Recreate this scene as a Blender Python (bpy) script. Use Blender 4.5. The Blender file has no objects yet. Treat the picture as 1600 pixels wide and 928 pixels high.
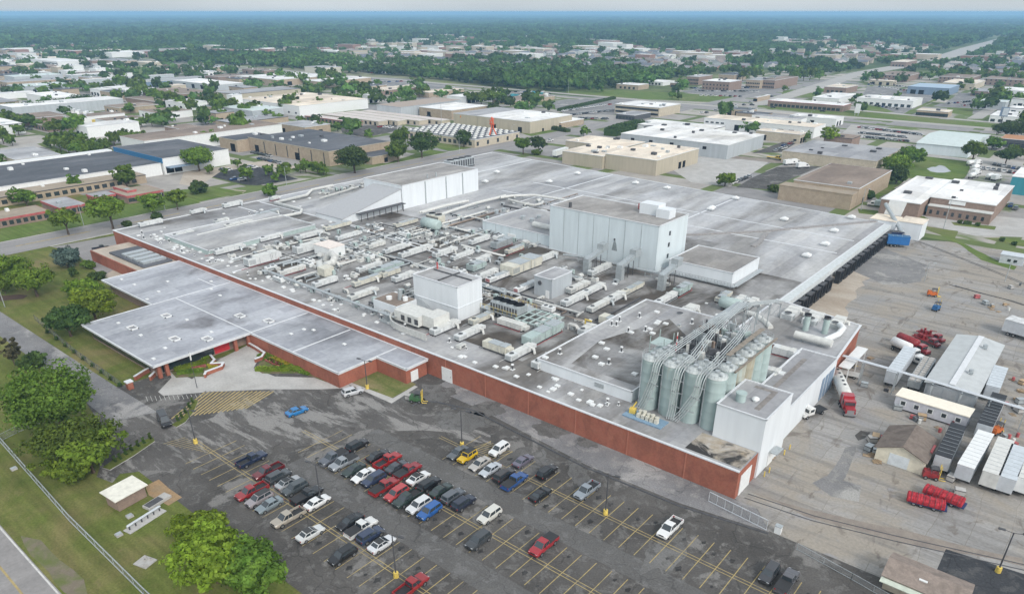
import bpy, math, random
from mathutils import Vector, noise as mnoise
R_ = math.radians
rnd = random.Random(11)
scene = bpy.context.scene
COL = scene.collection

# ---------------------------------------------------------------- camera model (also used to survey the site)
F, CX, CY, HZ, H = 1109.0, 800.0, 600.0, 19.0, 75.0
PITCH = math.atan((CY - HZ) / F); YAW = R_(39.7)
_fw = (-math.sin(YAW) * math.cos(PITCH), math.cos(YAW) * math.cos(PITCH), -math.sin(PITCH))
_rt = (math.cos(YAW), math.sin(YAW), 0)
_up = (-math.sin(YAW) * math.sin(PITCH), math.cos(YAW) * math.sin(PITCH), math.cos(PITCH))
def at(u, v, z=0.0):
    d = [_fw[i] * F + _rt[i] * (u - CX) - _up[i] * (v - CY) for i in range(3)]
    t = (z - H) / d[2]
    return d[0] * t, d[1] * t
def seen(x, y, z=0.0):
    d = (x, y, z - H); w = sum(d[i] * _fw[i] for i in range(3))
    if w < 1: return (-9999, -9999)
    return CX + F * sum(d[i] * _rt[i] for i in range(3)) / w, CY - F * sum(d[i] * _up[i] for i in range(3)) / w
def rect(sw, se, ne, z):
    a, b, c = at(*sw, z), at(*se, z), at(*ne, z)
    return a[0], (a[1] + b[1]) / 2, (b[0] + c[0]) / 2, c[1]

# ---------------------------------------------------------------- mesh building
ORG = {}
class MB:
    def __init__(s): s.v = []; s.f = []; s.m = []; s.s = []
    def add(s, vs, fs, mi=0, sm=False):
        n = len(s.v); s.v.extend(vs)
        for k, f in enumerate(fs):
            s.f.append([n + i for i in f]); s.m.append(mi[k] if isinstance(mi, (list, tuple)) else mi); s.s.append(sm)
    def box(s, x0, y0, z0, x1, y1, z1, mi=0, top=None, bot=True):
        t = mi if top is None else top
        vs = [(x0,y0,z0),(x1,y0,z0),(x1,y1,z0),(x0,y1,z0),(x0,y0,z1),(x1,y0,z1),(x1,y1,z1),(x0,y1,z1)]
        fs = [(0,1,5,4),(1,2,6,5),(2,3,7,6),(3,0,4,7),(4,5,6,7)]; ms = [mi]*4+[t]
        if bot: fs.append((3,2,1,0)); ms.append(mi)
        s.add(vs, fs, ms)
    def obox(s, x, y, z, lx, ly, lz, rot=0.0, mi=0, top=None):
        """box centred on x,y standing on z, turned by rot"""
        n0 = len(s.v); s.box(-lx/2, -ly/2, z, lx/2, ly/2, z+lz, mi, top)
        c, q = math.cos(rot), math.sin(rot)
        for i in range(n0, len(s.v)):
            a, b, d = s.v[i]; s.v[i] = (x + a*c - b*q, y + a*q + b*c, d)
    def prism(s, poly, z0, z1, mi=0, top=None, bot=False):
        n = len(poly); t = mi if top is None else top
        vs = [(p[0],p[1],z0) for p in poly] + [(p[0],p[1],z1) for p in poly]
        fs = [(i,(i+1)%n,n+(i+1)%n,n+i) for i in range(n)] + [tuple(range(n,2*n))]; ms = [mi]*n + [t]
        if bot: fs.append(tuple(range(n-1,-1,-1))); ms.append(mi)
        s.add(vs, fs, ms)
    def poly(s, pts, z, mi=0): s.add([(p[0],p[1],z) for p in pts], [tuple(range(len(pts)))], mi)
    def cyl(s, x, y, z0, z1, r, n=16, mi=0, r1=None, top=None):
        r1 = r if r1 is None else r1; t = mi if top is None else top
        vs = []
        for z, q in ((z0, r), (z1, r1)):
            vs += [(x+q*math.cos(2*math.pi*i/n), y+q*math.sin(2*math.pi*i/n), z) for i in range(n)]
        s.add(vs, [(i,(i+1)%n,n+(i+1)%n,n+i) for i in range(n)], mi, True)
        m = len(s.v); s.add(vs[n:], [tuple(range(n))], t); s.add(vs[:n], [tuple(range(n-1,-1,-1))], mi)
    def lathe(s, x, y, prof, n=20, mi=0):
        vs = []
        for r, z in prof: vs += [(x+r*math.cos(2*math.pi*i/n), y+r*math.sin(2*math.pi*i/n), z) for i in range(n)]
        k = len(prof)
        s.add(vs, [(j*n+i, j*n+(i+1)%n, (j+1)*n+(i+1)%n, (j+1)*n+i) for j in range(k-1) for i in range(n)], mi, True)
    def tube(s, path, r, n=6, mi=0, cap=True):
        P = [Vector(p) for p in path]; vs = []
        for i, p in enumerate(P):
            d = (P[min(i+1, len(P)-1)] - P[max(i-1, 0)]).normalized()
            a = d.cross(Vector((0,0,1)))
            if a.length < 1e-3: a = d.cross(Vector((1,0,0)))
            a.normalize(); b = a.cross(d)
            rr = r[i] if isinstance(r, (list, tuple)) else r
            vs += [tuple(p + a*rr*math.cos(2*math.pi*k/n) + b*rr*math.sin(2*math.pi*k/n)) for k in range(n)]
        s.add(vs, [(j*n+k, j*n+(k+1)%n, (j+1)*n+(k+1)%n, (j+1)*n+k) for j in range(len(P)-1) for k in range(n)], mi, True)
        if cap: s.add(vs[:n], [tuple(range(n))], mi); s.add(vs[-n:], [tuple(range(n))], mi)
    def bar(s, a, b, w, h=None, mi=0):
        """square bar between two points"""
        s.tube([a, b], w * .7, 4, mi)
    def loft(s, rings, mi=0, sm=False, cap=True):
        n = len(rings[0]); vs = [p for r in rings for p in r]
        s.add(vs, [(j*n+k, j*n+(k+1)%n, (j+1)*n+(k+1)%n, (j+1)*n+k) for j in range(len(rings)-1) for k in range(n)], mi, sm)
        if cap: s.add(rings[0], [tuple(range(n))], mi); s.add(rings[-1], [tuple(range(n-1,-1,-1))], mi)
    def mesh(s, name, mats, org=(0,0,0)):
        me = bpy.data.meshes.new(name)
        ox, oy, oz = org
        me.from_pydata([(x-ox, y-oy, z-oz) for x, y, z in s.v], [], s.f)
        for m in (mats if isinstance(mats, (list, tuple)) else [mats]): me.materials.append(m)
        me.polygons.foreach_set('material_index', s.m)
        me.polygons.foreach_set('use_smooth', s.s)
        me.update(); return me
    def build(s, name, mats, parent=None, org=None):
        if org is None: org = ORG.get(parent.name, (0,0,0)) if parent else (0,0,0)
        o = bpy.data.objects.new(name, s.mesh(name, mats, org)); COL.objects.link(o)
        if parent: o.parent = parent
        else: o.location = org
        ORG[o.name] = org
        return o
def tag(o, label=None, cat=None, group=None, kind=None):
    if label: o['label'] = label
    if cat: o['category'] = cat
    if group: o['group'] = group
    if kind: o['kind'] = kind
    return o
def thing(name, label, cat, loc, group=None, rz=0.0):
    o = bpy.data.objects.new(name, None); COL.objects.link(o)
    o.location = loc; o.rotation_euler[2] = rz; o.empty_display_size = .5
    ORG[o.name] = tuple(loc) if rz == 0 else (0,0,0)
    return tag(o, label, cat, group)
def struct(name, mb, mats): return tag(mb.build(name, mats), kind='structure')
def part(name, mesh, parent, loc=(0,0,0), rz=0.0, mats=None):
    o = bpy.data.objects.new(name, mesh); COL.objects.link(o); o.parent = parent
    o.location = loc; o.rotation_euler[2] = rz
    if mats:
        for i, m in mats.items():
            o.material_slots[i].link = 'OBJECT'; o.material_slots[i].material = m
    return o
ORDS = ['first','second','third','fourth','fifth','sixth','seventh','eighth','ninth','tenth','eleventh','twelfth','thirteenth','fourteenth','fifteenth','sixteenth','seventeenth','eighteenth','nineteenth','twentieth']

# ---------------------------------------------------------------- materials
def _n(nt, t, **kw):
    n = nt.nodes.new(t)
    for k, v in kw.items(): setattr(n, k, v)
    return n
def c4(c): return (c[0], c[1], c[2], 1)
def base(name, rough=.85, spec=.3, metal=0.0):
    m = bpy.data.materials.new(name); m.use_nodes = True
    nt = m.node_tree; b = nt.nodes['Principled BSDF']
    b.inputs['Roughness'].default_value = rough; b.inputs['Metallic'].default_value = metal
    b.inputs['Specular IOR Level'].default_value = spec
    return m, nt, b
def pos(nt, sc=(1,1,1), rot=0.0, obj=False):
    if obj: src = _n(nt, 'ShaderNodeTexCoord').outputs['Object']
    else: src = _n(nt, 'ShaderNodeNewGeometry').outputs['Position']
    mp = _n(nt, 'ShaderNodeMapping'); mp.inputs['Scale'].default_value = sc; mp.inputs['Rotation'].default_value = (0,0,rot)
    nt.links.new(src, mp.inputs[0]); return mp.outputs[0]
def noi(nt, vec, scale, detail=5, rough=.55, dist=0.0):
    n = _n(nt, 'ShaderNodeTexNoise'); n.inputs['Scale'].default_value = scale; n.inputs['Detail'].default_value = detail
    n.inputs['Roughness'].default_value = rough; n.inputs['Distortion'].default_value = dist
    nt.links.new(vec, n.inputs['Vector']); return n.outputs['Fac']
def ramp(nt, fac, stops):
    r = _n(nt, 'ShaderNodeValToRGB'); e = r.color_ramp.elements
    while len(e) < len(stops): e.new(.5)
    for i, (p, c) in enumerate(stops):
        e[i].position = p; e[i].color = c4(c) if not isinstance(c, (int, float)) else (c, c, c, 1)
    nt.links.new(fac, r.inputs[0]); return r.outputs[0]
def mix(nt, fac, a, b, mode='MIX'):
    x = _n(nt, 'ShaderNodeMix', data_type='RGBA', blend_type=mode)
    for inp, val in ((x.inputs[0], fac), (x.inputs[6], a), (x.inputs[7], b)):
        if isinstance(val, (int, float)): inp.default_value = val
        elif isinstance(val, tuple): inp.default_value = c4(val)
        else: nt.links.new(val, inp)
    return x.outputs[2]
def bump(nt, b, h, st=.3, d=.1):
    n = _n(nt, 'ShaderNodeBump'); n.inputs['Strength'].default_value = st; n.inputs['Distance'].default_value = d
    nt.links.new(h, n.inputs['Height']); nt.links.new(n.outputs[0], b.inputs['Normal'])
def flat(name, c, rough=.6, spec=.4, metal=0.0, var=.12, sc=1.2):
    m, nt, b = base(name, rough, spec, metal)
    p = pos(nt); f = noi(nt, p, sc, 4)
    lo = tuple(x*(1-var) for x in c); hi = tuple(min(1, x*(1+var)) for x in c)
    nt.links.new(ramp(nt, f, [(.3, lo), (.7, hi)]), b.inputs['Base Color'])
    return m
def paint(name, c, rough=.3, spec=.5, metal=0.0, coat=.0):
    m, nt, b = base(name, rough, spec, metal); b.inputs['Base Color'].default_value = c4(c)
    b.inputs['Coat Weight'].default_value = coat; b.inputs['Coat Roughness'].default_value = .08
    return m
def dirty(name, c, d, sc=.12, lo=.5, hi=.72, rough=.85, c2=None, stretch=(1,1,1), fine=2.0, spec=.25, bmp=0, rot=0.0, sheets=None):
    """surface colour c (to c2) with blotches of d"""
    m, nt, b = base(name, rough, spec); p = pos(nt, stretch, rot)
    c2 = c2 or tuple(x*.8 for x in c)
    a = ramp(nt, noi(nt, p, sc*3.1, 6), [(.32, c2), (.66, c)])
    k = ramp(nt, noi(nt, p, sc, 7, .6, .6), [(lo, 0.0), (hi, 1.0)])
    x = mix(nt, k, a, d)
    if sheets:
        br = _n(nt, 'ShaderNodeTexBrick', offset=.43); br.inputs['Scale'].default_value = 1.0; br.inputs['Brick Width'].default_value = sheets[0]; br.inputs['Row Height'].default_value = sheets[1]; br.inputs['Mortar Size'].default_value = .05
        br.inputs['Color1'].default_value = (.86,.86,.87,1); br.inputs['Color2'].default_value = (1.12,1.12,1.11,1); br.inputs['Mortar'].default_value = (.84,.84,.85,1)
        nt.links.new(pos(nt, (1,1,1), math.pi/2 if sheets[2] else 0), br.inputs['Vector']); x = mix(nt, 1.0, x, br.outputs['Color'], 'MULTIPLY')
        k2 = ramp(nt, noi(nt, pos(nt, (1,.6,1)), .02, 8, .68, 1.5), [(.36, .78), (.5, 1.0), (.62, 1.12)]); x = mix(nt, 1.0, x, k2, 'MULTIPLY')
    g = ramp(nt, noi(nt, pos(nt), fine, 3), [(.25, .86), (.75, 1.1)])
    x = mix(nt, 1.0, x, g, 'MULTIPLY')
    nt.links.new(x, b.inputs['Base Color'])
    if bmp: bump(nt, b, noi(nt, pos(nt), fine*2, 3), bmp, .05)
    return m
def ribbed(name, c, pitch=1.0, rough=.55, dirt=.14, spec=.35):
    """metal cladding: upright ribs as bump, faint streaks of dirt"""
    m, nt, b = base(name, rough, spec); p = pos(nt)
    sx = _n(nt, 'ShaderNodeSeparateXYZ'); nt.links.new(p, sx.inputs[0])
    ad = _n(nt, 'ShaderNodeMath', operation='ADD'); nt.links.new(sx.outputs[0], ad.inputs[0]); nt.links.new(sx.outputs[1], ad.inputs[1])
    mu = _n(nt, 'ShaderNodeMath', operation='MULTIPLY'); nt.links.new(ad.outputs[0], mu.inputs[0]); mu.inputs[1].default_value = 2*math.pi/pitch
    si = _n(nt, 'ShaderNodeMath', operation='SINE'); nt.links.new(mu.outputs[0], si.inputs[0])
    bump(nt, b, si.outputs[0], .12, .03)
    st = noi(nt, pos(nt, (1,1,.12)), .6, 5)
    lo = tuple(x*(1-dirt) for x in c)
    nt.links.new(ramp(nt, st, [(.3, lo), (.62, c)]), b.inputs['Base Color'])
    return m
# ---------------------------------------------------------------- the materials of the place
m_roof = dirty('factory_roof_membrane', (.405,.40,.392), (.165,.153,.14), .045, .48, .62, c2=(.31,.31,.32), stretch=(1.0,.45,1), fine=.9, sheets=(26,3.2,True))
m_roof_dirty = dirty('soiled_roof_membrane', (.34,.335,.33), (.085,.073,.062), .07, .44, .60, c2=(.225,.22,.213), stretch=(1,.8,1), fine=1.2, sheets=(18,3.2,True))
m_roof_pale = dirty('pale_roof_membrane', (.455,.452,.448), (.26,.252,.243), .032, .46, .62, c2=(.38,.385,.40), stretch=(1.5,.35,1), fine=.8, sheets=(34,4.2,True))
m_roof_office = dirty('office_roof_membrane', (.385,.395,.425), (.12,.115,.12), .05, .50, .66, c2=(.32,.33,.355), stretch=(1,.55,1), fine=.8, sheets=(22,3.4,True))
m_roof_stain = dirty('water_stained_roof', (.46,.43,.39), (.045,.042,.04), .16, .47, .56, c2=(.34,.28,.2), fine=1.4)
m_brick = dirty('red_brick', (.335,.13,.086), (.25,.095,.065), .25, .46, .62, c2=(.31,.105,.07), stretch=(1,1,.7), fine=2.5)
m_brick_b = dirty('brown_brick', (.28,.205,.165), (.215,.155,.125), .3, .5, .7, fine=3)
m_tan = dirty('tan_block_wall', (.42,.34,.25), (.34,.27,.2), .2, .5, .7, fine=2)
m_beige = dirty('beige_wall', (.52,.46,.36), (.44,.38,.29), .2, .5, .7, fine=2)
m_clad = ribbed('pale_blue_grey_cladding', (.61,.675,.695), 1.0, .6, .11)
m_clad_w = ribbed('white_cladding', (.69,.72,.74), .9, .6, .09)
m_clad_g = ribbed('grey_cladding', (.42,.45,.47), 1.0)
m_clad_blue = ribbed('slate_blue_cladding', (.20,.27,.36), 1.0)
m_clad_tan = ribbed('tan_cladding', (.45,.40,.31), 2.2)
m_teal = ribbed('teal_cladding', (.05,.27,.33), 1.0)
m_blue_tr = flat('blue_trim', (.03,.12,.25))
m_white = flat('white_metal', (.70,.71,.70), .5, .4, var=.06)
m_offwh = flat('off_white_metal', (.58,.58,.55), .55, .4, var=.1)
m_cream = flat('cream_metal', (.56,.54,.46), .55, .4, var=.12)
m_rust = flat('red_end_metal', (.40,.10,.10), .6, .3, var=.3)
m_coping = flat('white_coping', (.62,.635,.65), .6, var=.08)
m_galv = flat('galvanised_steel', (.40,.43,.44), .4, .5, .35, var=.15, sc=2)
m_green = flat('grey_green_metal', (.37,.45,.43), .5, .4, var=.12)
m_duct = flat('duct_wrap', (.50,.50,.475), .6, .3, var=.15)
m_dkgrey = flat('dark_grey', (.07,.07,.075), .7, var=.25)
m_black = flat('black_rubber', (.022,.022,.024), .6, var=.2)
m_void = flat('dark_opening', (.012,.012,.014), .9, .1)
m_glass = paint('window_glass', (.03,.038,.044), .06, 1.0)
m_yel = flat('safety_yellow', (.62,.46,.10), .6, var=.25)
m_line = dirty('worn_yellow_paint', (.42,.33,.15), (.20,.17,.12), .5, .5, .7)
m_wline = dirty('worn_white_paint', (.62,.61,.58), (.4,.39,.38), .6, .5, .7)
m_conc = dirty('concrete', (.46,.44,.41), (.36,.34,.315), .1, .45, .7, fine=2)
m_conc_l = dirty('pale_concrete', (.46,.447,.425), (.36,.345,.32), .08, .5, .7, fine=2)
m_conc_tan = dirty('tan_concrete', (.46,.40,.33), (.30,.24,.18), .06, .45, .7, c2=(.40,.35,.29), stretch=(.5,1.6,1), fine=1.5)
m_gravel = dirty('ballast', (.30,.26,.22), (.2,.17,.15), .3, .4, .7, fine=5)
m_dirt = dirty('bare_soil', (.36,.24,.13), (.26,.2,.13), .4, .45, .7, fine=3)
m_mulch = dirty('dark_mulch', (.09,.055,.04), (.06,.04,.03), .5, .5, .7, fine=3)
m_road = dirty('worn_road', (.30,.285,.275), (.22,.21,.205), .05, .5, .7, stretch=(1.6,.3,1), fine=1.5)
m_road_x = dirty('highway_concrete', (.42,.40,.37), (.35,.33,.31), .03, .5, .7, stretch=(.2,1.5,1), fine=1)
m_roof_w = dirty('white_roof_membrane', (.76,.755,.74), (.55,.525,.48), .03, .52, .72, c2=(.70,.69,.67), fine=.6, sheets=(30,5,True))
m_roof_cr = dirty('cream_roof_membrane', (.72,.64,.53), (.55,.43,.33), .03, .5, .75, c2=(.66,.58,.48), fine=.6, sheets=(24,6,True))
m_roof_dk = dirty('dark_roof_membrane', (.115,.12,.135), (.19,.19,.2), .03, .55, .75, c2=(.085,.09,.10), stretch=(1,.4,1), fine=.6, sheets=(30,4,True))
m_roof_br = dirty('brown_gravel_roof', (.26,.205,.165), (.34,.28,.23), .03, .5, .75, c2=(.21,.165,.135), stretch=(1,.5,1), fine=.7, sheets=(40,12,True))
m_roof_bg = dirty('beige_gravel_roof', (.36,.30,.23), (.27,.23,.18), .04, .5, .75, fine=.7)
m_roof_gr = dirty('grey_gravel_roof', (.37,.37,.38), (.28,.28,.285), .03, .5, .75, stretch=(1,.5,1), fine=.7, sheets=(26,8,True))
m_roof_pg = ribbed('pale_green_metal_roof', (.55,.62,.60), 2.0)
m_shingle = dirty('brown_shingles', (.20,.165,.14), (.13,.105,.09), .5, .45, .65, fine=3)
m_shingle_g = dirty('grey_shingles', (.22,.21,.21), (.15,.145,.145), .5, .45, .65, fine=3)
m_metalroof = ribbed('grey_metal_roof', (.48,.50,.50), 1.2)
m_trunk = dirty('bark', (.12,.085,.06), (.07,.05,.04), .8, .4, .7, fine=3)
m_silo = None
def make_silo():
    m, nt, b = base('silo_paint', .75, .2); p = pos(nt, (1,1,.1))
    a = ramp(nt, noi(nt, p, .55, 6), [(.3, (.30,.38,.37)), (.65, (.40,.48,.465))])
    k = ramp(nt, noi(nt, pos(nt, (1,1,.05)), 1.1, 4), [(.64, 0.0), (.76, 1.0)])
    nt.links.new(mix(nt, k, a, (.36,.33,.25)), b.inputs['Base Color']); return m
m_silo = make_silo()
def make_silo_rust():
    m, nt, b = base('rusted_silo_paint', .8, .2); p = pos(nt, (1,1,.1))
    a = ramp(nt, noi(nt, p, .9, 6), [(.35, (.40,.45,.42)), (.62, (.37,.335,.25))])
    nt.links.new(a, b.inputs['Base Color']); return m
m_silo_r = make_silo_rust()
def make_asphalt(name, lo, mid, patch, amt=(.53,.60), stretch=(1,1,1), rot=0.0):
    m, nt, b = base(name, .95, .08); p = pos(nt)
    a = ramp(nt, noi(nt, p, .09, 8, .62), [(.30, lo), (.68, mid)])
    q = pos(nt, stretch, rot)
    k1 = ramp(nt, noi(nt, q, .085, 9, .66, .35), [(amt[0], 0.0), (amt[1], 1.0)])
    k2 = ramp(nt, noi(nt, q, .4, 7, .68, .3), [(.53, 0.0), (.60, .8)])
    x = mix(nt, k2, a, tuple(v*.8 for v in patch)); x = mix(nt, k1, x, patch)
    # cracks
    wv = _n(nt, 'ShaderNodeTexVoronoi', feature='DISTANCE_TO_EDGE'); wv.inputs['Scale'].default_value = .11
    wn = _n(nt, 'ShaderNodeTexNoise'); wn.inputs['Scale'].default_value = .25; nt.links.new(p, wn.inputs['Vector'])
    ad = _n(nt, 'ShaderNodeVectorMath', operation='MULTIPLY_ADD'); nt.links.new(wn.outputs['Color'], ad.inputs[0]); ad.inputs[1].default_value = (6,6,0); nt.links.new(p, ad.inputs[2])
    nt.links.new(ad.outputs[0], wv.inputs['Vector'])
    ck = ramp(nt, wv.outputs['Distance'], [(.003, .72), (.010, 1.0)])
    x = mix(nt, 1.0, x, ck, 'MULTIPLY')
    x = mix(nt, 1.0, x, ramp(nt, noi(nt, p, 3.5, 3), [(.25, .75), (.75, 1.2)]), 'MULTIPLY')
    nt.links.new(x, b.inputs['Base Color']); bump(nt, b, noi(nt, p, 6, 2), .2, .02)
    return m
m_asphalt = make_asphalt('car_park_asphalt', (.066,.062,.058), (.12,.113,.106), (.19,.182,.172), (.565,.60))
m_asphalt_o = make_asphalt('patched_old_asphalt', (.082,.077,.073), (.14,.132,.125), (.245,.236,.224), (.515,.55), (.5,1.8,1), .35)
m_aisle = make_asphalt('aisle_asphalt', (.102,.098,.094), (.138,.134,.129), (.2,.195,.19), (.66,.72))
m_asphalt_d = make_asphalt('fresh_asphalt', (.04,.042,.046), (.065,.067,.072), (.12,.12,.12), (.68,.74))
m_lot = make_asphalt('grey_lot_asphalt', (.17,.168,.168), (.25,.243,.238), (.34,.33,.31), (.55,.62))
m_drive = make_asphalt('long_drive_asphalt', (.15,.148,.152), (.25,.245,.245), (.32,.31,.30), (.55,.62))
def make_yard():
    m, nt, b = base('yard_slabs', .88, .25); p = pos(nt)
    br = _n(nt, 'ShaderNodeTexBrick', offset=0.0); br.inputs['Scale'].default_value = 1.0
    br.inputs['Brick Width'].default_value = 5.2; br.inputs['Row Height'].default_value = 5.2; br.inputs['Mortar Size'].default_value = .045
    br.inputs['Color1'].default_value = (.27,.262,.25,1); br.inputs['Color2'].default_value = (.335,.322,.305,1); br.inputs['Mortar'].default_value = (.2,.18,.155,1)
    wn = _n(nt, 'ShaderNodeTexNoise'); wn.inputs['Scale'].default_value = .12; nt.links.new(p, wn.inputs['Vector'])
    ad = _n(nt, 'ShaderNodeVectorMath', operation='MULTIPLY_ADD'); nt.links.new(wn.outputs['Color'], ad.inputs[0]); ad.inputs[1].default_value = (1.6,1.6,0); nt.links.new(p, ad.inputs[2])
    nt.links.new(ad.outputs[0], br.inputs['Vector'])
    k = ramp(nt, noi(nt, p, .05, 8, .62, 1.0), [(.44, 0.0), (.58, 1.0)])
    x = mix(nt, k, br.outputs['Color'], (.31,.278,.235))
    k = ramp(nt, noi(nt, pos(nt, (1.6,.7,1)), .16, 7, .62, 1.4), [(.57, 0.0), (.66, .8)])
    x = mix(nt, k, x, (.155,.13,.108))
    k = ramp(nt, noi(nt, pos(nt, (.6,1,1), .4), .1, 6, .6, 1.0), [(.6, 0.0), (.66, .8)])
    x = mix(nt, k, x, (.27,.265,.27))
    for rr, sc_ in ((.5, .5), (1.9, .45), (-.35, .4)):
        x = mix(nt, ramp(nt, noi(nt, pos(nt, (.07,1,1), rr), sc_, 3, .5, .3), [(.56, 0.0), (.62, .35)]), x, (.17,.16,.15))
    x = mix(nt, 1.0, x, ramp(nt, noi(nt, p, 2.0, 4), [(.25, .82), (.75, 1.12)]), 'MULTIPLY')
    nt.links.new(x, b.inputs['Base Color']); return m
m_yard = make_yard()
def make_grass(name, a, c, d, sc=.06):
    m, nt, b = base(name, .95, .1); p = pos(nt)
    x = ramp(nt, noi(nt, p, sc*4, 7, .65), [(.3, a), (.68, c)])
    k = ramp(nt, noi(nt, p, sc, 6, .6, .8), [(.47, 0.0), (.68, .8)])
    x = mix(nt, k, x, d)
    x = mix(nt, 1.0, x, ramp(nt, noi(nt, p, 2.6, 4, .7), [(.25, .68), (.75, 1.25)]), 'MULTIPLY')
    x = mix(nt, 1.0, x, ramp(nt, noi(nt, pos(nt, (.04,1,1), .12), .7, 3), [(.35, .84), (.65, 1.12)]), 'MULTIPLY')
    x = mix(nt, ramp(nt, noi(nt, p, .21, 7, .7), [(.60, 0.0), (.70, .6)]), x, (.20,.155,.09))
    nt.links.new(x, b.inputs['Base Color']); bump(nt, b, noi(nt, p, 3, 3), .5, .1); return m
m_grass = make_grass('lawn', (.09,.12,.026), (.148,.165,.046), (.205,.168,.078))
m_grass_l = make_grass('bright_lawn', (.09,.14,.03), (.135,.185,.048), (.18,.185,.08), .03)
m_grass_dry = make_grass('dry_lawn', (.10,.14,.035), (.19,.185,.075), (.27,.21,.12), .12)
def make_country():
    m, nt, b = base('countryside', .95, .1); p = pos(nt)
    x = ramp(nt, noi(nt, p, .0012, 9, .62), [(.3, (.035,.06,.022)), (.46, (.08,.115,.04)), (.54, (.17,.19,.085)), (.66, (.33,.31,.24))])
    x = mix(nt, 1.0, x, ramp(nt, noi(nt, p, .03, 5, .7), [(.3, .55), (.7, 1.3)]), 'MULTIPLY')
    nt.links.new(x, b.inputs['Base Color']); return m
m_country = make_country()
def make_district():
    m, nt, b = base('district_ground', .92, .15); p = pos(nt)
    br = _n(nt, 'ShaderNodeTexBrick', offset=.37); br.inputs['Scale'].default_value = 1.0
    br.inputs['Brick Width'].default_value = 62; br.inputs['Row Height'].default_value = 38; br.inputs['Mortar Size'].default_value = 3.5
    br.inputs['Color1'].default_value = (.42,.385,.34,1); br.inputs['Color2'].default_value = (.24,.235,.235,1); br.inputs['Mortar'].default_value = (.12,.155,.055,1)
    nt.links.new(p, br.inputs['Vector'])
    k = ramp(nt, noi(nt, p, .014, 6, .6, .8), [(.56, 0.0), (.61, 1.0)])
    x = mix(nt, k, br.outputs['Color'], (.125,.165,.055))
    x = mix(nt, 1.0, x, ramp(nt, noi(nt, p, .12, 6, .65), [(.25, .75), (.75, 1.2)]), 'MULTIPLY')
    nt.links.new(x, b.inputs['Base Color']); return m
m_district = make_district()
def make_leaf(name, a, c, rv=.35):
    m, nt, b = base(name, .75, .2)
    oi = _n(nt, 'ShaderNodeObjectInfo'); p = pos(nt)
    x = ramp(nt, noi(nt, p, .55, 4, .6), [(.3, a), (.7, c)])
    at_ = _n(nt, 'ShaderNodeAttribute', attribute_name='tint')
    x = mix(nt, 1.0, x, ramp(nt, at_.outputs['Fac'], [(0.0, .5), (1.0, 1.55)]), 'MULTIPLY')
    x = mix(nt, 1.0, x, ramp(nt, noi(nt, pos(nt), .004, 5, .6), [(.32, .66), (.68, 1.4)]), 'MULTIPLY') if 'far' in name else x
    hs = _n(nt, 'ShaderNodeHueSaturation')
    for sock, lo, hi in (('Hue', .485, .515), ('Value', 1-rv, 1+rv)):
        mr = _n(nt, 'ShaderNodeMapRange'); mr.inputs[3].default_value = lo; mr.inputs[4].default_value = hi
        nt.links.new(oi.outputs['Random'], mr.inputs[0]); nt.links.new(mr.outputs[0], hs.inputs[sock])
    nt.links.new(x, hs.inputs['Color']); nt.links.new(hs.outputs[0], b.inputs['Base Color'])
    tr = _n(nt, 'ShaderNodeBsdfTranslucent'); nt.links.new(hs.outputs[0], tr.inputs['Color'])
    ms = _n(nt, 'ShaderNodeMixShader'); ms.inputs[0].default_value = .25
    out = nt.nodes['Material Output']
    nt.links.new(b.outputs[0], ms.inputs[1]); nt.links.new(tr.outputs[0], ms.inputs[2]); nt.links.new(ms.outputs[0], out.inputs['Surface'])
    return m
m_leaf = make_leaf('foliage', (.05,.095,.012), (.135,.20,.03), .25)
m_leaf_b = make_leaf('bright_foliage', (.10,.17,.012), (.22,.31,.035), .15)
m_leaf_m = make_leaf('mid_foliage', (.07,.125,.012), (.17,.24,.03), .15)
m_leaf_d = make_leaf('dark_foliage', (.032,.062,.016), (.08,.125,.03), .15)
m_leaf_s = make_leaf('spruce_needles', (.05,.085,.065), (.11,.15,.125), .1)
m_leaf_r = make_leaf('bronze_foliage', (.05,.045,.025), (.10,.085,.045), .1)
m_leaf_y = make_leaf('yellow_blossom', (.30,.26,.02), (.42,.36,.05), .1)
m_leaf_far = make_leaf('far_foliage', (.038,.082,.018), (.105,.17,.038), .5)
m_roof_hb = dirty('tall_block_roof', (.34,.325,.31), (.25,.235,.22), .06, .48, .64, fine=1.2, sheets=(12,3,True))
m_trail = dirty('trailer_white', (.64,.65,.65), (.42,.41,.39), .25, .46, .66, c2=(.56,.57,.57), stretch=(1,1,.4), fine=2, rough=.5)
# ================================================================ ground, roads, markings
def rough_edge(P, amp, seg=3.0):
    out = []
    for i in range(len(P)):
        a, b = P[i], P[(i+1) % len(P)]; L = math.dist(a, b); n = max(1, min(40, int(L/seg))); nx, ny = (-(b[1]-a[1])/max(L,.01), (b[0]-a[0])/max(L,.01))
        for k in range(n):
            t = k/n; x, y = a[0]+(b[0]-a[0])*t, a[1]+(b[1]-a[1])*t; w = amp*(mnoise.noise(Vector((x*.11, y*.11, 2))) + .5*mnoise.noise(Vector((x*.4, y*.4, 7)))); out.append((x+nx*w, y+ny*w))
    return out
def sheet(name, px, z, mat, curb=None):
    P = [at(u, v, z) for u, v in px]; amp = {'old_asphalt':4.0,'bare_soil':1.2,'road_shoulder':.5,'dock_apron':3.0,'yard_patch':.8,'track_bed':.8,'grass_verge':1.0,'planting_bed':.3,'gravel_strip':1.5,'side_lawn':.4}.get(name, 0)
    if amp: P = rough_edge(P, amp)
    mb = MB(); mb.poly(P, z); return struct(name, mb, mat)
def wsheet(name, pts, z, mat):
    mb = MB(); mb.poly(pts, z); return struct(name, mb, mat)
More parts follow.
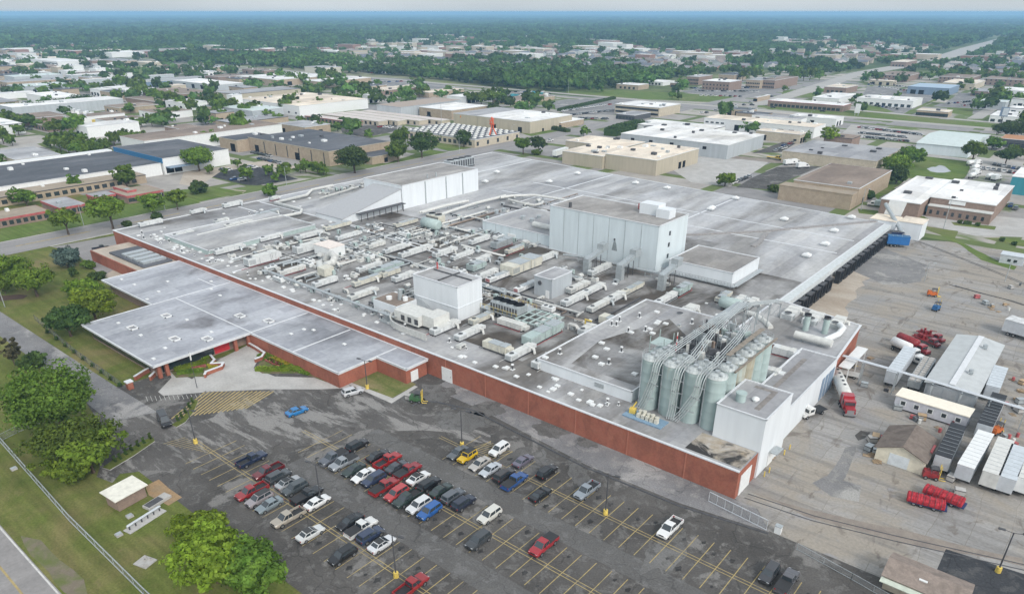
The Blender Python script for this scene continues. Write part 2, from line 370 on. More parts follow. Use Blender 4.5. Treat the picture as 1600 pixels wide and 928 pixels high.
g = MB(); g.poly([(-26000,-3000),(16000,-3000),(16000,26000),(-26000,26000)], -.06); struct('ground', g, m_country)
wsheet('lawn', [(-700,-60),(-115,-60),(-60,40),(-100,104),(-100,135),(-285,135),(-700,135)], -.03, m_grass)
wsheet('district_ground', [(-1700,128),(-282,128),(-262,310),(330,285),(360,640),(420,1150),(-420,1150),(-380,625),(-1900,625)], -.02, m_district)
# --- west road and its kerbs
wsheet('west_road', [(-307,-40),(-288.5,-40),(-288.5,120),(-296,330),(-300.5,700),(-300,1200),(-313,1200),(-313.5,330),(-307,150)], .03, m_road)
k = MB()
for pth, w in (([(-307.3,-40),(-307.3,150),(-313.8,330)], .5), ([(-288.2,86),(-288.2,122),(-289,140)], .5)):
    for a, b in zip(pth, pth[1:]):
        k.prism([(a[0]-w/2,a[1]),(a[0]+w/2,a[1]),(b[0]+w/2,b[1]),(b[0]-w/2,b[1])], -.02, .15)
struct('kerb', k, m_conc_l)
k = MB()
for y in range(-30, 330, 36): k.poly([(-298.3-max(0,y-150)*.03,y),(-297.5-max(0,y-150)*.03,y),(-297.5-max(0,y-150)*.03,y+26),(-298.3-max(0,y-150)*.03,y+26)], .034)
struct('road_marking', k, m_line)
# --- bottom-left road
wsheet('south_road', [(-240,17.6),(-112,17.6),(-60,17.9),(-60,5),(-240,5)], .02, m_road)
k = MB(); k.poly([(-240,17.0),(-60,17.3),(-60,17.55),(-240,17.25)], .024); struct('edge_line', k, m_wline)
k = MB()
for y in (13.6, 9.6, 9.0): k.poly([(-240,y),(-60,y+.3),(-60,y+.6),(-240,y+.3)], .024)
struct('centre_line', k, m_line)
sheet('road_shoulder', [(30,838),(100,925),(150,960),(130,905),(62,845)], .01, dirty('worn_verge', (.20,.17,.125), (.12,.14,.045), .25, .42, .62, fine=4))
# --- drive along the front lawn
wsheet('front_drive', [(-330,44.5),(-196,45.5),(-172,45.0),(-140,44),(-134,52.5),(-160,52.0),(-198,51.8),(-330,51.2)], .012, m_drive)
# --- car park, driveway along the red wall
wsheet('car_park', [(-160,45),(-128,39.5),(-103,39.6),(-78,40),(-40,40.5),(6,40.5),(2,60),(-3,97.5),(-26,97.2),(-34,101.9),(-150,101.7),(-158,62)], .008, m_asphalt)
sheet('old_asphalt', [(150,690),(215,650),(300,655),(420,610),(560,600),(640,640),(720,648),(770,690),(650,665),(560,672),(480,700),(420,690),(330,735),(230,735),(150,760)], .014, m_asphalt_o)
wsheet('car_park_aisle', [(-103,57.0),(-16,57.0),(-16,61.6),(-103,61.6)], .017, m_aisle)
wsheet('car_park_aisle', [(-100,73.4),(-14,73.4),(-14,77.8),(-100,77.8)], .017, m_aisle)
wsheet('wall_driveway', [(-104,97.2),(-88,96.8),(-60,94.0),(-41,94.6),(-26,97.0),(-30,101.7),(-104,101.7)], .02, m_drive)
# repaired pavement panels
m_patch = make_asphalt('patch_asphalt', (.115,.112,.108), (.18,.175,.168), (.11,.105,.10), (.5,.6))
pp = MB()
for q in ([(728,640),(752,628),(790,640),(765,652)], [(835,668),(858,655),(892,668),(868,684)], [(905,690),(922,680),(940,688),(922,700)], [(590,598),(640,600),(650,622),(612,630)],
          [(655,605),(700,600),(706,622),(665,628)], [(780,720),(800,702),(850,700),(862,720),(835,742),(800,745)], [(875,725),(895,712),(918,735),(930,755),(900,760)],
          [(1000,860),(1035,840),(1070,830),(1090,850),(1040,880),(1010,900)], [(770,770),(800,768),(815,795),(790,805)], [(700,640),(735,640),(762,665),(720,672),(690,660)]):
    P_ = [Vector(at(u, v, .024)) for u, v in q]; c_ = sum(P_, Vector((0,0)))/len(P_); rs = [((p-c_).length) for p in P_]; R0 = sum(rs)/len(rs); e1 = max(P_, key=lambda p: (p-c_).length)-c_; ang = math.atan2(e1.y, e1.x); lo_ = e1.length*.9; sh_ = min(rs)*.95; out = []
    sd = rnd.uniform(0, 50)
    for i in range(40):
        th = 2*math.pi*i/40; d = Vector((math.cos(th)*lo_, math.sin(th)*sh_)); k_ = 1 + .55*mnoise.noise(Vector((math.cos(th)*1.6+sd, math.sin(th)*1.6, 0))) + .2*mnoise.noise(Vector((math.cos(th)*5+sd, math.sin(th)*5, 0)))
        out.append((c_.x + (d.x*math.cos(ang)-d.y*math.sin(ang))*k_, c_.y + (d.x*math.sin(ang)+d.y*math.cos(ang))*k_))
    pp.poly(out, .024)
struct('pavement_patch', pp, m_patch)
kb = MB()   # kerb between lot and driveway
path = [(-101.5,88.5),(-101.5,91.5),(-98.5,93.3),(-90,95.6),(-60,93.2),(-41,93.8),(-26,96.5)]
for a, b in zip(path, path[1:]): kb.tube([(a[0],a[1],.03),(b[0],b[1],.03)], .22, 4)
struct('kerb', kb, m_dkgrey)
# --- stall lines
ln = MB()
for ym, xs0, xs1, lo, hi in ((51.6,-118,-14,5.3,5.3), (67.5,-105,-14,5.4,5.4), (83.5,-82,-14,5.4,5.4)):
    n = int((xs1-xs0)/2.79)
    for i in range(n+1):
        x = xs0 + i*2.79
        ln.poly([(x-.07,ym-lo),(x+.07,ym-lo),(x+.07,ym+hi),(x-.07,ym+hi)], .026)
    for d in (-.35, .28): ln.poly([(xs0-6,ym+d),(xs1,ym+d),(xs1,ym+d+.13),(xs0-6,ym+d+.13)], .028)
for i in range(9): # hatched corner by the lamp
    x = -80.5 + i*.7; ln.poly([(x,84.2),(x+.15,84.2),(x+1.6,88.6),(x+1.45,88.6)], .027)
for i in range(12):
    x = -128+i*.9; ln.poly([(x,47+i*.35),(x+.14,47+i*.35),(x+1.2,51+i*.1),(x+1.06,51+i*.1)], .027)
struct('parking_lines', ln, m_line)
oil = MB()
for ym, xs0, xs1 in ((51.6,-118,-14), (67.5,-105,-14), (83.5,-82,-14)):
    for i in range(int((xs1-xs0)/2.79)):
        for s_ in (-1, 1):
            if rnd.random() < .35: continue
            x, y = xs0+(i+.5)*2.79+rnd.uniform(-.3,.3), ym+s_*rnd.uniform(2.6,4.4); q = rnd.uniform(.25,.62); a0 = rnd.uniform(0,9)
            oil.poly([(x+q*(.8+.35*math.sin(k*2.3+a0))*math.cos(k*.628), y+q*1.3*(.8+.35*math.sin(k*1.7+a0))*math.sin(k*.628)) for k in range(10)], .0255)
struct('oil_stain', oil, dirty('oil_stain', (.035,.033,.032), (.06,.057,.055), .8, .45, .6, rough=.7))
# --- entrance plaza, hatched crossing
sheet('plaza', [(247,612),(268,590),(262,575),(300,592),(345,560),(395,535),(412,548),(396,575),(430,588),(500,590),(545,600),(548,606),(500,608),(420,608),(330,612),(255,618)], .03, m_conc_l)
yh = MB()
for i in range(17):
    u0 = 322 + i*6.6; a, b = at(u0, 611, .03), at(u0-54+i*.6, 654 - i*1.0, .03)
    dx = .22; yh.poly([(a[0]-dx,a[1]),(a[0]+dx,a[1]),(b[0]+dx,b[1]),(b[0]-dx,b[1])], .03)
struct('crosshatch_marking', yh, m_line)
wl = MB()
for i in range(13):
    a, b = at(228+i*7, 619-i*.3, .03), at(231+i*7, 627-i*.5, .03)
    wl.poly([(a[0]-.12,a[1]),(a[0]+.12,a[1]),(b[0]+.12,b[1]),(b[0]-.12,b[1])], .03)
struct('bay_marking', wl, m_wline)
sheet('side_lawn', [(545,598),(592,572),(632,592),(650,600),(612,622)], .03, m_grass_dry)
sheet('footpath', [(540,598),(545,596),(614,622),(648,602),(653,604),(612,630)], .035, m_conc_l)
sheet('bare_soil', [(228,760),(245,750),(283,776),(262,790),(240,770)], .03, m_dirt)
sheet('bare_soil', [(0,462),(0,470),(35,467),(42,462),(30,460)], .02, m_mulch)
sheet('courtyard', [(160,432),(180,408),(215,405),(270,415),(200,440)], .02, m_conc_tan)
sheet('side_drive', [(80,386),(180,368),(190,380),(150,395),(160,410),(180,420),(160,432),(140,415),(115,392)], .025, m_road)
# --- yard on the right
wsheet('yard', [(-36,101.8),(-36,123),(-37,155),(-39,180),(-61,184),(-61,290),(-40,300),(60,300),(140,200),(140,60),(-8,60),(-10,96.5),(-26,97)], .004, m_yard)
sheet('dock_apron', [(1237,480),(1362,380),(1385,400),(1400,420),(1345,440),(1330,470),(1320,508)], .01, m_conc_tan)
sheet('dock_apron', [(1330,420),(1362,382),(1450,415),(1440,440),(1380,445)], .012, m_lot)
wsheet('fresh_asphalt', [(-3,110.8),(40,116),(40,60),(-3,60)], .016, m_asphalt_d)
sheet('track_bed', [(1165,765),(1258,795),(1340,812),(1600,872),(1600,884),(1400,845),(1258,806)], .014, m_gravel)
tr = MB()
for off in (0, 1.5):
    pts = [(-33,103.2+off),(-21.8,104.4+off),(-10,107.6+off),(6.8,112.9+off),(30,119+off)]
    for a, b in zip(pts, pts[1:]): tr.prism([(a[0],a[1]-.1),(b[0],b[1]-.1),(b[0],b[1]+.1),(a[0],a[1]+.1)], .01, .05)
struct('railway_track', tr, m_dkgrey)
tr = MB()
pts = [at(*p) for p in ((1395,365),(1440,380),(1500,404),(1560,428),(1640,462))]
for a, b in zip(pts, pts[1:]):
    for o in (0, 1.6): tr.prism([(a[0]+o,a[1]),(a[0]+o+.25,a[1]),(b[0]+o+.25,b[1]),(b[0]+o,b[1])], .01, .08)
pts = [at(*p) for p in ((1483,445),(1530,458),(1570,468),(1620,484))]
for a, b in zip(pts, pts[1:]):
    for o in (0, 1.6): tr.prism([(a[0]+o,a[1]),(a[0]+o+.35,a[1]),(b[0]+o+.35,b[1]),(b[0]+o,b[1])], .01, .12)
struct('railway_track', tr, m_dkgrey)
sheet('yard_patch', [(1270,755),(1290,745),(1345,758),(1342,785),(1300,775)], .013, m_lot)
sheet('yard_patch', [(1335,680),(1345,672),(1360,675),(1352,685),(1340,688)], .013, m_asphalt)
sheet('yard_patch', [(1290,760),(1315,715),(1322,700),(1338,695),(1318,745),(1300,765)], .012, m_lot)
# --- greens beyond
GREENS = [
 [(0,345),(70,330),(150,325),(255,300),(330,292),(385,300),(300,318),(200,339),(0,378)],
 [(298,261),(331,251),(354,248),(378,253),(344,261),(313,264)],
 [(400,298),(493,281),(505,283),(470,296),(400,309)],
 [(500,280),(557,270),(671,234),(717,240),(640,256),(575,272),(520,283)],
 [(700,219),(757,217),(804,216),(800,226),(749,234),(700,236),(660,225)],
 [(700,190),(780,200),(820,201),(895,206),(846,218),(810,207),(700,200)],
 [(895,200),(950,193),(957,196),(901,204)],
 [(1421,258),(1446,240),(1522,249),(1507,279),(1480,281),(1424,276),(1372,312),(1361,305)],
 [(1340,326),(1444,338),(1452,343),(1436,344),(1340,333)],
 [(1389,345),(1460,356),(1496,361),(1494,375),(1519,388),(1559,406),(1590,417),(1584,422),(1532,406),(1502,384),(1470,368),(1444,357)],
 [(1486,347),(1556,354),(1554,359),(1491,352)],
 [(1537,372),(1571,371),(1640,380),(1640,392),(1564,380)],
 [(1184,164),(1340,173),(1558,195),(1640,201),(1640,208),(1558,201),(1340,184),(1184,168)],
 [(880,139),(1000,142),(1080,147),(1158,153),(1138,161),(1080,159),(890,149)],
 [(1340,160),(1353,160),(1397,175),(1372,177),(1340,171)],
 [(1481,145),(1487,146),(1418,178),(1411,178)],
 [(57,225),(71,223),(112,241),(104,244)],
 [(1225,140),(1290,148),(1282,154),(1220,150)],
 [(1480,168),(1520,170),(1520,182),(1478,176)],
 [(170,112),(215,104),(255,108),(258,116),(215,118)],
 [(515,147),(560,150),(545,156),(512,153)],
]
for q in GREENS: sheet('grass_verge', q, .02, m_grass_l)
LOTS = [([(321,274),(360,266),(404,261),(466,280),(402,290),(383,289)], m_asphalt_d), ([(1150,293),(1177,277),(1215,261),(1283,260),(1226,284),(1197,296)], m_asphalt),
 ([(1174,240),(1226,221),(1249,221),(1221,238)], m_asphalt), ([(530,198),(620,195),(620,205),(570,215),(535,208)], m_asphalt), ([(855,160),(960,150),(1020,158),(960,180),(880,178)], m_lot),
 ([(1065,142),(1200,132),(1240,140),(1150,151),(1070,145)], m_lot), ([(1190,158),(1340,172),(1330,176),(1184,163)], m_lot), ([(1330,195),(1450,206),(1430,222),(1310,214)], m_road_x),
 ([(1355,135),(1480,145),(1410,178),(1370,172),(1345,156)], m_lot), ([(1500,145),(1545,148),(1510,170),(1470,166)], m_lot), ([(135,222),(175,215),(180,228),(150,236)], m_asphalt),
 ([(0,262),(40,232),(90,228),(110,245),(60,258)], m_lot), ([(1465,330),(1640,345),(1640,372),(1520,368),(1400,340)], m_conc_l), ([(1070,238),(1205,250),(1190,262),(1140,292),(1080,285),(1040,258)], m_conc_l),
 ([(1525,245),(1600,255),(1590,275),(1510,275)], m_conc), ([(560,120),(640,124),(700,132),(690,140),(600,134),(545,130)], m_lot)]
for q, m in LOTS: sheet('parking_lot', q, .012, m)
sheet('gravel_strip', [(1060,236),(1095,238),(1215,250),(1300,256),(1215,255),(1095,243)], .03, m_gravel)
pd = MB(); pd.poly([at(u, v, .03) for u, v in ((1448,264),(1456,261),(1462,261),(1468,258),(1476,260),(1486,268),(1476,270),(1464,270),(1454,268))], .03); struct('puddle', pd, paint('puddle_water', (.30,.31,.32), .15, .5))
# highways and roads beyond
wsheet('highway', [(-1500,652),(-300,636),(500,630),(500,640),(-300,646),(-1500,662)], .04, m_road_x)
wsheet('highway', [(-1500,628),(-300,616),(500,612),(500,621),(-300,626),(-1500,638)], .04, m_road)
wsheet('frontage_road', [(-260,694),(-100,675),(300,640),(300,648),(-98,684),(-260,702)], .04, m_road_x)
sheet('avenue', [(1165,165),(1195,165),(1300,136),(1345,118),(1465,98),(1530,79),(1572,62),(1562,60),(1500,76),(1440,95),(1335,113),(1280,130)], .05, m_road_x)
sheet('side_road', [(1510,186),(1545,166),(1570,160),(1560,170),(1535,186)], .05, m_road_x)
sheet('side_road', [(1240,232),(1320,222),(1560,255),(1640,262),(1640,267),(1540,256),(1320,229)], .03, m_road_x)
sheet('side_road', [(290,262),(345,262),(420,250),(470,262),(500,272),(430,262),(390,258),(345,268),(310,292),(385,298),(380,302),(280,288)], .015, m_conc_tan)
sheet('side_road', [(0,232),(60,222),(175,212),(260,200),(260,203),(180,217),(70,227),(0,238)], .015, m_road_x)
sheet('side_road', [(560,135),(640,146),(700,160),(705,158),(640,143),(562,132)], .03, m_road_x)
# ================================================================ the factory
RZ = 5.5
def coping(mb, poly, z, w=.35, h=.18, closed=True):
    n = len(poly)
    for i in range(n if closed else n-1):
        a, b = Vector(poly[i]), Vector(poly[(i+1) % n]); d = (b-a).normalized(); q = Vector((-d.y, d.x))*w/2
        mb.prism([tuple(a-q-d*w/2), tuple(b-q+d*w/2), tuple(b+q+d*w/2), tuple(a+q-d*w/2)], z+.001*i, z+h+.001*i)
def inset(poly, d):
    cx = sum(p[0] for p in poly)/len(poly); cy = sum(p[1] for p in poly)/len(poly)
    return [(x + (d if x < cx else -d), y + (d if y < cy else -d)) for x, y in poly]
fac = thing('factory_building', 'vast low factory hall with a grey membrane roof and long red brick front wall', 'factory', (-160,200,0))
FP = [(-270.5,101.7),(-34.2,101.7),(-34.2,110),(-43.1,110),(-43.1,155),(-60,155),(-60,184.5),(-60,289),(-271,309)]
w = MB(); n = len(FP)
vs = [(x,y,0) for x,y in FP] + [(x,y,RZ-.02) for x,y in FP]
w.add(vs, [(i,(i+1)%n,n+(i+1)%n,n+i) for i in range(n)], [0,0,2,2,2,2,1,1,1]); w.build('wall', [m_brick, m_clad_w, m_clad_w], fac)
def roofpoly(pts, mat, z): r = MB(); r.poly(pts, z); return r.build('roof', mat, fac)
roofpoly([(-270.5,101.7),(-34.2,101.7),(-34.2,110),(-43.1,110),(-43.1,155),(-60,155),(-60,175),(-200,175),(-200,160),(-270.7,160)], m_roof, RZ)
roofpoly([(-270.7,160.02),(-200.02,160.02),(-200.02,175.02),(-60,175.02),(-60,289),(-271,309)], m_roof_pale, RZ)
roofpoly([(-215,112),(-90,112),(-86,160),(-86,184),(-215,184)], m_roof_dirty, RZ+.02)
roofpoly([(-138,205),(-96,205),(-96,226),(-176,226),(-176,188),(-138,188)], m_roof_dirty, RZ+.025)
roofpoly([(-95,160),(-60.6,160),(-60.6,205),(-74,205),(-74,186),(-95,186)], m_roof_dirty, RZ+.026)
roofpoly([(-45,103),(-34.5,103),(-34.5,109.8),(-45,109.8)], m_roof_stain, RZ+.02)
cp = MB(); coping(cp, [(-271,309),(-270.5,101.9),(-34.4,101.9)], RZ, .5, .22, False); cp.build('coping', m_coping, fac)
cp = MB(); coping(cp, [(-60,184.5),(-60,289),(-271,309)], RZ, .4, .15, False); cp.build('coping', m_coping, fac)
# seams and brown cover strips on the membrane
sm = MB()
for a, b in (((-268,150),(-216,150)), ((-268,160),(-190,162)), ((-196,104),(-196,150)), ((-186,225),(-186,300)), ((-120,228),(-120,290)), ((-240,238),(-240,306)), ((-205,240),(-62,240)), ((-205,262),(-62,258)), ((-160,182),(-160,226)), ((-150,160),(-196,160))):
    d = Vector((b[0]-a[0], b[1]-a[1])).normalized(); q = (-d.y*.3, d.x*.3)
    sm.prism([(a[0]-q[0],a[1]-q[1]),(b[0]-q[0],b[1]-q[1]),(b[0]+q[0],b[1]+q[1]),(a[0]+q[0],a[1]+q[1])], RZ+.01, RZ+.1)
sm.build('roof_seam', m_coping, fac)
sm = MB()
for px in ([(1066,368),(1190,362),(1385,345)], [(1196,366),(1186,380),(1176,386)]):
    pts = [at(u, v, RZ) for u, v in px]
    for a, b in zip(pts, pts[1:]):
        d = Vector((b[0]-a[0], b[1]-a[1])).normalized(); q = (-d.y*.75, d.x*.75)
        sm.prism([(a[0]-q[0],a[1]-q[1]),(b[0]-q[0],b[1]-q[1]),(b[0]+q[0],b[1]+q[1]),(a[0]+q[0],a[1]+q[1])], RZ+.01, RZ+.4)
sm.build('roof_cover_strip', flat('brown_cover', (.27,.255,.245), var=.2), fac)
# white door in the red wall, pilasters
for u in (707,):
    x = at(u, 592)[0]; d = MB(); d.box(x-1.6,101.55,0.02,x+1.6,101.68,3.4); dr = d.build('door', m_white, fac)
    d = MB(); d.box(x+1.1,101.5,1.4,x+1.25,101.548,1.6); d.build('handle', m_dkgrey, dr)
m_joint = flat('joint_brick', (.385,.15,.10))
for x in range(-104, -36, 12): d = MB(); d.box(x-.12,101.62,.02,x+.12,101.69,RZ-.05); d.build('control_joint', m_joint, fac)
d = MB(); d.box(-34.18,103,.02,-34.08,107.5,4.2); d.build('roller_door', m_white, fac)
# the dock face: white canopy band then fourteen black shelters
d = MB(); d.box(-59.98,185,RZ-1.4,-57.6,288,RZ+.12,0); d.build('dock_canopy', flat('canopy_sheet', (.52,.55,.55)), fac)
sh = MB()
sh.box(0,-1.9,0.02,1.5,1.9,4.0,0,1); sh.box(1.51,-1.3,1.0,1.56,1.3,3.4,2)
shm = sh.mesh('dock_shelter', [m_black, m_dkgrey, m_void])
for i in range(18):
    if i == 6: continue
    part('dock_shelter', shm, fac, (-57.55+160, 191 + i*5.35 - 200, 0))

# ---- upper blocks, each a building of its own on the roof
def block(name, label, x0, y0, x1, y1, z0, z1, wall, roof, par=.35, cat='building', panels=0):
    t = thing(name, label, cat, ((x0+x1)/2, (y0+y1)/2, z0))
    a = MB(); a.box(x0,y0,z0,x1,y1,z1,bot=False); a.build('wall', wall, t)
    a = MB(); a.box(x0+.25,y0+.25,z1-.1,x1-.25,y1-.25,z1+.03); a.build('roof', roof, t)
    a = MB(); coping(a, [(x0,y0),(x1,y0),(x1,y1),(x0,y1)], z1, .3, .2); a.build('coping', m_coping, t)
    if panels:
        for i in range(1, panels):
            a = MB(); x = x0 + (x1-x0)*i/panels; a.box(x-.07,y0-.05,z0+.1,x+.07,y0-.004,z1-.05); a.build('panel_joint', m_galv, t)
    return t
hb = block('high_bay_block', 'tall pale blue-grey windowless block, the biggest on the factory roof', -137.3,184.7,-97.6,203,RZ,19.6, m_clad, m_roof_hb, panels=7)
for i, (x, y, sx, sy, h) in enumerate(((-107,197,6.5,4.5,3.2), (-101.5,195.5,4.5,4,2.6))):
    a = MB(); a.box(x-sx/2,y-sy/2,19.65,x+sx/2,y+sy/2,19.65+h); a.build('roof_house', m_clad_w, hb)
for z in (8.5,12,15.5): a = MB(); a.box(-97.58,191.3,z,-97.5,192.3,z+1.3); a.build('window', m_glass, hb)
a = MB(); a.tube([(-131,187,19.6),(-131,187,21.2)], .5, 10); a.build('flue', m_dkgrey, hb)
a = MB(); a.tube([(-112,199,19.6),(-112,199,22)], .2, 8); a.tube([(-113,199,19.6),(-113,199,21.4)], .2, 8); a.build('flue', m_rust, hb)
a = MB(); a.box(-112.5,184.4,12.9,-112.1,184.69,13.4); a.build('wall_spout', m_dkgrey, hb)
a = MB()
st = [(-112.6+rnd.uniform(-1.2,1.2)*(1-i/14)*1, i) for i in range(3)]
a.add([(-113.2,184.68,9.6),(-111.2,184.68,9.6),(-111.6,184.68,11.6),(-112.1,184.68,12.8),(-112.5,184.68,12.8),(-112.9,184.68,11.2)], [(0,1,2,3,4,5)]); a.build('soot_stain', flat('soot', (.25,.28,.285), var=.35, sc=3), hb)
al = block('low_roof_block', 'long low pale blue block joined to the left end of the tall block', -168.5,186.5,-137.5,212,RZ,9.0, m_clad, m_roof, panels=5)
for u, v in ((776,334),(787,331),(817,343),(831,347),(842,342)):
    x, y = at(u, v, 9.0); a = MB(); a.cyl(x,y,9.03,10.2,.75,12,0); a.cyl(x,y,10.2,10.5,1.0,12,0,.3); a.build('roof_fan', m_galv, al)
a = MB(); x, y = at(848,357,9.0); a.tube([(x-4,y,9.8),(x+4,y,9.8)], 1.0, 10); a.build('tank', m_offwh, al)
ar = block('low_roof_block', 'squat white-walled block right of the tall block, edged by roof walkways', -94.5,187.3,-74.5,206,RZ,9.7, m_clad_w, m_roof_hb)
a = MB()
for z in (6.2,): 
    a.box(-96,185.6,z,-73,187.0,z+.15); a.box(-74.2,187,z,-72.6,206,z+.15)
    for i in range(24): a.box(-96+i,185.6,z+.15,-95.9+i,185.7,z+1.1)
    a.box(-96,185.6,z+1.1,-73,185.7,z+1.2)
a.build('walkway', m_galv, ar)
cb = block('white_roof_block', 'white windowless cube-like block standing near the red front wall', -132.6,119.4,-116.8,128.6,RZ,14.6, m_clad_w, m_roof_pale, panels=0)
a = MB(); a.box(-132.75,119.25,9.0,-116.65,128.75,9.2); a.build('belt_course', m_clad_w, cb)
a = MB(); a.tube([(-131,126.8,14.6),(-131,126.8,16.4)], .25, 8); a.build('flue', m_rust, cb)
for a0, b0 in (((-131,125.5),(-117.5,125.5)), ((-124,120),(-124,128))):
    a = MB(); a.tube([(a0[0],a0[1],14.8),(b0[0],b0[1],14.8)], .18, 6); a.build('roof_pipe', m_dkgrey, cb)
a = MB()
for s in range(7):
    t = s/6; a.tube([(-132.9+s*.9, 119.05, 9.6-s*.35),(-132.9+s*.9+.9,119.05,9.6-(s+1)*.35)], .1, 4)
a.build('conduit', m_galv, cb)
for u, v in ((602,500),(700,470)): pass
sb = block('grey_topped_block', 'small grey-topped cube building right of the white cube block', -114.2,147.2,-108.2,156.6,RZ,11.0, m_clad_g, m_roof_gr, panels=0)
a = MB(); a.box(-110.2,147.05,RZ,-109,147.18,RZ+2.2); a.build('door', m_white, sb)
a = MB(); a.cyl(0,0,0,.25,.6,14); 
for i in range(len(a.v)): x,y,z = a.v[i]; a.v[i] = (-112.2+x, 147.18-z, 9.4+y)
a.build('wall_fan', m_dkgrey, sb)
nb = block('northwest_roof_block', 'broad white block with a dull tan roof near the far left roof edge', -236.5,189.5,-213.5,234,RZ,14.6, m_clad_w, m_roof_hb)
for y in (202,214,224): a = MB(); a.box(-213.45,y-.2,RZ,-213.2,y+.2,14.4); a.build('downpipe', m_galv, nb)
for y in (206,211): a = MB(); a.tube([(-216,y,14.6),(-216,y,16.3)], .35, 8); a.build('flue', m_galv, nb)
# lean-to with a sloping roof in front of it
lt = thing('sloped_roof_block', 'long lean-to with a plain grey sloping roof rising to the northwest block', 'building', (-222,178,RZ))
x0, x1, y0, y1, za, zb = -230, -214, 160, 189.3, 7.2, 13.2
a = MB(); a.add([(x0,y0,RZ),(x1,y0,RZ),(x1,y1,RZ),(x0,y1,RZ),(x0,y0,za),(x1,y0,za),(x1,y1,zb),(x0,y1,zb)], [(0,1,5,4),(1,2,6,5),(3,0,4,7)]); a.build('wall', m_clad_w, lt)
a = MB(); a.add([(x0-.2,y0-.2,za+.02),(x1+.2,y0-.2,za+.02),(x1+.2,y1,zb+.05),(x0-.2,y1,zb+.05),(x0-.2,y0-.2,za+.3),(x1+.2,y0-.2,za+.3),(x1+.2,y1,zb+.33),(x0-.2,y1,zb+.33)], [(0,1,5,4),(1,2,6,5),(2,3,7,6),(3,0,4,7),(4,5,6,7),(3,2,1,0)]); a.build('roof', flat('grey_sheet_roof', (.37,.375,.385), .7, var=.06), lt)
a = MB(); a.box(x1+.3,166,8.2,x1+3,189,8.35); 
for i in range(8): a.box(x1+2.6,166.5+i*3,RZ,x1+2.8,166.7+i*3,8.2)
a.build('canopy', m_dkgrey, lt)
# raised west roof step
ws = block('raised_roof_step', 'low pale green-edged raised roof panel at the west end', -246,108.5,-217,150,RZ,6.9, m_green, m_roof_pale)
fb = block('front_roof_block', 'long low white-walled block behind the red wall, left of the silos', -85.2,111.2,-61.2,158,RZ,7.9, m_clad_w, m_roof)
a = MB(); a.box(-70,111.05,6.4,-67.8,111.18,7.3); a.build('louvre', m_galv, fb)
a = MB(); a.poly([(-78,114),(-62,114),(-62,140),(-74,150),(-80,128)], 7.945); a.build('stained_membrane', m_roof_dirty, fb)
# south east corner buildings
m_strip = flat('roof_walk_strip', (.21,.19,.175), var=.25)
cbk = thing('silo_house', 'tall white clad block at the near corner with a dirty flat roof', 'building', (-39,116,0))
X0,X1,Y0,Y1,Z1 = -43.1,-33.9,110.05,122.5,12.2
a = MB(); a.box(X0,Y0,.02,X1,Y1,Z1,bot=False); a.build('wall', m_clad_w, cbk)
a = MB(); a.box(X0+.25,Y0+.25,Z1-.1,X1-.25,Y1-.25,Z1+.03); a.build('roof', m_roof_gr, cbk)
a = MB(); coping(a, [(X0,Y0),(X1,Y0),(X1,Y1),(X0,Y1)], Z1, .3, .15); a.build('coping', m_coping, cbk)
a = MB(); a.prism([(-37.2,112.5),(-36.2,112.5),(-36.2,120.5),(-37.2,120.5)], Z1+.03, Z1+.06); a.prism([(-40.5,120.5),(-36.2,120.5),(-36.2,121.4),(-40.5,121.4)], Z1+.03, Z1+.06); a.build('stain', m_strip, cbk)
a = MB(); a.cyl(-40.3,113.8,Z1+.03,Z1+1.5,.9,16); a.cyl(-40.3,113.8,Z1+1.5,Z1+1.75,1.0,16); a.build('roof_fan', m_silo, cbk)
a = MB(); a.cyl(-38.2,115.5,Z1+.03,Z1+.35,.45,12,0); a.lathe(-38.2,115.5,[(.7,Z1+.35),(.65,Z1+.6),(.35,Z1+.8),(.02,Z1+.85)],12,0); a.build('roof_vent', m_white, cbk)
a = MB(); a.box(-33.88,114.8,.05,-33.75,117.4,3.2); a.build('door', m_white, cbk)
a = MB(); a.box(-33.6,114.6,3.3,-32.2,117.6,3.45); a.build('door_canopy', m_galv, cbk)
a = MB()
for x, y in ((-32.9,111.6),(-32.7,113.4),(-32.8,121),(-32.7,123.5)): a.cyl(x,y,0,1.1,.12,8)
bl = a.build('bollard', m_yel, cbk)
e2 = block('white_wing', 'low white-walled wing with a grey roof behind the white corner block', -43.05,122.6,-35.0,154.9,0.02,7.2, m_clad_w, m_roof_gr)
a = MB()
for y in (146,148.2,150.4,152.4): a.box(-34.98,y,.3,-34.9,y+1.5,5.6)
a.build('panel_door', m_clad_blue, e2)
a = MB(); a.prism([(-41,128),(-40,128),(-40,150),(-41,150)], 7.24, 7.27); a.build('stain', m_strip, e2)
e3 = thing('brick_wing', 'red brick walled wing with white machinery on its roof beside the yard', 'building', (-48,168,0))
a = MB(); P3 = [(-59.9,155.02),(-35.4,155.02),(-37.2,179.5),(-59.9,184)]; a.prism(P3, .02, 6.4); a.build('wall', m_brick, e3)
a = MB(); a.poly(P3, 6.42); a.build('roof', m_roof_pale, e3)
a = MB(); coping(a, P3, 6.42, .5, .2); a.build('coping', m_coping, e3)
a = MB(); a.box(-35.2,158,4.0,-32.8,172,4.2); 
for y in (158.5,165,171.5): a.box(-33.2,y,0.02,-33.0,y+.2,4.0)
a.build('canopy', m_white, e3)

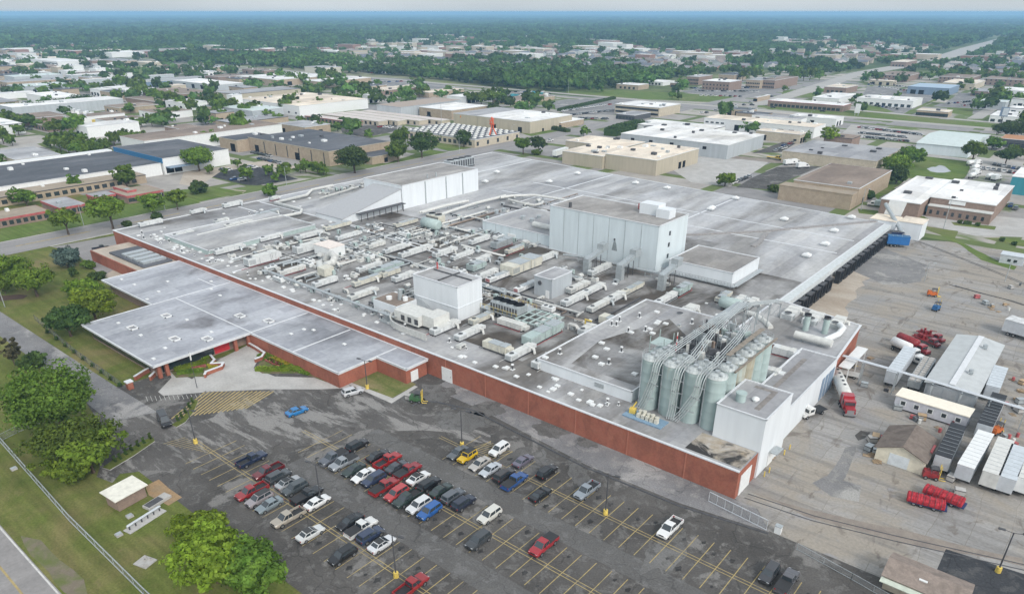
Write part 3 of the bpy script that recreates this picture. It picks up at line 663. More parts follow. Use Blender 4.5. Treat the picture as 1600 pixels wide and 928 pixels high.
# ---- office wing at the front left
OZ = 3.9
off = thing('office_building', 'flat-roofed single-storey office wing with white fascia in front of the red wall', 'office', (-165,82,0))
OP = [(-224,101.6),(-224,77.4),(-192.6,77.4),(-192.6,59.0),(-154.8,59.0),(-154.8,83.8),(-119.8,83.8),(-119.8,94.8),(-109.6,94.8),(-109.6,101.6)]
a = MB(); a.prism(OP, OZ-.5, OZ-.02, 0, bot=True); a.build('fascia', m_coping, off)
a = MB(); a.poly(OP, OZ); a.build('roof', m_roof_office, off)
a = MB(); coping(a, OP, OZ-.02, .3, .14); a.build('coping', m_coping, off)
a = MB(); a.box(-222.6,78.8,.02,-193,101,3.4); a.box(-191.4,60.4,.02,-157.6,101,3.38); a.build('wall', m_brick_b, off)
a = MB(); a.box(-157.5,83.84,.02,-120,101,3.39); a.box(-120.1,94.84,.02,-109.9,101.3,3.36); a.build('wall', m_brick, off)
a = MB(); a.box(-157.55,62,.4,-157.5,75,3.2); a.build('window', m_glass, off)
a = MB(); a.box(-191,60.33,.6,-160,60.38,3.0); a.build('window', m_glass, off)
a = MB(); a.box(-157.58,75.2,.3,-157.52,79.2,3.3); a.build('sign_panel', flat('red_panel', (.5,.03,.04)), off)
for y in (60.2,62,79.6,83.2):
    a = MB(); a.box(-156.4,y,.02,-155.6,y+.8,3.4); a.build('pillar', m_brick, off)
a = MB(); a.box(-109.85,96.2,.02,-109.75,98.4,2.6); a.build('door', m_white, off)
a = MB()
for p, q in (((-192.6,77.4),(-192.6,101)), ((-192.6,84),(-154.8,84)), ((-154.8,84),(-154.8,101)), ((-203,96.5),(-192.6,96.5)), ((-137,84),(-137,101)), ((-119.8,94.8),(-119.8,101))):
    d = Vector((q[0]-p[0], q[1]-p[1])).normalized(); n_ = (-d.y*.16, d.x*.16)
    a.prism([(p[0]-n_[0],p[1]-n_[1]),(q[0]-n_[0],q[1]-n_[1]),(q[0]+n_[0],q[1]+n_[1]),(p[0]+n_[0],p[1]+n_[1])], OZ+.012, OZ+.12)
a.build('roof_seam', m_coping, off)
for u, v in ((207,513),(273,530),(324,530),(260,494),(375,494),(420,502),(378,424),(400,422)):
    x, y = at(u, v, OZ); a = MB(); coping(a, [(x-1.3,y-.9),(x+1.3,y-.9),(x+1.3,y+.9),(x-1.3,y+.9)], OZ+.01, .22, .3); a.box(x-1.2,y-.8,OZ+.01,x+1.2,y+.8,OZ+.1,1); a.build('skylight', [m_white, m_roof_gr], off)
for u, v in ((185,505),(220,524),(292,500),(258,544),(330,519),(240,561),(210,445),(230,468),(248,456),(262,440),(190,437),(330,452),(344,462),(475,515),(490,516),(538,538),(330,440),(420,455),(455,522)):
    x, y = at(u, v, OZ); a = MB(); a.box(x-.45,y-.35,OZ+.01,x+.45,y+.35,OZ+.22); a.build('roof_curb', m_white, off)
# brick equipment court between office and hall
ct = thing('brick_enclosure', 'open-topped brick enclosure with dark rooftop equipment between office and hall', 'building', (-240,96,0))
a = MB(); a.box(-259,88.5,.02,-224.3,101.5,3.6,bot=False); a.build('wall', m_brick, ct)
a = MB(); a.box(-258.6,88.9,3.0,-224.6,101.4,3.65); a.build('roof', m_conc_tan, ct)
a = MB(); a.box(-250,91,3.65,-226,100.5,4.2); a.build('equipment_deck', m_roof_dk, ct)
a = MB()
for i in range(4): a.box(-243+i*4.2,92,4.2,-240.5+i*4.2,99.5,4.9)
a.build('louvre_bank', m_galv, ct)
# ================================================================ machines on the factory roof
def rtu(u, v, u2, v2, tone, zone, w=2.0, h=1.35, legs=True, fan=True, axis=None, z=RZ):
    a, b = at(u, v, z+.4), at(u2, v2, z+.4)
    if axis is None: axis = 'y' if abs(b[1]-a[1]) > abs(b[0]-a[0]) else 'x'
    L = max(3.0, (abs(b[1]-a[1]) if axis == 'y' else abs(b[0]-a[0])))
    UNITS.append((zone, u, (a[0]+b[0])/2, (a[1]+b[1])/2, L, w, h, tone, axis, z, legs, fan))
UNITS = []
TONES = {'white': flat('unit_white', (.60,.615,.61), .5, .4, var=.1), 'cream': m_cream, 'off-white': m_offwh, 'grey-green': m_green, 'grey': m_galv, 'red-ended': m_white}
Z_W = 'on the roof by the west road'
Z_F = 'in the roof row behind the red wall'
Z_M = 'on the roof left of the white cube'
Z_T = 'on the roof before the tall block'
Z_S = 'near the small grey-topped cube'
Z_B = 'on the front block beside the silos'
Z_D = 'between the silos and the dock'
for q in [
 (216,354,255,347,'white',Z_W),(272,374,300,364,'white',Z_W),(300,335,317,329,'white',Z_W),(350,325,377,318,'white',Z_W),(337,351,356,345,'white',Z_W),(354,359,388,348,'off-white',Z_W),(404,341,432,330,'grey',Z_W),(422,313,434,310,'white',Z_W),
 (337,399,377,386,'white',Z_M),(406,378,440,368,'white',Z_M),(464,376,497,364,'white',Z_M),(508,361,543,350,'cream',Z_M),(527,376,560,365,'white',Z_M),(385,416,433,402,'white',Z_M,3.2,2.4),(462,397,497,386,'white',Z_M,3.0,2.3),
 (438,432,474,418,'off-white',Z_F),(490,449,526,437,'white',Z_F),(554,449,588,434,'cream',Z_M),(547,470,584,454,'off-white',Z_F),
 (574,389,600,381,'off-white',Z_M),(601,397,631,386,'white',Z_M),(624,403,672,388,'white',Z_M),(560,426,594,413,'white',Z_M),(580,429,625,414,'grey-green',Z_M,2.6,1.3),(596,434,623,424,'cream',Z_M),(616,441,645,429,'white',Z_M),
 (618,356,647,346,'cream',Z_M),(680,403,708,391,'white',Z_T),(707,407,735,396,'white',Z_T),(736,383,762,372,'white',Z_T),(773,389,794,379,'grey',Z_T,3.0,2.0),(793,397,814,387,'cream',Z_T),(840,411,866,399,'white',Z_T),(921,431,952,417,'white',Z_T),
 (734,423,753,416,'grey-green',Z_T,2.8,2.0),(738,415,761,405,'white',Z_T),(793,430,835,410,'cream',Z_T,4.6,3.2,True,False),(746,439,774,425,'white',Z_S),(763,442,795,427,'red-ended',Z_S),(808,458,834,443,'red-ended',Z_S),
 (881,479,912,462,'white',Z_S),(911,462,942,447,'white',Z_S),(888,459,916,445,'off-white',Z_S),(921,488,953,470,'off-white',Z_S),(952,473,970,462,'white',Z_S),(974,462,1000,446,'cream',Z_S),
 (679,525,709,505,'white',Z_F),(716,533,749,513,'white',Z_F),(737,508,765,493,'cream',Z_F),(796,565,828,543,'white',Z_F),(757,540,796,552,'cream',Z_F,2.6,2.0,True,False),(822,540,872,513,'grey-green',Z_F,3.4,2.6,True,False),(838,577,864,556,'white',Z_F),(838,514,872,498,'white',Z_F),(908,524,924,514,'white',Z_F),(778,504,822,515,'off-white',Z_F,2.2,1.6,True,False),
 (1024,478,1055,461,'white',Z_B),(1056,461,1075,450,'grey-green',Z_B,2.6,2.0),(1055,504,1086,487,'white',Z_B,2.8,2.2),(1057,497,1074,487,'white',Z_B),(938,502,974,511,'cream',Z_B,2.6,1.8,True,False),
 (1116,471,1143,462,'cream',Z_D),(1145,477,1163,469,'white',Z_D),(1163,482,1182,473,'white',Z_D),(1208,549,1241,558,'white',Z_D,2.4,1.8,True,False),(1194,590,1218,586,'white',Z_D,2.4,2.0,True,False,'x'),(1228,503,1242,490,'white',Z_D,3.4,2.4),(1262,511,1276,498,'white',Z_D,3.4,2.4),(1298,517,1316,506,'off-white',Z_D,3.0,2.2),
]: rtu(*q)
zones = {}
for un in UNITS: zones.setdefault(un[0], []).append(un)
for zn, us in zones.items():
    us.sort(key=lambda q: seen(q[2], q[3], RZ)[0])
    for k, (z_, u, x, y, L, w, h, tone, ax, z, legs, fan) in enumerate(us):
        w *= rnd.uniform(.82,1.08); h *= rnd.uniform(.8,1.05); L *= .96
        wd = 'long' if L > 8.5 else ('short' if L < 5.2 else 'boxy')
        r = thing('rooftop_air_unit', '%s %s air unit, %s from left %s' % (tone, wd, ORDS[k], zn), 'air unit', (x, y, z), 'rooftop air units of the factory')
        lx, ly = (w, L) if ax == 'y' else (L, w); body = TONES[tone]
        zb = .45 if legs else .2
        a = MB(); a.box(x-lx/2+.1,y-ly/2+.1,z+.02,x-lx/2+.25,y+ly/2-.1,z+zb-.02) if ax == 'y' else a.box(x-lx/2+.1,y-ly/2+.1,z+.02,x+lx/2-.1,y-ly/2+.25,z+zb-.02)
        a.box(x+lx/2-.25,y-ly/2+.1,z+.02,x+lx/2-.1,y+ly/2-.1,z+zb-.02) if ax == 'y' else a.box(x-lx/2+.1,y+ly/2-.25,z+.02,x+lx/2-.1,y+ly/2-.1,z+zb-.02)
        a.box(x-.15,y-ly/2,z+.02,x+.15,y+ly/2,z+zb-.03) if ax == 'y' else a.box(x-lx/2,y-.15,z+.02,x+lx/2,y+.15,z+zb-.03)
        a.build('base_frame', m_dkgrey, r)
        A_ = ax == 'y'; lo, wd2 = (ly, lx) if A_ else (lx, ly)
        def lb(m, s0, s1, t0, t1, z0, z1, mi=0):   # box in the unit's own length/width fractions
            p0, p1, q0, q1 = -lo/2+lo*s0, -lo/2+lo*s1, -wd2/2+wd2*t0, -wd2/2+wd2*t1
            m.box(x+q0,y+p0,z+zb+z0,x+q1,y+p1,z+zb+z1,mi) if A_ else m.box(x+p0,y+q0,z+zb+z0,x+p1,y+q1,z+zb+z1,mi)
        sp = rnd.uniform(.24,.34); sp2 = rnd.uniform(.62,.8)
        a = MB(); lb(a, 0, sp-.012, 0, 1, 0, h*rnd.uniform(.86,1.0)); lb(a, sp-.012, sp2-.008, .03, .97, 0, h*.93); lb(a, sp2+.008, 1, .01, .99, 0, h); lb(a, sp2-.008, sp2+.008, .1, .9, 0, h*.9)
        if rnd.random() < .6: lb(a, .97, 1+1.0/lo, .1, .9, h*.15, h*.8)
        a.build('cabinet', body, r)
        a = MB(); lb(a, sp, sp2-.02, -.0, 1.0, h*.935, h*.97); lb(a, sp2+.02, 1.01, -.02, 1.02, h+.003, h+.05); a.build('top_panel', m_offwh if tone in ('white','off-white') else m_galv, r)
        if fan:
            nf = 2 if lo*sp > 3.2 else 1
            for i in range(nf):
                fx, fy = (x, y-lo/2+lo*sp*(i+.5)/nf) if A_ else (x-lo/2+lo*sp*(i+.5)/nf, y)
                a = MB(); a.cyl(fx,fy,z+zb+h+.003,z+zb+h+.14,wd2*.3,14,0,None,1); a.build('fan_shroud', [m_galv, m_dkgrey], r)
            a = MB()
            for i in range(5): lb(a, -.006, -.001, .1, .9, h*(.12+i*.15), h*(.2+i*.15))
            a.build('intake_louvre', m_rust if tone == 'red-ended' else m_galv, r)
        a = MB()
        for i in range(6): q = sp*(.1+.14*i); lb(a, q, q+.02, 1.002, 1.02, h*.15, h*.75)
        a.build('coil_guard', m_galv, r)
        a = MB()
        for q in (sp+.1, sp2-.06, sp2+.1): lb(a, q, q+.012, 1.003, 1.012, h*.1, h*.85); lb(a, q, q+.012, -.012, -.003, h*.1, h*.85)
        a.build('door_seam', m_galv, r)
        if tone not in ('cream',) or L < 9:
            a = MB(); sd_ = rnd.choice((-1,1)); q0 = -lo/2+lo*.86
            if A_: a.tube([(x+sd_*wd2*.45,y+q0,z+zb+h*.6),(x+sd_*(wd2*.5+.7),y+q0,z+zb+h*.6),(x+sd_*(wd2*.5+1.0),y+q0,z+.05)], .34, 8)
            else: a.tube([(x+q0,y+sd_*wd2*.45,z+zb+h*.6),(x+q0,y+sd_*(wd2*.5+.7),z+zb+h*.6),(x+q0,y+sd_*(wd2*.5+1.0),z+.05)], .34, 8)
            a.build('supply_duct', rnd.choice((m_duct,m_galv,m_offwh)), r)
            a = MB(); s2_ = -sd_
            if A_: a.tube([(x+s2_*(wd2*.5+.35),y-lo*.5-rnd.uniform(.5,3),z+.3),(x+s2_*(wd2*.5+.35),y+lo*.45,z+.3),(x+s2_*wd2*.5,y+lo*.45,z+zb+.5)], .07, 5)
            else: a.tube([(x-lo*.5-rnd.uniform(.5,3),y+s2_*(wd2*.5+.35),z+.3),(x+lo*.45,y+s2_*(wd2*.5+.35),z+.3),(x+lo*.45,y+s2_*wd2*.5,z+zb+.5)], .07, 5)
            a.build('conduit', rnd.choice((m_galv,m_dkgrey,m_rust,m_duct)), r)
# big ribbed dust filter house with its curved screen wall
dh = thing('filter_house', 'big cream filter house behind a curved screen wall at the white cube block', 'filter house', (*at(640,515,RZ), RZ))
x, y = at(652, 508, RZ)
a = MB(); a.box(x-5.5,y-2.5,RZ+1.0,x+3,y+3.2,RZ+3.6); a.box(x+3.1,y-1.0,RZ+1.0,x+7,y+4.5,RZ+3.9); a.build('cabinet', m_offwh, dh)
a = MB()
for i in range(9):
    t0 = math.pi*1.0+i*math.pi*.55/9; t1 = math.pi*1.0+(i+1)*math.pi*.55/9
    p = (x+1+8*math.cos(t0), y-1+5.4*math.sin(t0)); q = (x+1+8*math.cos(t1), y-1+5.4*math.sin(t1))
    a.add([(p[0],p[1],RZ+.7),(q[0],q[1],RZ+.7),(q[0],q[1],RZ+2.3),(p[0],p[1],RZ+2.3),(p[0]+.2,p[1]+.2,RZ+.7),(q[0]+.2,q[1]+.2,RZ+.7),(q[0]+.2,q[1]+.2,RZ+2.3),(p[0]+.2,p[1]+.2,RZ+2.3)], [(0,1,2,3),(5,4,7,6),(3,2,6,7)])
e = (x+1+8*math.cos(t1), y-1+5.4*math.sin(t1)); a.box(e[0],e[1]-.1,RZ+.7,e[0]+7.5,e[1]+.1,RZ+2.3); a.build('screen_wall', m_duct, dh)
a = MB()
for i in range(3): a.box(x-3+i*2.4,y-2.55,RZ+1.5,x-1.7+i*2.4,y-2.51,RZ+2.9)
a.build('fan_opening', m_dkgrey, dh)
a = MB()
for i in range(6): a.box(x-6.2,y-4.5+i*.8,RZ+.1,x-8.8,y-4.4+i*.8,RZ+.9)
a.build('support_frame', m_galv, dh)
# cooling towers and tanks
def coolbox(name, label, u, v, lx, ly, h, n, mat, z=RZ, slat=True):
    x, y = at(u, v, z); t = thing(name, label, 'cooling unit', (x, y, z))
    a = MB(); a.box(x-lx/2,y-ly/2,z+.6,x+lx/2,y+ly/2,z+.6+h); a.build('cabinet', mat, t)
    a = MB(); a.box(x-lx/2,y-ly/2,z+.02,x-lx/2+.3,y+ly/2,z+.58); a.box(x+lx/2-.3,y-ly/2,z+.02,x+lx/2,y+ly/2,z+.58); a.build('base_frame', m_dkgrey, t)
    for i in range(n):
        f = (i+.5)/n; fx, fy = (x, y-ly/2+ly*f) if ly > lx else (x-lx/2+lx*f, y)
        a = MB(); a.cyl(fx,fy,z+.6+h+.003,z+1.0+h,min(lx,ly)*.38,14,0,None,1); a.build('fan_shroud', [m_galv, m_void], t)
    if slat:
        a = MB(); m = 10
        for i in range(m):
            if ly > lx: a.box(x+lx/2+.003,y-ly/2+ly*(i+.1)/m,z+.9,x+lx/2+.05,y-ly/2+ly*(i+.7)/m,z+.3+h)
            else: a.box(x-lx/2+lx*(i+.1)/m,y-ly/2-.05,z+.9,x-lx/2+lx*(i+.7)/m,y-ly/2-.003,z+.3+h)
        a.build('louvre_bank', m_dkgrey, t)
    return t
coolbox('cooling_tower', 'long dark louvred cooling tower at the far back roof edge', 718,262,5,17,3.6,4,m_galv)
coolbox('cooling_tower', 'cream-topped louvred cooling tower right of the sloped roof', 681,349,6.5,3.5,2.6,2,m_cream)
coolbox('cooling_deck', 'grey louvred chiller on a raised steel deck beside the white cube block', 795,487,9,4,1.8,4,m_galv,RZ+1.8)
dk = thing('steel_deck', 'raised grey steel deck with open square frames behind the front air units', 'steel deck', (*at(825,495,RZ), RZ))
a = MB(); x, y = at(800, 492, RZ); a.box(x-7,y-4.5,RZ+1.6,x+5,y+4,RZ+1.78)
for i in range(4):
    for j in range(2): a.box(x-6.8+i*3.9,y-4.3+j*8,RZ+.02,x-6.6+i*3.9,y-4.1+j*8,RZ+1.6)
a.build('platform', m_galv, dk)
a = MB()
for i in range(5): a.box(x+5.2+i*2.2,y-5.4,RZ+1.9,x+5.5+i*2.2,y+3.2,RZ+2.2)
for j in range(4): a.box(x+5.2,y-5.4+j*2.7,RZ+1.86,x+14.3,y-5.1+j*2.7,RZ+2.16)
a.build('open_frame', m_green, dk)
a = MB()
for j in (-4.45, 3.9):
    a.box(x-7,y+j,RZ+2.8,x+5,y+j+.06,RZ+2.86)
    for i in range(9): a.box(x-7+i*1.5,y+j,RZ+1.79,x-6.94+i*1.5,y+j+.06,RZ+2.8)
a.build('railing', m_yel, dk)
def tank(name, label, u, v, r, h, mat, z=RZ, horiz=None):
    x, y = at(u, v, z); t = thing(name, label, 'tank', (x, y, z)); a = MB()
    if horiz:
        dx, dy = (horiz, 0) if name != 'storage_tank_y' else (0, horiz)
        a.tube([(x-dx/2,y,z+r+.5),(x-dx/2+.4,y,z+r+.5),(x+dx/2-.4,y,z+r+.5),(x+dx/2,y,z+r+.5)], [r*.6,r,r,r*.6], 14); a.build('shell', mat, t)
        a = MB(); a.box(x-dx*.35,y-r*.7,z+.02,x-dx*.25,y+r*.7,z+r*.6+.2); a.box(x+dx*.25,y-r*.7,z+.02,x+dx*.35,y+r*.7,z+r*.6+.2); a.build('saddle', m_dkgrey, t)
    else:
        a.lathe(x, y, [(r,z+.02),(r,z+h),(r*.7,z+h+.35*r),(.02,z+h+.45*r)], 18); a.build('shell', mat, t)
        a = MB(); a.cyl(x,y,z+h+.4*r,z+h+.4*r+.5,.3,8); a.build('hatch', m_galv, t)
tank('storage_tank', 'pale green round-ended tank lying on the middle roof', 674,360,1.9,0,m_green,horiz=8)
tank('storage_tank', 'pale green oval tank lying on the roof near the dock', 1140,486,1.6,0,m_green,horiz=6)
tank('storage_tank', 'brown-topped upright tank behind the silos', 1088,537,1.5,2.2,flat('brown_tank',(.33,.25,.16)))
tank('storage_tank', 'cream upright tank left of the brown-topped tank', 1072,546,1.3,1.8,m_cream)
tank('storage_tank', 'small cream upright tank behind the brown-topped tank', 1060,524,1.1,2.0,m_cream)
# cream spiral fan ducts
dt = thing('fan_duct', 'fat cream coiled fan duct on the middle roof', 'duct', (*at(515,418,RZ), RZ)); x, y = at(515,418,RZ)
a = MB(); a.tube([(x-3.5,y+1.5,RZ+1.2),(x-2.8,y+1.8,RZ+2.8),(x-1,y+2,RZ+3.6),(x+1.2,y+1.6,RZ+3.2),(x+1.8,y,RZ+1.8),(x+1,y-2,RZ+1.4),(x+3,y-3.5,RZ+1.4)], 1.15, 12); a.build('duct_run', m_duct, dt)
a = MB(); a.tube([(x-2,y-2,RZ+1.3),(x+3.5,y-5.5,RZ+1.3)], 1.1, 12); a.build('duct_run', m_offwh, dt)
a = MB(); a.box(x+3.6,y-7,RZ+.3,x+7,y-3.5,RZ+2.7); a.build('fan_box', m_cream, dt)
a = MB()
for s in (-2.5, 1.0, 5.0): a.box(x+s,y-.8-abs(s),RZ+.02,x+s+.3,y-.4-abs(s),RZ+.5)
a.build('support', m_dkgrey, dt)
wb = thing('roof_house', 'small square white roof house on the middle roof', 'roof house', (*at(515,402,RZ), RZ)); x, y = at(513,400,RZ)
a = MB(); a.box(x-4,y-2.2,RZ+.02,x+4,y+3.8,RZ+3.6); a.build('wall', m_white, wb)
a = MB(); a.box(x-4.1,y-2.3,RZ+3.603,x+4.1,y+3.9,RZ+3.75); a.build('roof', flat('pale_pink_roof',(.72,.64,.58)), wb)
a = MB(); a.box(x+2.2,y-2.24,RZ+.3,x+3.2,y-2.203,RZ+2); a.build('vent', m_dkgrey, wb)
g2 = thing('roof_house', 'low dark-topped roof house with vents left of the white cube block', 'roof house', (*at(616,488,RZ), RZ)); x, y = at(616,486,RZ)
a = MB(); a.box(x-4.5,y-3,RZ+.02,x+4.5,y+4,RZ+3.2); a.build('wall', m_clad_w, g2)
a = MB(); a.box(x-4.3,y-2.8,RZ+3.203,x+4.3,y+3.8,RZ+3.25); a.build('roof', m_roof_br, g2)
a = MB(); a.tube([(x+1.4,y+1,RZ+3.2),(x+1.8,y+1,RZ+6.2)], .55, 8); a.build('stack', m_galv, g2)
a = MB(); a.cyl(x-1,y-.5,RZ+3.25,RZ+4,.8,10); a.cyl(x+3,y+1.5,RZ+3.25,RZ+4.2,.7,10); a.build('roof_vent', m_white, g2)
# pipe runs and ducts
def run(name, label, px, r, mat, z, sup=6.0, n=6, cat='pipe', gap=0, cnt=1):
    P = [at(u, v, z) + (z,) for u, v in px]; t = thing(name, label, cat, (P[0][0], P[0][1], RZ))
    for k in range(cnt):
        a = MB(); a.tube([(p[0]+k*gap, p[1]+k*gap*.6, p[2]) for p in P], r, n); a.build('pipe' if cat == 'pipe' else 'duct_run', mat, t)
    a = MB(); ok = False
    for p, q in zip(P, P[1:]):
        L = math.dist(p, q); m = max(1, int(L/sup))
        for i in range(m):
            s = (i+.5)/m; x, y = p[0]+(q[0]-p[0])*s, p[1]+(q[1]-p[1])*s
            a.box(x-.35,y-.1,RZ+.03,x-.2,y+.1,z-r-.01); a.box(x+.2+gap*cnt,y-.1,RZ+.03,x+.35+gap*cnt,y+.1,z-r-.01); a.box(x-.35,y-.1,z-r-.13,x+.35+gap*cnt,y+.1,z-r-.02)
    a.build('pipe_stand', m_galv, t); return t
run('roof_pipe', 'pair of long silver pipes on stands behind the red front wall', [(418,424),(470,444),(540,469),(616,496)], .22, m_galv, RZ+1.6, gap=.8, cnt=2)
run('roof_duct', 'fat white duct zigzagging across the pale west roof', [(308,369),(390,349),(469,333),(472,328),(430,317),(479,305),(487,297),(520,290)], .6, m_offwh, RZ+1.0, 7, 10, 'duct')
run('roof_pipe', 'thin white pipe along the middle roof toward the sloped roof', [(372,402),(450,382),(500,371)], .25, m_offwh, RZ+.7)
run('roof_duct', 'white duct running right from the northwest block', [(690,335),(716,326),(745,317),(790,306)], .55, m_offwh, RZ+1.4, 7, 10, 'duct')
run('roof_duct', 'curved white duct behind the low pale blue block', [(782,309),(800,306),(835,305),(862,309),(885,313)], .5, m_offwh, RZ+1.6, 7, 10, 'duct')
run('roof_duct', 'snaking white duct by the curved duct behind the pale blue block', [(795,312),(818,318),(835,321),(846,318),(848,315)], .5, m_duct, RZ+1.4, 7, 10, 'duct')
run('roof_pipe', 'pipe run on frames in front of the tall pale block', [(880,398),(930,404),(985,418),(1035,428)], .3, m_galv, RZ+1.8, gap=.7, cnt=2)
run('roof_duct', 'bent white duct near the dock corner of the roof', [(1165,488),(1180,492),(1198,505),(1204,512)], .7, m_offwh, RZ+1.2, 4, 10, 'duct')
run('roof_pipe', 'long thin pipe on the middle roof in front of the sloped roof', [(548,353),(600,370),(660,389),(700,400)], .2, m_coping, RZ+.5)
run('roof_pipe', 'pipe run behind the cream filter house', [(560,436),(600,424),(640,411)], .22, m_galv, RZ+.9)
run('roof_pipe', 'dark pipe run right of the low front roof block', [(930,500),(965,485),(1000,466)], .25, m_dkgrey, RZ+.8)
run('roof_pipe', 'pipe run across the cluttered roof behind the sloped lean-to', [(500,310),(540,298),(560,292)], .4, m_duct, RZ+1.2)
run('roof_duct', 'white ducts beside the cream-topped cooling tower', [(655,332),(690,322),(728,314)], .45, m_offwh, RZ+1.8, 5, 10, 'duct', .9, 2)
# dock-corner twin cylinders and chimneys
for (u, v, lab) in ((1258,516,'left'), (1288,521,'right')):
    x, y = at(u, v, 6.4); t = thing('chimney', '%s one of two grey-green chimneys on the brick wing roof' % lab, 'chimney', (x,y,6.4))
    a = MB(); a.cyl(x,y,6.43,10.2,.75,14); a.build('shaft', m_green, t)
    a = MB(); a.cyl(x,y,10.2,10.7,.8,14,0,None,1); a.build('rim', [m_dkgrey, m_void], t)
run('roof_duct', 'white sectioned duct drum on the brick wing roof', [(1242,522),(1270,529),(1300,537)], .9, m_offwh, 7.9, 4, 12, 'duct')
run('roof_duct', 'white elbow duct on the outer edge of the brick wing', [(1285,533),(1310,522),(1318,513),(1312,507)], .7, m_white, 7.9, 4, 10, 'duct')
# ceramic grey elbows in front of the tall block: three roof stair towers
for i, (u, v) in enumerate(((917,427), (968,437), (1033,453))):
    x, y = at(u, v, RZ); t = thing('pipe_tower', '%s of three grey duct towers leaning to the tall block' % ['left','middle','right'][i], 'duct tower', (x,y,RZ), 'duct towers before the tall block')
    a = MB(); a.box(x-1,y-.8,RZ+.02,x+1,y+.8,RZ+3.6); a.build('shaft', m_galv, t)
    a = MB(); a.add([(x-.9,y-.7,RZ+3.6),(x+.9,y-.7,RZ+3.6),(x+.9,y+9,RZ+5.4),(x-.9,y+9,RZ+5.4),(x-.9,y-.7,RZ+4.6),(x+.9,y-.7,RZ+4.6),(x+.9,y+9,RZ+6.4),(x-.9,y+9,RZ+6.4)], [(0,1,5,4),(1,2,6,5),(2,3,7,6),(3,0,4,7),(4,5,6,7),(3,2,1,0)]); a.box(x-1.1,y+6.5,RZ+5.2,x+1.1,y+9.5,RZ+7.4); a.build('elbow_duct', m_galv, t)
    a = MB()
    for j in (3, 6): a.box(x-.8,y+j,RZ+.02,x-.65,y+j+.15,RZ+4.4); a.box(x+.65,y+j,RZ+.02,x+.8,y+j+.15,RZ+4.4)
    a.build('support', m_dkgrey, t)
# gooseneck vents on the big pale roof
vb = MB(); vb.box(-.8,-.8,.02,.8,.8,.5,1); vb.box(-1.3,-1.0,.5,1.3,1.0,1.0); vb.add([(-1.3,-1.0,1.0),(1.3,-1.0,1.0),(1.3,1.0,1.0),(-1.3,1.0,1.0),(0,-.6,1.5),(0,.6,1.5)], [(0,1,4),(1,2,5,4),(2,3,5),(3,0,4,5)])
vm = vb.mesh('roof_vent', [m_white, m_galv])
V = [(776,271),(902,273),(858,286),(993,288),(1042,296),(1110,329),(1149,312),(1303,363),(1289,384),(1260,402),(1330,342),(1112,327),(758,286),(1225,345),(690,262)]
for u, v in V:
    x, y = at(u, v, RZ); o = bpy.data.objects.new('roof_vent', vm); COL.objects.link(o); o.location = (x, y, RZ)
    tag(o, 'white hooded vent standing on the big pale back roof', 'roof vent', 'hooded vents on the back roof')
# small white curbs and stubs all over the roof
cm = MB(); cm.box(-.6,-.5,.0,.6,.5,.35,0); cmesh = cm.mesh('roof_curb', [m_white])
cm = MB(); cm.cyl(0,0,0,1.1,.18,8,0); cm.cyl(0,0,1.1,1.3,.35,8,1); cm.box(-.45,-.45,0,.45,.45,.12,1); cmesh2 = cm.mesh('vent_stub', [m_dkgrey, m_white])
occ = [(q[2], q[3], max(q[4], q[5])/2+1) for q in UNITS] + [(-117,194,24), (-125,124,11), (-111,152,6), (-84,197,14), (-225,205,32), (-222,175,16), (-50,125,12)]
def clear(x, y): return all(max(abs(x-a), abs(y-b)) > r for a, b, r in occ)
cnt = 0
while cnt < 190:
    x, y = rnd.uniform(-262,-62), rnd.uniform(103.2,182)
    if rnd.random() < .35: y = 104 + rnd.random()*6
    if not clear(x, y) or (-86 < x < -60 and 110 < y < 159): continue
    stub = rnd.random() < .25; cnt += 1
    o = bpy.data.objects.new('vent_stub' if stub else 'roof_curb', cmesh2 if stub else cmesh); COL.objects.link(o); o.location = (x, y, RZ+.045); o.rotation_euler[2] = rnd.choice((0, math.pi/2))
    s_ = rnd.uniform(.5, 1.1); o.scale = (s_, s_, s_)
    if stub: tag(o, 'thin dark vent stub with a pale cap on the factory roof', 'vent stub', 'vent stubs on the factory roof')
    else: tag(o, 'small low white square curb on the factory roof', 'roof curb', 'white curbs on the factory roof')
for k in range(26):
    x, y = rnd.uniform(-84,-64), rnd.uniform(112.5,152)
    stub = rnd.random() < .3
    o = bpy.data.objects.new('vent_stub' if stub else 'roof_curb', cmesh2 if stub else cmesh); COL.objects.link(o); o.location = (x, y, 7.95)
    if stub: tag(o, 'thin dark vent stub on the stained front roof block', 'vent stub', 'vent stubs on the front roof block')
    else: tag(o, 'small white curb on the stained front roof block', 'roof curb', 'white curbs on the front roof block')
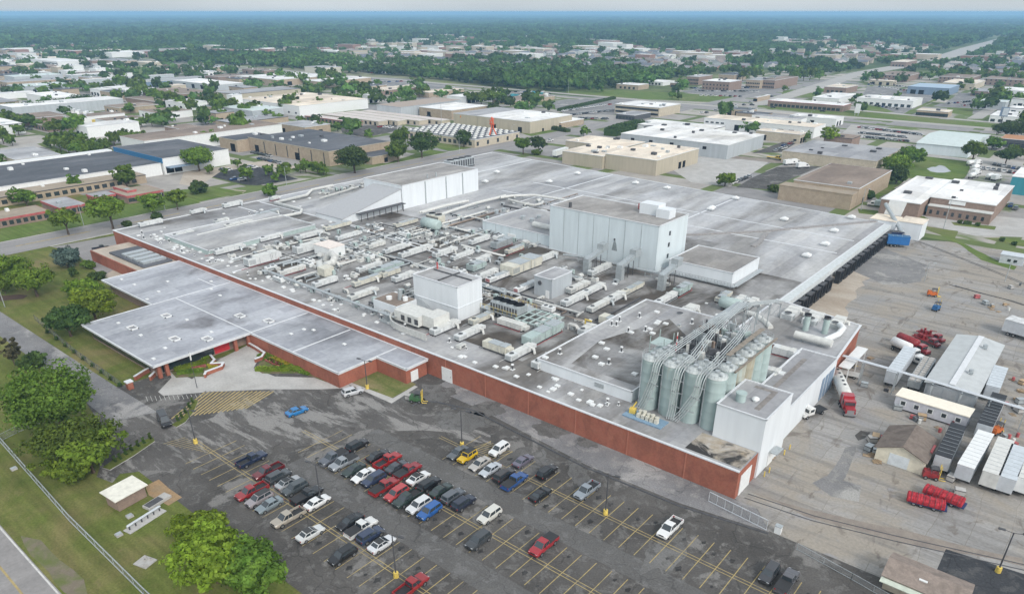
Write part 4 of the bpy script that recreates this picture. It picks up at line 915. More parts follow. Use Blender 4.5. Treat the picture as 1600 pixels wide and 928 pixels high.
# small mixed roof boxes to fill the machinery: junction boxes, crates, frames
bmesh_ = []
for lx, ly, h, m in ((1.6,1.0,1.2,m_galv),(2.2,1.4,.9,m_duct),(1.0,1.0,1.6,m_green),(3.0,.8,.7,m_offwh)):
    a = MB(); a.box(-lx/2,-ly/2,.15,lx/2,ly/2,h); a.box(-lx/2+.1,-ly/2+.1,0,-lx/2+.25,ly/2-.1,.15,1); a.box(lx/2-.25,-ly/2+.1,0,lx/2-.1,ly/2-.1,.15,1); a.box(-lx/4,-ly/2-.02,.3,lx/4,-ly/2-.003,h-.2,1)
    bmesh_.append(a.mesh('equipment_box', [m, m_dkgrey]))
cnt = 0
while cnt < 190:
    x, y = rnd.uniform(-212,-88), rnd.uniform(108,183)
    if cnt > 130: x, y = rnd.uniform(-262,-200), rnd.uniform(185,235)
    if cnt > 165: x, y = rnd.uniform(-190,-140), rnd.uniform(190,226)
    if not clear(x, y) or (-86 < x and y < 159): continue
    occ.append((x, y, .8)); i = rnd.randrange(4); cnt += 1
    o = bpy.data.objects.new('equipment_box', bmesh_[i]); COL.objects.link(o); o.location = (x, y, RZ+.045); o.rotation_euler[2] = rnd.choice((0, math.pi/2))
    tag(o, ('small silver', 'flat beige', 'upright grey-green', 'long low off-white')[i] + ' equipment box among the machinery on the factory roof', 'equipment box', 'equipment boxes on the factory roof')

FVAR = []
a = MB(); a.cyl(0,0,0,.5,.45,12); a.lathe(0,0,[(.8,.5),(.85,.7),(.55,1.0),(.02,1.1)],14); FVAR.append((a.mesh('roof_fan',[m_galv]),'silver mushroom fan'))
a = MB(); a.box(-.9,-.7,.1,.9,.7,1.1); a.box(-1.0,-.8,0,1.0,.8,.1,1); a.cyl(0,0,1.103,1.25,.5,12,1,None,2); FVAR.append((a.mesh('roof_fan',[m_offwh,m_galv,m_dkgrey]),'boxy pale fan unit'))
a = MB(); a.box(-.6,-.6,0,.6,.6,.9); a.add([(-.9,-.8,.9),(.9,-.8,.9),(.9,.8,.9),(-.9,.8,.9),(-.9,-.1,1.6),(.9,-.1,1.6),(.9,.8,1.3),(-.9,.8,1.3)],[(0,1,5,4),(1,2,6,5),(2,3,7,6),(3,0,4,7),(4,5,6,7),(3,2,1,0)],1); FVAR.append((a.mesh('roof_fan',[m_galv,m_duct]),'hooded intake fan'))
a = MB(); a.tube([(-1.4,0,.05),(-1.4,0,1.0),(-.9,0,1.4),(.9,0,1.4),(1.4,0,1.0),(1.4,0,.05)],.4,10); a.box(-.3,-.5,.2,.3,.5,1.0,1); FVAR.append((a.mesh('roof_fan',[m_duct,m_galv]),'hooped duct fan'))
a = MB(); a.box(-1.6,-.8,.25,1.6,.8,1.2); a.box(-1.5,-.7,0,-1.3,.7,.25,1); a.box(1.3,-.7,0,1.5,.7,.25,1); a.cyl(-.7,0,1.203,1.32,.5,12,1,None,2); a.cyl(.7,0,1.203,1.32,.5,12,1,None,2); a.box(-1.5,-.82,.4,1.5,-.803,1.0,1); FVAR.append((a.mesh('roof_fan',[m_white,m_galv,m_dkgrey]),'white twin-fan condenser'))
cf = 0
while cf < 90:
    x, y = (rnd.uniform(-212,-90), rnd.uniform(108,183)) if cf < 72 else (rnd.uniform(-262,-150), rnd.uniform(184,236))
    if not clear(x, y) or (x > -87 and y < 159): continue
    cf += 1; occ.append((x, y, 1.4)); me_, nm_ = rnd.choice(FVAR); o = bpy.data.objects.new('roof_fan', me_); COL.objects.link(o); o.location = (x, y, RZ+.04); o.rotation_euler[2] = rnd.choice((0, math.pi/2, math.pi)); s_ = rnd.uniform(.75,1.25); o.scale = (s_,s_,s_)
    tag(o, '%s among the machinery on the factory roof' % nm_, 'roof fan', nm_ + 's on the factory roof')
occ = [q for q in occ if q[2] > .9]
np_ = 0
while np_ < 175:
    x, y = rnd.uniform(-212,-90), rnd.uniform(109,183); ax = rnd.choice('xy'); L = rnd.uniform(4,16) if np_ % 5 else rnd.uniform(18,34)
    if np_ > 150: x, y = rnd.uniform(-262,-150), rnd.uniform(186,236)
    pts_ = [(x, y)] ; d_ = (1,0) if ax == 'x' else (0,1)
    if not all(clear(x+d_[0]*L*s_/4, y+d_[1]*L*s_/4) for s_ in range(5)): continue
    if x+d_[0]*L > -88: continue
    np_ += 1; zz = RZ + rnd.uniform(.35,.95); r_ = rnd.choice((.09,.12,.16,.24,.38))
    e_ = (x+d_[0]*L, y+d_[1]*L); q_ = rnd.choice((-1,1))*rnd.uniform(.8,2.2)
    t = thing('roof_pipe', 'thin pipe run among the machinery on the factory roof', 'pipe', (x, y, RZ+.03), 'thin pipe runs on the factory roof')
    a = MB(); P_ = [(x,y,RZ+.04),(x,y,zz),(e_[0],e_[1],zz)]
    if rnd.random() < .6: P_.append((e_[0]+d_[1]*q_, e_[1]+d_[0]*q_, zz))
    else: P_.append((e_[0], e_[1], RZ+.04))
    a.tube(P_, r_, 6); a.build('pipe', rnd.choice((m_galv,m_galv,m_offwh,m_dkgrey,m_duct,m_roof_br)), t)
    a = MB()
    for i in range(max(1, int(L/4))): s_ = (i+.6)/max(1, int(L/4))*L; a.box(x+d_[0]*s_-.15,y+d_[1]*s_-.15,RZ+.04,x+d_[0]*s_+.15,y+d_[1]*s_+.15,zz-r_-.005)
    a.build('pipe_stand', m_dkgrey, t)
# ================================================================ the silos
def silo(x, y, r, z0, z1, label, mat, group='silos at the near corner'):
    t = thing('silo', label, 'silo', (x, y, z0), group)
    a = MB(); prof = [(r, z0+.02)]
    zz = z0
    while zz < z1-2.2: zz += 2.0; prof += [(r, zz-.02), (r+.006, zz), (r, zz+.02)]
    prof += [(r, z1)]; a.lathe(x, y, prof, 28); a.build('shell', mat, t)
    a = MB(); a.lathe(x, y, [(r+.08,z1-.15),(r+.08,z1+.02),(r*.55,z1+.35),(.45,z1+.55)], 28); a.build('roof', flat('silo_top',(.52,.55,.54)) if 'silo_top' not in bpy.data.materials else bpy.data.materials['silo_top'], t)
    a = MB(); a.cyl(x,y,z1+.5,z1+1.0,.5,12); a.cyl(x+r*.5,y-r*.3,z1+.3,z1+.8,.28,10); a.build('hatch', m_galv, t)
    a = MB(); m = 18
    for i in range(m):
        th = 2*math.pi*i/m; a.tube([(x+r*math.cos(th),y+r*math.sin(th),z1),(x+r*math.cos(th),y+r*math.sin(th),z1+1.05)], .03, 4)
    for zz in (.55, 1.05): a.tube([(x+r*math.cos(2*math.pi*i/m),y+r*math.sin(2*math.pi*i/m),z1+zz) for i in range(m+1)], .03, 4)
    a.build('railing', m_galv, t)
    a = MB(); th = -2.4
    for s_ in (-.2,.2): a.tube([(x+(r+.12)*math.cos(th)+s_*.7,y+(r+.12)*math.sin(th)-s_*.7,z0+.1),(x+(r+.12)*math.cos(th)+s_*.7,y+(r+.12)*math.sin(th)-s_*.7,z1+1)], .04, 4)
    for i in range(14): zz = z0+.6+i*.72; a.tube([(x+(r+.12)*math.cos(th)-.14,y+(r+.12)*math.sin(th)+.14,zz),(x+(r+.12)*math.cos(th)+.14,y+(r+.12)*math.sin(th)-.14,zz)], .03, 4)
    a.build('ladder', m_coping, t); return t
SZ = 16.2
FX = [-58.0, -53.6, -49.2, -45.0]
for i, x in enumerate(FX): silo(x, 112.3+i*.2, 1.9, RZ, SZ, 'tall pale green silo, %s from the left in the front row of four' % ORDS[i], m_silo)
for j in range(1, 6):
    silo(-45.0, 113.3+j*4.2, 1.85, RZ, SZ, 'pale green silo, %s behind the right-hand front silo' % (['','right','second','third','fourth','fifth'][j] if j > 1 else 'directly'), m_silo_r if j in (2,3) else m_silo)
for i, x in enumerate(FX[:3]): silo(x, 117.0, 1.9, RZ, SZ-.6, 'pale green silo hidden in the second row, %s from the left' % ORDS[i], m_silo)
# top deck over the silos with its clutter
td = thing('silo_deck', 'dark steel deck crowded with machinery on top of the silos', 'steel deck', (-51,126,SZ))
a = MB(); a.box(-58.5,119.5,SZ-1.6,-46.3,137,SZ-1.4); a.build('platform', m_dkgrey, td)
a = MB()
for x in (-58,-52,-46.6):
    for y in (120,128,136.5): a.box(x-.15,y-.15,RZ+.05,x+.15,y+.15,SZ-1.6)
a.build('column', m_galv, td)
a = MB()
for k in range(64):
    x, y = rnd.uniform(-58,-47), rnd.uniform(120,136); lx, ly, hh = rnd.uniform(.3,1.8), rnd.uniform(.3,1.3), rnd.uniform(.5,2.6)
    a = MB(); a.obox(x, y, SZ-1.39+k*.0005, lx, ly, hh, rnd.choice((0,.5,1.2))); a.build('machine_box', rnd.choice((m_galv, m_galv, m_galv, m_dkgrey, m_dkgrey, m_duct, m_green, m_offwh, m_roof_br)), td)
a = MB()
for k in range(22):
    x, y = rnd.uniform(-58,-47), rnd.uniform(120,136); a.tube([(x,y,SZ-1.2),(x+rnd.uniform(-3,3),y+rnd.uniform(-3,3),SZ+rnd.uniform(.2,2.6))], .09, 5)
for k in range(7):
    x, y = rnd.uniform(-58,-47), rnd.uniform(120,136); a.tube([(x,y,SZ-1.4),(x,y,SZ+rnd.uniform(2,4))], .05, 5)
a.build('pipework', m_galv, td)
a = MB()
for y in (119.6, 136.9):
    for z in (SZ-.9, SZ-.4): a.tube([(-58.4,y,z),(-46.4,y,z)], .035, 4)
for x in (-58.4,-46.4):
    for z in (SZ-.9, SZ-.4): a.tube([(x,119.6,z),(x,136.9,z)], .035, 4)
a.build('railing', m_galv, td)
# rusty catwalk edge along the right row
a = MB(); a.box(-46.6,119.5,SZ+1.3,-45.6,136,SZ+1.4); a.box(-43.1,116,SZ-.1,-42.8,136,SZ+.25); a.build('catwalk', flat('rusted_steel', (.23,.195,.155), var=.3), td)
# conveying pipes: bundles over the deck that bend down the silo fronts
m_pipe = flat('conveying_pipe', (.47,.50,.50), .4, .5, .2, var=.12)
def bundle(label, xs, y_top, n, dirx, y0=148, zt=None, xin=-54):
    t = thing('conveying_pipes', label, 'pipes', (xs, 110.5, RZ), 'conveying pipe bundles on the silos')
    for k in range(4):
        o = k*.46; x = xs + o; z = SZ + 1.5 - k*.06
        z -= .8; P = [(xin+o*.8, y0, SZ+1.3-k*.03), (xin+o*.8+(x-xin-o*.8)*.55, 128, SZ+1.3-k*.03), (x, 116, z+.2), (x, 113, z+.1), (x, 111.0, z-.3), (x, 110.3, z-.9), (x, 110.0-.02*k, z-2.0), (x-.3, 110.1, z-4), (x+dirx, 109.9, RZ+2.5), (x+dirx*1.5, 109.6, RZ+.4)]
        a = MB(); a.tube(P, .095, 6); a.build('pipe', m_pipe, t)
    a = MB()
    for z in (RZ+3, RZ+6, RZ+8.5): a.box(xs-.3+dirx*(1-(z-RZ)/9)*.9,110.25,z,xs+4*.46+dirx*(1-(z-RZ)/9)*.9,110.45,z+.12)
    a.build('clamp', m_galv, t)
bundle('bundle of white pipes bending down the leftmost front silo', -56.6, 0, 6, -1.6, 140, xin=-56)
bundle('bundle of white pipes bending down between the second and third front silo', -52.0, 0, 6, -.3, 152, xin=-56.5)
bundle('bundle of white pipes slanting down across the third front silo', -47.6, 0, 6, -2.6, 136, xin=-50)
pb = thing('pipe_bridge', 'long elevated pipe bridge from the silo deck to the dock corner', 'pipe bridge', (-56,150,RZ))
for k in range(5):
    a = MB(); a.tube([(-57.0+k*.5,134,SZ+.7),(-57.0+k*.5,152,SZ-.6),(-57.3+k*.5,176,9.5)], .085, 6); a.build('pipe', m_pipe, pb)
a = MB()
for y, z in ((140,SZ-.1),(148,SZ-.7),(156,14.1),(164,12.1),(172,10)):
    a.box(-57.5,y,RZ+.05,-57.3,y+.2,z); a.box(-55,y,RZ+.05,-54.8,y+.2,z); a.box(-57.5,y,z-.2,-54.8,y+.2,z)
    a.tube([(-57.4,y,RZ+.2),(-54.9,y,z-.4)], .06, 4); a.tube([(-54.9,y,RZ+.2),(-57.4,y,z-.4)], .06, 4)
a.build('trestle', m_galv, pb)
a = MB(); a.box(-57.6,134,SZ+.3,-54.8,150,SZ+.4); a.build('walkway', m_galv, pb)
# masts and lattice on the deck
ma = thing('mast', 'red and white striped mast at the left of the silo deck', 'mast', (-56.5,118.8,SZ-1.4))
a = MB()
for i in range(6): a.cyl(-56.5,118.8,SZ-.8+i*.7,SZ-.8+(i+1)*.7,.1,8,i % 2)
a.build('pole', [flat('signal_red',(.5,.05,.05)), m_white], ma)
lf = thing('stair_tower', 'grey-green steel stair tower at the left behind the front silos', 'stair tower', (-60,121,RZ))
a = MB()
for x in (-62.5,-59.4):
    for y in (119,123): a.box(x,y,RZ+.05,x+.15,y+.15,SZ+1)
for i in range(5): a.box(-62.5,119,RZ+2+i*2,-59.25,123.15,RZ+2.1+i*2)
a.build('frame', m_green, lf)
a = MB()
for i in range(5): a.tube([(-62.3,119.5 if i%2 else 122.6,RZ+.1+i*2),(-59.6,122.6 if i%2 else 119.5,RZ+2+i*2)], .12, 4)
a.build('stair_flight', m_galv, lf)
# pump skid with yellow loader on the front roof edge
sk = thing('pump_skid', 'blue-grey skid with cream blowers and yellow motor at the foot of the silos', 'pump skid', (*at(1006,655,RZ), RZ)); x, y = at(1008,655,RZ)
a = MB(); a.box(x-4.2,y-1.6,RZ+.05,x+4.2,y+1.6,RZ+.3); a.build('frame', flat('skid_blue',(.20,.30,.40)), sk)
a = MB()
for i in range(5): a.cyl(x-1.2+i*.95,y+.2-.1*i,RZ+.3,RZ+1.5+.2*(i%2),.42,12); a.obox(x-1.2+i*.95,y-.5,RZ+.3,.7,.6,.8)
a.build('blower', m_cream, sk)
a = MB(); a.obox(x-3,y+.3,RZ+.3,1.2,1.0,1.0,.2); a.tube([(x-3.2,y+.3,RZ+1.2),(x-2.6,y+.8,RZ+2.6)], .15, 6); a.build('motor', m_yel, sk)
for k, (u, v) in enumerate(((845,484),(1137,610),(1020,513),(998,520))):
    pass
yl = thing('roof_crane', 'small yellow hoist on the roof beside the front roof block', 'hoist', (*at(916,521,RZ), RZ)); x, y = at(914,514,RZ)
a = MB(); a.box(x-.15,y-.15,RZ+.05,x+.15,y+.15,RZ+2.4); a.box(x-.15,y-.15,RZ+2.4,x+1.8,y+.15,RZ+2.7); a.build('arm', m_yel, yl)
a = MB(); a.box(x-.6,y-.6,RZ+.03,x+.6,y+.6,RZ+.2); a.build('base', m_dkgrey, yl)
# ================================================================ vehicles
m_tyre = paint('tyre', (.015,.015,.016), .8); m_rim = paint('wheel_rim', (.45,.46,.47), .3, .5, .8)
m_head = paint('headlight_glass', (.75,.77,.78), .15, .6); m_tail = paint('tail_light', (.35,.02,.02), .25, .6)
m_plastic = paint('black_plastic', (.02,.02,.022), .6); m_cargo = paint('bed_liner', (.03,.03,.032), .8)
PC = {}
def car_paint(c):
    key = str(c)
    if key not in PC: PC[key] = paint('car_paint', c, .28, .5, .15, .6)
    return PC[key]
def ring(x, hw, zb, zt, tuck=.9):
    return [(x,-hw*.92,zb),(x,-hw,zb+(zt-zb)*.35),(x,-hw*.985,zb+(zt-zb)*.75),(x,-hw*tuck,zt),(x,hw*tuck,zt),(x,hw*.985,zb+(zt-zb)*.75),(x,hw,zb+(zt-zb)*.35),(x,hw*.92,zb)]
SPEC = {  # length, half width, body stations (x/L, zbot, ztop, width factor), cabin (rear base, front base, rear top, front top, belt z, roof z)
 'sedan': (4.8, .92, [(-.5,.42,.88,.86),(-.47,.28,.98,.95),(-.3,.22,1.02,1),(0,.2,.98,1),(.25,.22,.92,1),(.44,.27,.80,.95),(.5,.38,.66,.82)], (-1.75,1.15,-1.05,.25,.95,1.46)),
 'suv':   (4.7, .95, [(-.5,.45,1.05,.9),(-.47,.32,1.12,.97),(-.2,.28,1.12,1),(.1,.28,1.10,1),(.28,.28,1.08,1),(.45,.32,.98,.95),(.5,.45,.82,.85)], (-2.22,1.2,-1.95,.45,1.08,1.74)),
 'pickup':(5.8, 1.0, [(-.06,.42,1.12,1),(.1,.38,1.12,1),(.25,.38,1.12,1),(.44,.4,1.06,.97),(.5,.5,.92,.9)], (-.5,1.55,-.38,.75,1.10,1.86)),
 'van':   (5.6, 1.0, [(-.5,.45,1.1,.92),(-.47,.32,1.2,.98),(0,.3,1.2,1),(.3,.3,1.15,1),(.46,.34,1.0,.94),(.5,.45,.85,.85)], (-2.7,1.9,-2.6,.95,1.16,2.2)),
 'jeep':  (4.3, .92, [(-.5,.5,1.1,.92),(-.47,.42,1.15,.97),(0,.4,1.15,1),(.2,.42,1.15,.9),(.46,.45,1.08,.85),(.5,.55,1.0,.8)], (-1.95,.75,-1.9,.5,1.12,1.82)),
}
CM = {}
def car_meshes(kind):
    if kind in CM: return CM[kind]
    L, hw, st, (rb, fb, rt, ft, zb, zr) = SPEC[kind]
    b = MB(); b.loft([ring(x*L, hw*f, z0, z1) for x, z0, z1, f in st], 0, False)
    wt = hw*.74; wb = hw*.9; zb -= .05
    B = [(rb,-wb,zb),(fb,-wb,zb),(fb,wb,zb),(rb,wb,zb)]; T = [(rt,-wt,zr-.05),(ft,-wt,zr-.05),(ft,wt,zr-.05),(rt,wt,zr-.05)]
    T2 = [(rt+.12,-wt*.9,zr),(ft-.15,-wt*.9,zr),(ft-.15,wt*.9,zr),(rt+.12,wt*.9,zr)]
    b.add(B+T+T2, [(0,1,5,4),(1,2,6,5),(2,3,7,6),(3,0,4,7),(4,5,9,8),(5,6,10,9),(6,7,11,10),(7,4,8,11),(8,9,10,11)])
    if kind == 'pickup':
        x0, x1 = -.5*L, -.06*L
        b.box(x0,-hw,.45,x1,-hw+.09,1.12); b.box(x0,hw-.09,.45,x1,hw,1.12); b.box(x0,-hw+.09,.45,x0+.09,hw-.09,1.1); b.box(x0+.09,-hw+.09,.45,x1,hw-.09,.68)
        b.box(x0-.12,-hw*.9,.45,x0,hw*.9,.62)
    if kind == 'jeep': b.cyl(-L*.5-.12,0,.75,.76,.01,6); b.box(-L*.5-.2,-.33,.72,-L*.5,.33,1.35)
    b.box(.1*L,-hw-.14,zb-.02,.1*L+.16,-hw*.95,zb+.16); b.box(.1*L,hw*.95,zb-.02,.1*L+.16,hw+.14,zb+.16)
    # glass: panes set a centimetre proud of the cabin sides
    w = MB()
    def pane(p0, p1, p2, p3, s0, s1, b0, b1, nrm):
        q = []
        for s_, t_ in ((s0,b0),(s1,b0),(s1,b1),(s0,b1)):
            lo = Vector(p0).lerp(Vector(p1), s_); hi = Vector(p3).lerp(Vector(p2), s_); v = lo.lerp(hi, t_) + Vector(nrm)*.012; q.append(tuple(v))
        w.add(q, [(0,1,2,3)])
    for a0, a1 in ((.06,.47),(.52,.94)) if kind != 'van' else ((.62,.94),):
        pane(B[0],B[1],T[1],T[0],a0,a1,.16,.92,(0,-1,.3)); pane(B[2],B[3],T[3],T[2],1-a1,1-a0,.16,.92,(0,1,.3))
    pane(B[1],B[2],T[2],T[1],.05,.95,.08,.95,(1,0,.6)); pane(B[3],B[0],T[0],T[3],.07,.93,.12,.92,(-1,0,.5))
    if kind == 'sedan': pass
    wh = MB(); r = .33 if kind == 'sedan' else .39
    for yy, m in ((0, 0),): pass
    n = 14; vs = []
    for y_, q in ((-.12,r*.93),(-.11,r),(.11,r),(.12,r*.93)): vs += [(q*math.cos(2*math.pi*i/n), y_, q*math.sin(2*math.pi*i/n)) for i in range(n)]
    wh.add(vs, [(j*n+i,j*n+(i+1)%n,(j+1)*n+(i+1)%n,(j+1)*n+i) for j in range(3) for i in range(n)], 0, True)
    for y_ in (-.124, .124): wh.add([(r*.93*math.cos(2*math.pi*i/n), y_*.97, r*.93*math.sin(2*math.pi*i/n)) for i in range(n)], [tuple(range(n))], 0); wh.add([(r*.62*math.cos(2*math.pi*i/n), y_, r*.62*math.sin(2*math.pi*i/n)) for i in range(n)], [tuple(range(n))], 1)
    z0, z1 = st[-2][1], st[-2][2]
    hl = MB(); hl.box(L*.462,-.16,z1-.28,L*.497,.16,z1-.12); tl = MB(); tl.box(-L*.502,-.1,zb-.25,-L*.47,.1,zb-.02)
    bp = MB(); bp.box(-L*.505,-hw*.8,.38,-L*.49,hw*.8,.55); fp = MB(); fp.box(L*.47,-hw*.75,.36,L*.503,hw*.75,.52); gp = MB(); gp.box(L*.49,-hw*.45,z1-.26,L*.506,hw*.45,z1-.1)
    bed = None
    if kind == 'pickup': bed = MB(); bed.box(-.5*L+.1,-hw+.1,.683,-.06*L-.01,hw-.1,.70)
    dummy = paint('paint_slot', (.5,.5,.5)) if 'paint_slot' not in bpy.data.materials else bpy.data.materials['paint_slot']
    CM[kind] = dict(body=b.mesh('car_body', [dummy]), glass=w.mesh('car_glass', [m_glass]), wheel=wh.mesh('car_wheel', [m_tyre, m_rim]), head=hl.mesh('car_headlight', [m_head]), tail=tl.mesh('car_taillight', [m_tail]), bump=bp.mesh('car_bumper', [m_plastic]), bump2=fp.mesh('car_bumper', [m_plastic]), grille=gp.mesh('car_grille', [m_plastic]),
                    bed=bed.mesh('bed_liner', [m_cargo]) if bed else None, r=r, L=L, hw=hw, taily=hw*.78, heady=hw*.66)
    return CM[kind]
def car(kind, col, x, y, rz, label, group=None, z=.03, name=None, lite=False, cat=None, cover=None, top=None):
    M_ = car_meshes(kind); nm = name or {'sedan':'parked_car','suv':'parked_suv','pickup':'pickup_truck','van':'parked_van','jeep':'parked_jeep'}[kind]
    t = thing(nm, label, cat or {'sedan':'car','suv':'SUV','pickup':'pickup truck','van':'van','jeep':'jeep'}[kind], (x, y, z), group, rz)
    part('body', M_['body'], t, mats={0: car_paint(col)}); part('window', M_['glass'], t)
    for sx in (-1, 1):
        for sy in (-1, 1): part('wheel', M_['wheel'], t, (sx*M_['L']*.305, sy*(M_['hw']-.09), M_['r']))
    for sy in (-1, 1):
        if not lite: part('headlight', M_['head'], t, (0, sy*M_['heady'], 0))
        part('tail_light', M_['tail'], t, (0, sy*M_['taily'], 0))
    part('bumper', M_['bump'], t); part('bumper', M_['bump2'], t); part('grille', M_['grille'], t)
    if M_['bed']: part('bed_liner', M_['bed'], t)
    if cover or top:
        a = MB(); L, hw = M_['L'], M_['hw']
        if cover: a.box(-.495*L,-hw*.97,1.122,-.065*L,hw*.97,1.17); part('bed_cover', a.mesh('bed_cover', [m_cargo]), t)
        else:
            rb, fb, rt, ft, zb, zr = SPEC[kind][3]; a.box(rt+.05,-hw*.72,zr+.004,ft-.1,hw*.72,zr+.05); part('roof_panel', a.mesh('roof_panel', [paint('roof_paint', top, .4)]), t)
    return t
BLK,DGR,SIL,WHT,RED,DRED,NAVY,BLUE,BEI,GRN = (.012,.012,.014),(.05,.055,.06),(.34,.35,.36),(.72,.72,.71),(.28,.02,.022),(.14,.015,.019),(.015,.025,.06),(.02,.10,.32),(.38,.34,.28),(.025,.04,.035)
UPR, DWN = math.pi/2, -math.pi/2   # nose away from / toward the camera along the stalls
W1,W2,W3,W4,W5,W6 = 51.6-2.9, 51.6+2.9, 67.5-2.8, 67.5+2.9, 83.5-2.7, 83.5+3.2
CARS = [
 ('pickup',NAVY,391,720,W2,UPR,'dark navy pickup alone at the top end of the nearest stall row',{}),
 ('pickup',DRED,418,738,W2,DWN,'small maroon pickup right of the navy pickup in the nearest row',{}),
 ('suv',DGR,434,746,W2,UPR,'dark grey SUV between a maroon pickup and a silver sedan',{}),
 ('sedan',SIL,446,757,W2,UPR,'silver sedan with a black sunroof in the back of the nearest row',dict(top=(.02,.02,.02))),
 ('suv',(.06,.07,.075),457,766,W2,DWN,'charcoal SUV between a silver sedan and a black pickup',{}),
 ('pickup',BLK,479,776,W2,UPR,'black pickup with a covered bed beside a white sedan',dict(cover=1)),
 ('sedan',WHT,491,788,W2,UPR,'white sedan at the right end of the nearest cluster, yellow lines beside it',{}),
 ('pickup',RED,386,773,W1,DWN,'red pickup with an open black bed, nose to the lawn side',{}),
 ('suv',(.30,.27,.28),405,781,W1,DWN,'pinkish silver crossover right of the red pickup',dict(top=(.03,.03,.03))),
 ('sedan',(.20,.24,.26),420,790,W1,DWN,'blue-grey sedan parked next to a yellow lamp base',{}),
 ('pickup',BEI,446,812,W1,DWN,'beige pickup with an empty dark bed, alone near the green trees',{}),
 ('sedan',(.60,.61,.60),485,834,W1,UPR,'pale silver sedan alone in the front stalls below a white pickup',dict(top=(.04,.04,.04))),
 ('suv',BLK,558,697,W4,UPR,'black SUV alone at the top left end of the second row',{}),
 ('pickup',(.10,.11,.13),519,717,W3,DWN,'dark silver pickup, leftmost of the second row front',dict(cover=1)),
 ('pickup',(.26,.28,.30),535,725,W3,DWN,'silver-grey pickup with a covered bed left of a dark sedan',dict(cover=1)),
 ('sedan',GRN,552,735,W3,DWN,'dark green-grey sedan beside a bright white sedan',{}),
 ('sedan',WHT,567,744,W3,DWN,'bright white sedan between a dark green sedan and a navy SUV',{}),
 ('suv',(.03,.045,.09),583,751,W3,DWN,'navy blue SUV between a white sedan and a red pickup',{}),
 ('pickup',RED,600,762,W3,UPR,'red pickup with a covered bed between a navy SUV and a coral car',dict(cover=1)),
 ('suv',(.42,.05,.05),620,772,W3,DWN,'coral red crossover left of a dark green pickup',{}),
 ('pickup',GRN,633,782,W3,DWN,'dark green-black pickup with an open bed beside a coral car',{}),
 ('suv',(.62,.63,.63),651,793,W3,DWN,'small white crossover left of a bright blue SUV',{}),
 ('suv',BLUE,671,800,W3,DWN,'bright blue SUV at the right end of the second row',{}),
 ('sedan',BLK,590,713,W4,UPR,'black sedan left of a bright red pickup in the second row',{}),
 ('pickup',(.33,.02,.022),607,720,W4,UPR,'bright red pickup between a black sedan and a grey sedan',{}),
 ('sedan',(.05,.055,.065),622,729,W4,UPR,'dark grey sedan between two red pickups',{}),
 ('pickup',(.24,.015,.02),637,737,W4,UPR,'dark red pickup with a grey bed beside a white sedan',dict(cover=1)),
 ('sedan',WHT,656,746,W4,UPR,'white sedan with a black roof next to a dark red pickup',dict(top=(.02,.02,.02))),
 ('suv',BLK,670,758,W4,UPR,'black SUV right of the white black-roofed sedan',{}),
 ('sedan',GRN,687,768,W4,UPR,'dark green sedan between a black SUV and a grey SUV',{}),
 ('suv',(.10,.11,.125),708,776,W4,UPR,'slate grey SUV left of a dark navy SUV',{}),
 ('suv',(.02,.025,.045),724,787,W4,UPR,'dark navy SUV at the right end of the packed second row',{}),
 ('sedan',BLK,543,818,W2,DWN,'black sedan left of the white pickup with a dark bed',{}),
 ('pickup',(.66,.66,.64),561,828,W2,UPR,'white pickup with a covered black bed, nose toward the factory',dict(cover=1)),
 ('suv',(.03,.045,.09),576,839,W2,UPR,'dark blue SUV between a white pickup and a silver sedan',{}),
 ('sedan',(.62,.63,.64),597,850,W2,UPR,'silver white sedan with a dark sunroof right of a dark blue SUV',dict(top=(.03,.03,.03))),
 ('suv',BLK,537,868,W1,DWN,'black SUV alone in the front stalls near the bottom edge',{}),
 ('sedan',(.10,.11,.12),714,709,W5,DWN,'grey sedan beside a yellow lamp base, left of a yellow jeep',{}),
 ('jeep',(.62,.40,.01),730,715,W5,DWN,'bright yellow boxy jeep with a black top',dict(top=(.02,.02,.02))),
 ('sedan',(.42,.40,.37),750,725,W5,DWN,'champagne sedan right of the yellow jeep',{}),
 ('sedan',(.46,.49,.52),767,734,W5,DWN,'pale silver sedan between a champagne sedan and a dark SUV',{}),
 ('suv',(.035,.03,.03),787,744,W5,UPR,'dark brown-black SUV left of a blue pickup',{}),
 ('pickup',(.025,.08,.24),804,753,W5,UPR,'blue pickup with a black bed cover, right end of the third row',dict(cover=1)),
 ('suv',(.70,.70,.69),782,702,W6,DWN,'white SUV alone on the factory side of the third row',{}),
 ('sedan',(.13,.12,.16),817,721,W6,UPR,'purple-grey sedan on a pale asphalt patch',{}),
 ('suv',BLK,854,739,W6,UPR,'black SUV on the factory side, right of the purple-grey sedan',{}),
 ('sedan',BLK,847,771,W5,UPR,'black sedan alone in the third row below a black SUV',{}),
 ('pickup',(.25,.28,.31),917,767,W6,DWN,'silver-blue pickup alone near the lamp post on the right',{}),
 ('pickup',(.74,.74,.73),1050,822,W6,DWN,'white crew cab pickup alone by the factory kerb',{}),
 ('suv',(.60,.59,.54),766,805,W4,DWN,'cream white SUV alone right of the packed second row',{}),
 ('suv',DGR,748,845,W3,DWN,'charcoal SUV alone in the stalls below the cream SUV',{}),
 ('pickup',(.34,.022,.03),851,851,W4,DWN,'red pickup with a grey bed alone in the open stalls',dict(cover=1)),
 ('pickup',RED,632,925,W1+2.2,UPR,'red pickup cut off by the bottom edge',{}),
 ('suv',(.05,.05,.055),1203,895,W6,DWN,'dark SUV beside the white-roofed pickup at the lower right',{}),
 ('pickup',(.10,.10,.11),1231,907,W6,UPR,'grey pickup with a white cab roof at the lower right',dict(cover=1,top=(.75,.75,.75))),
]
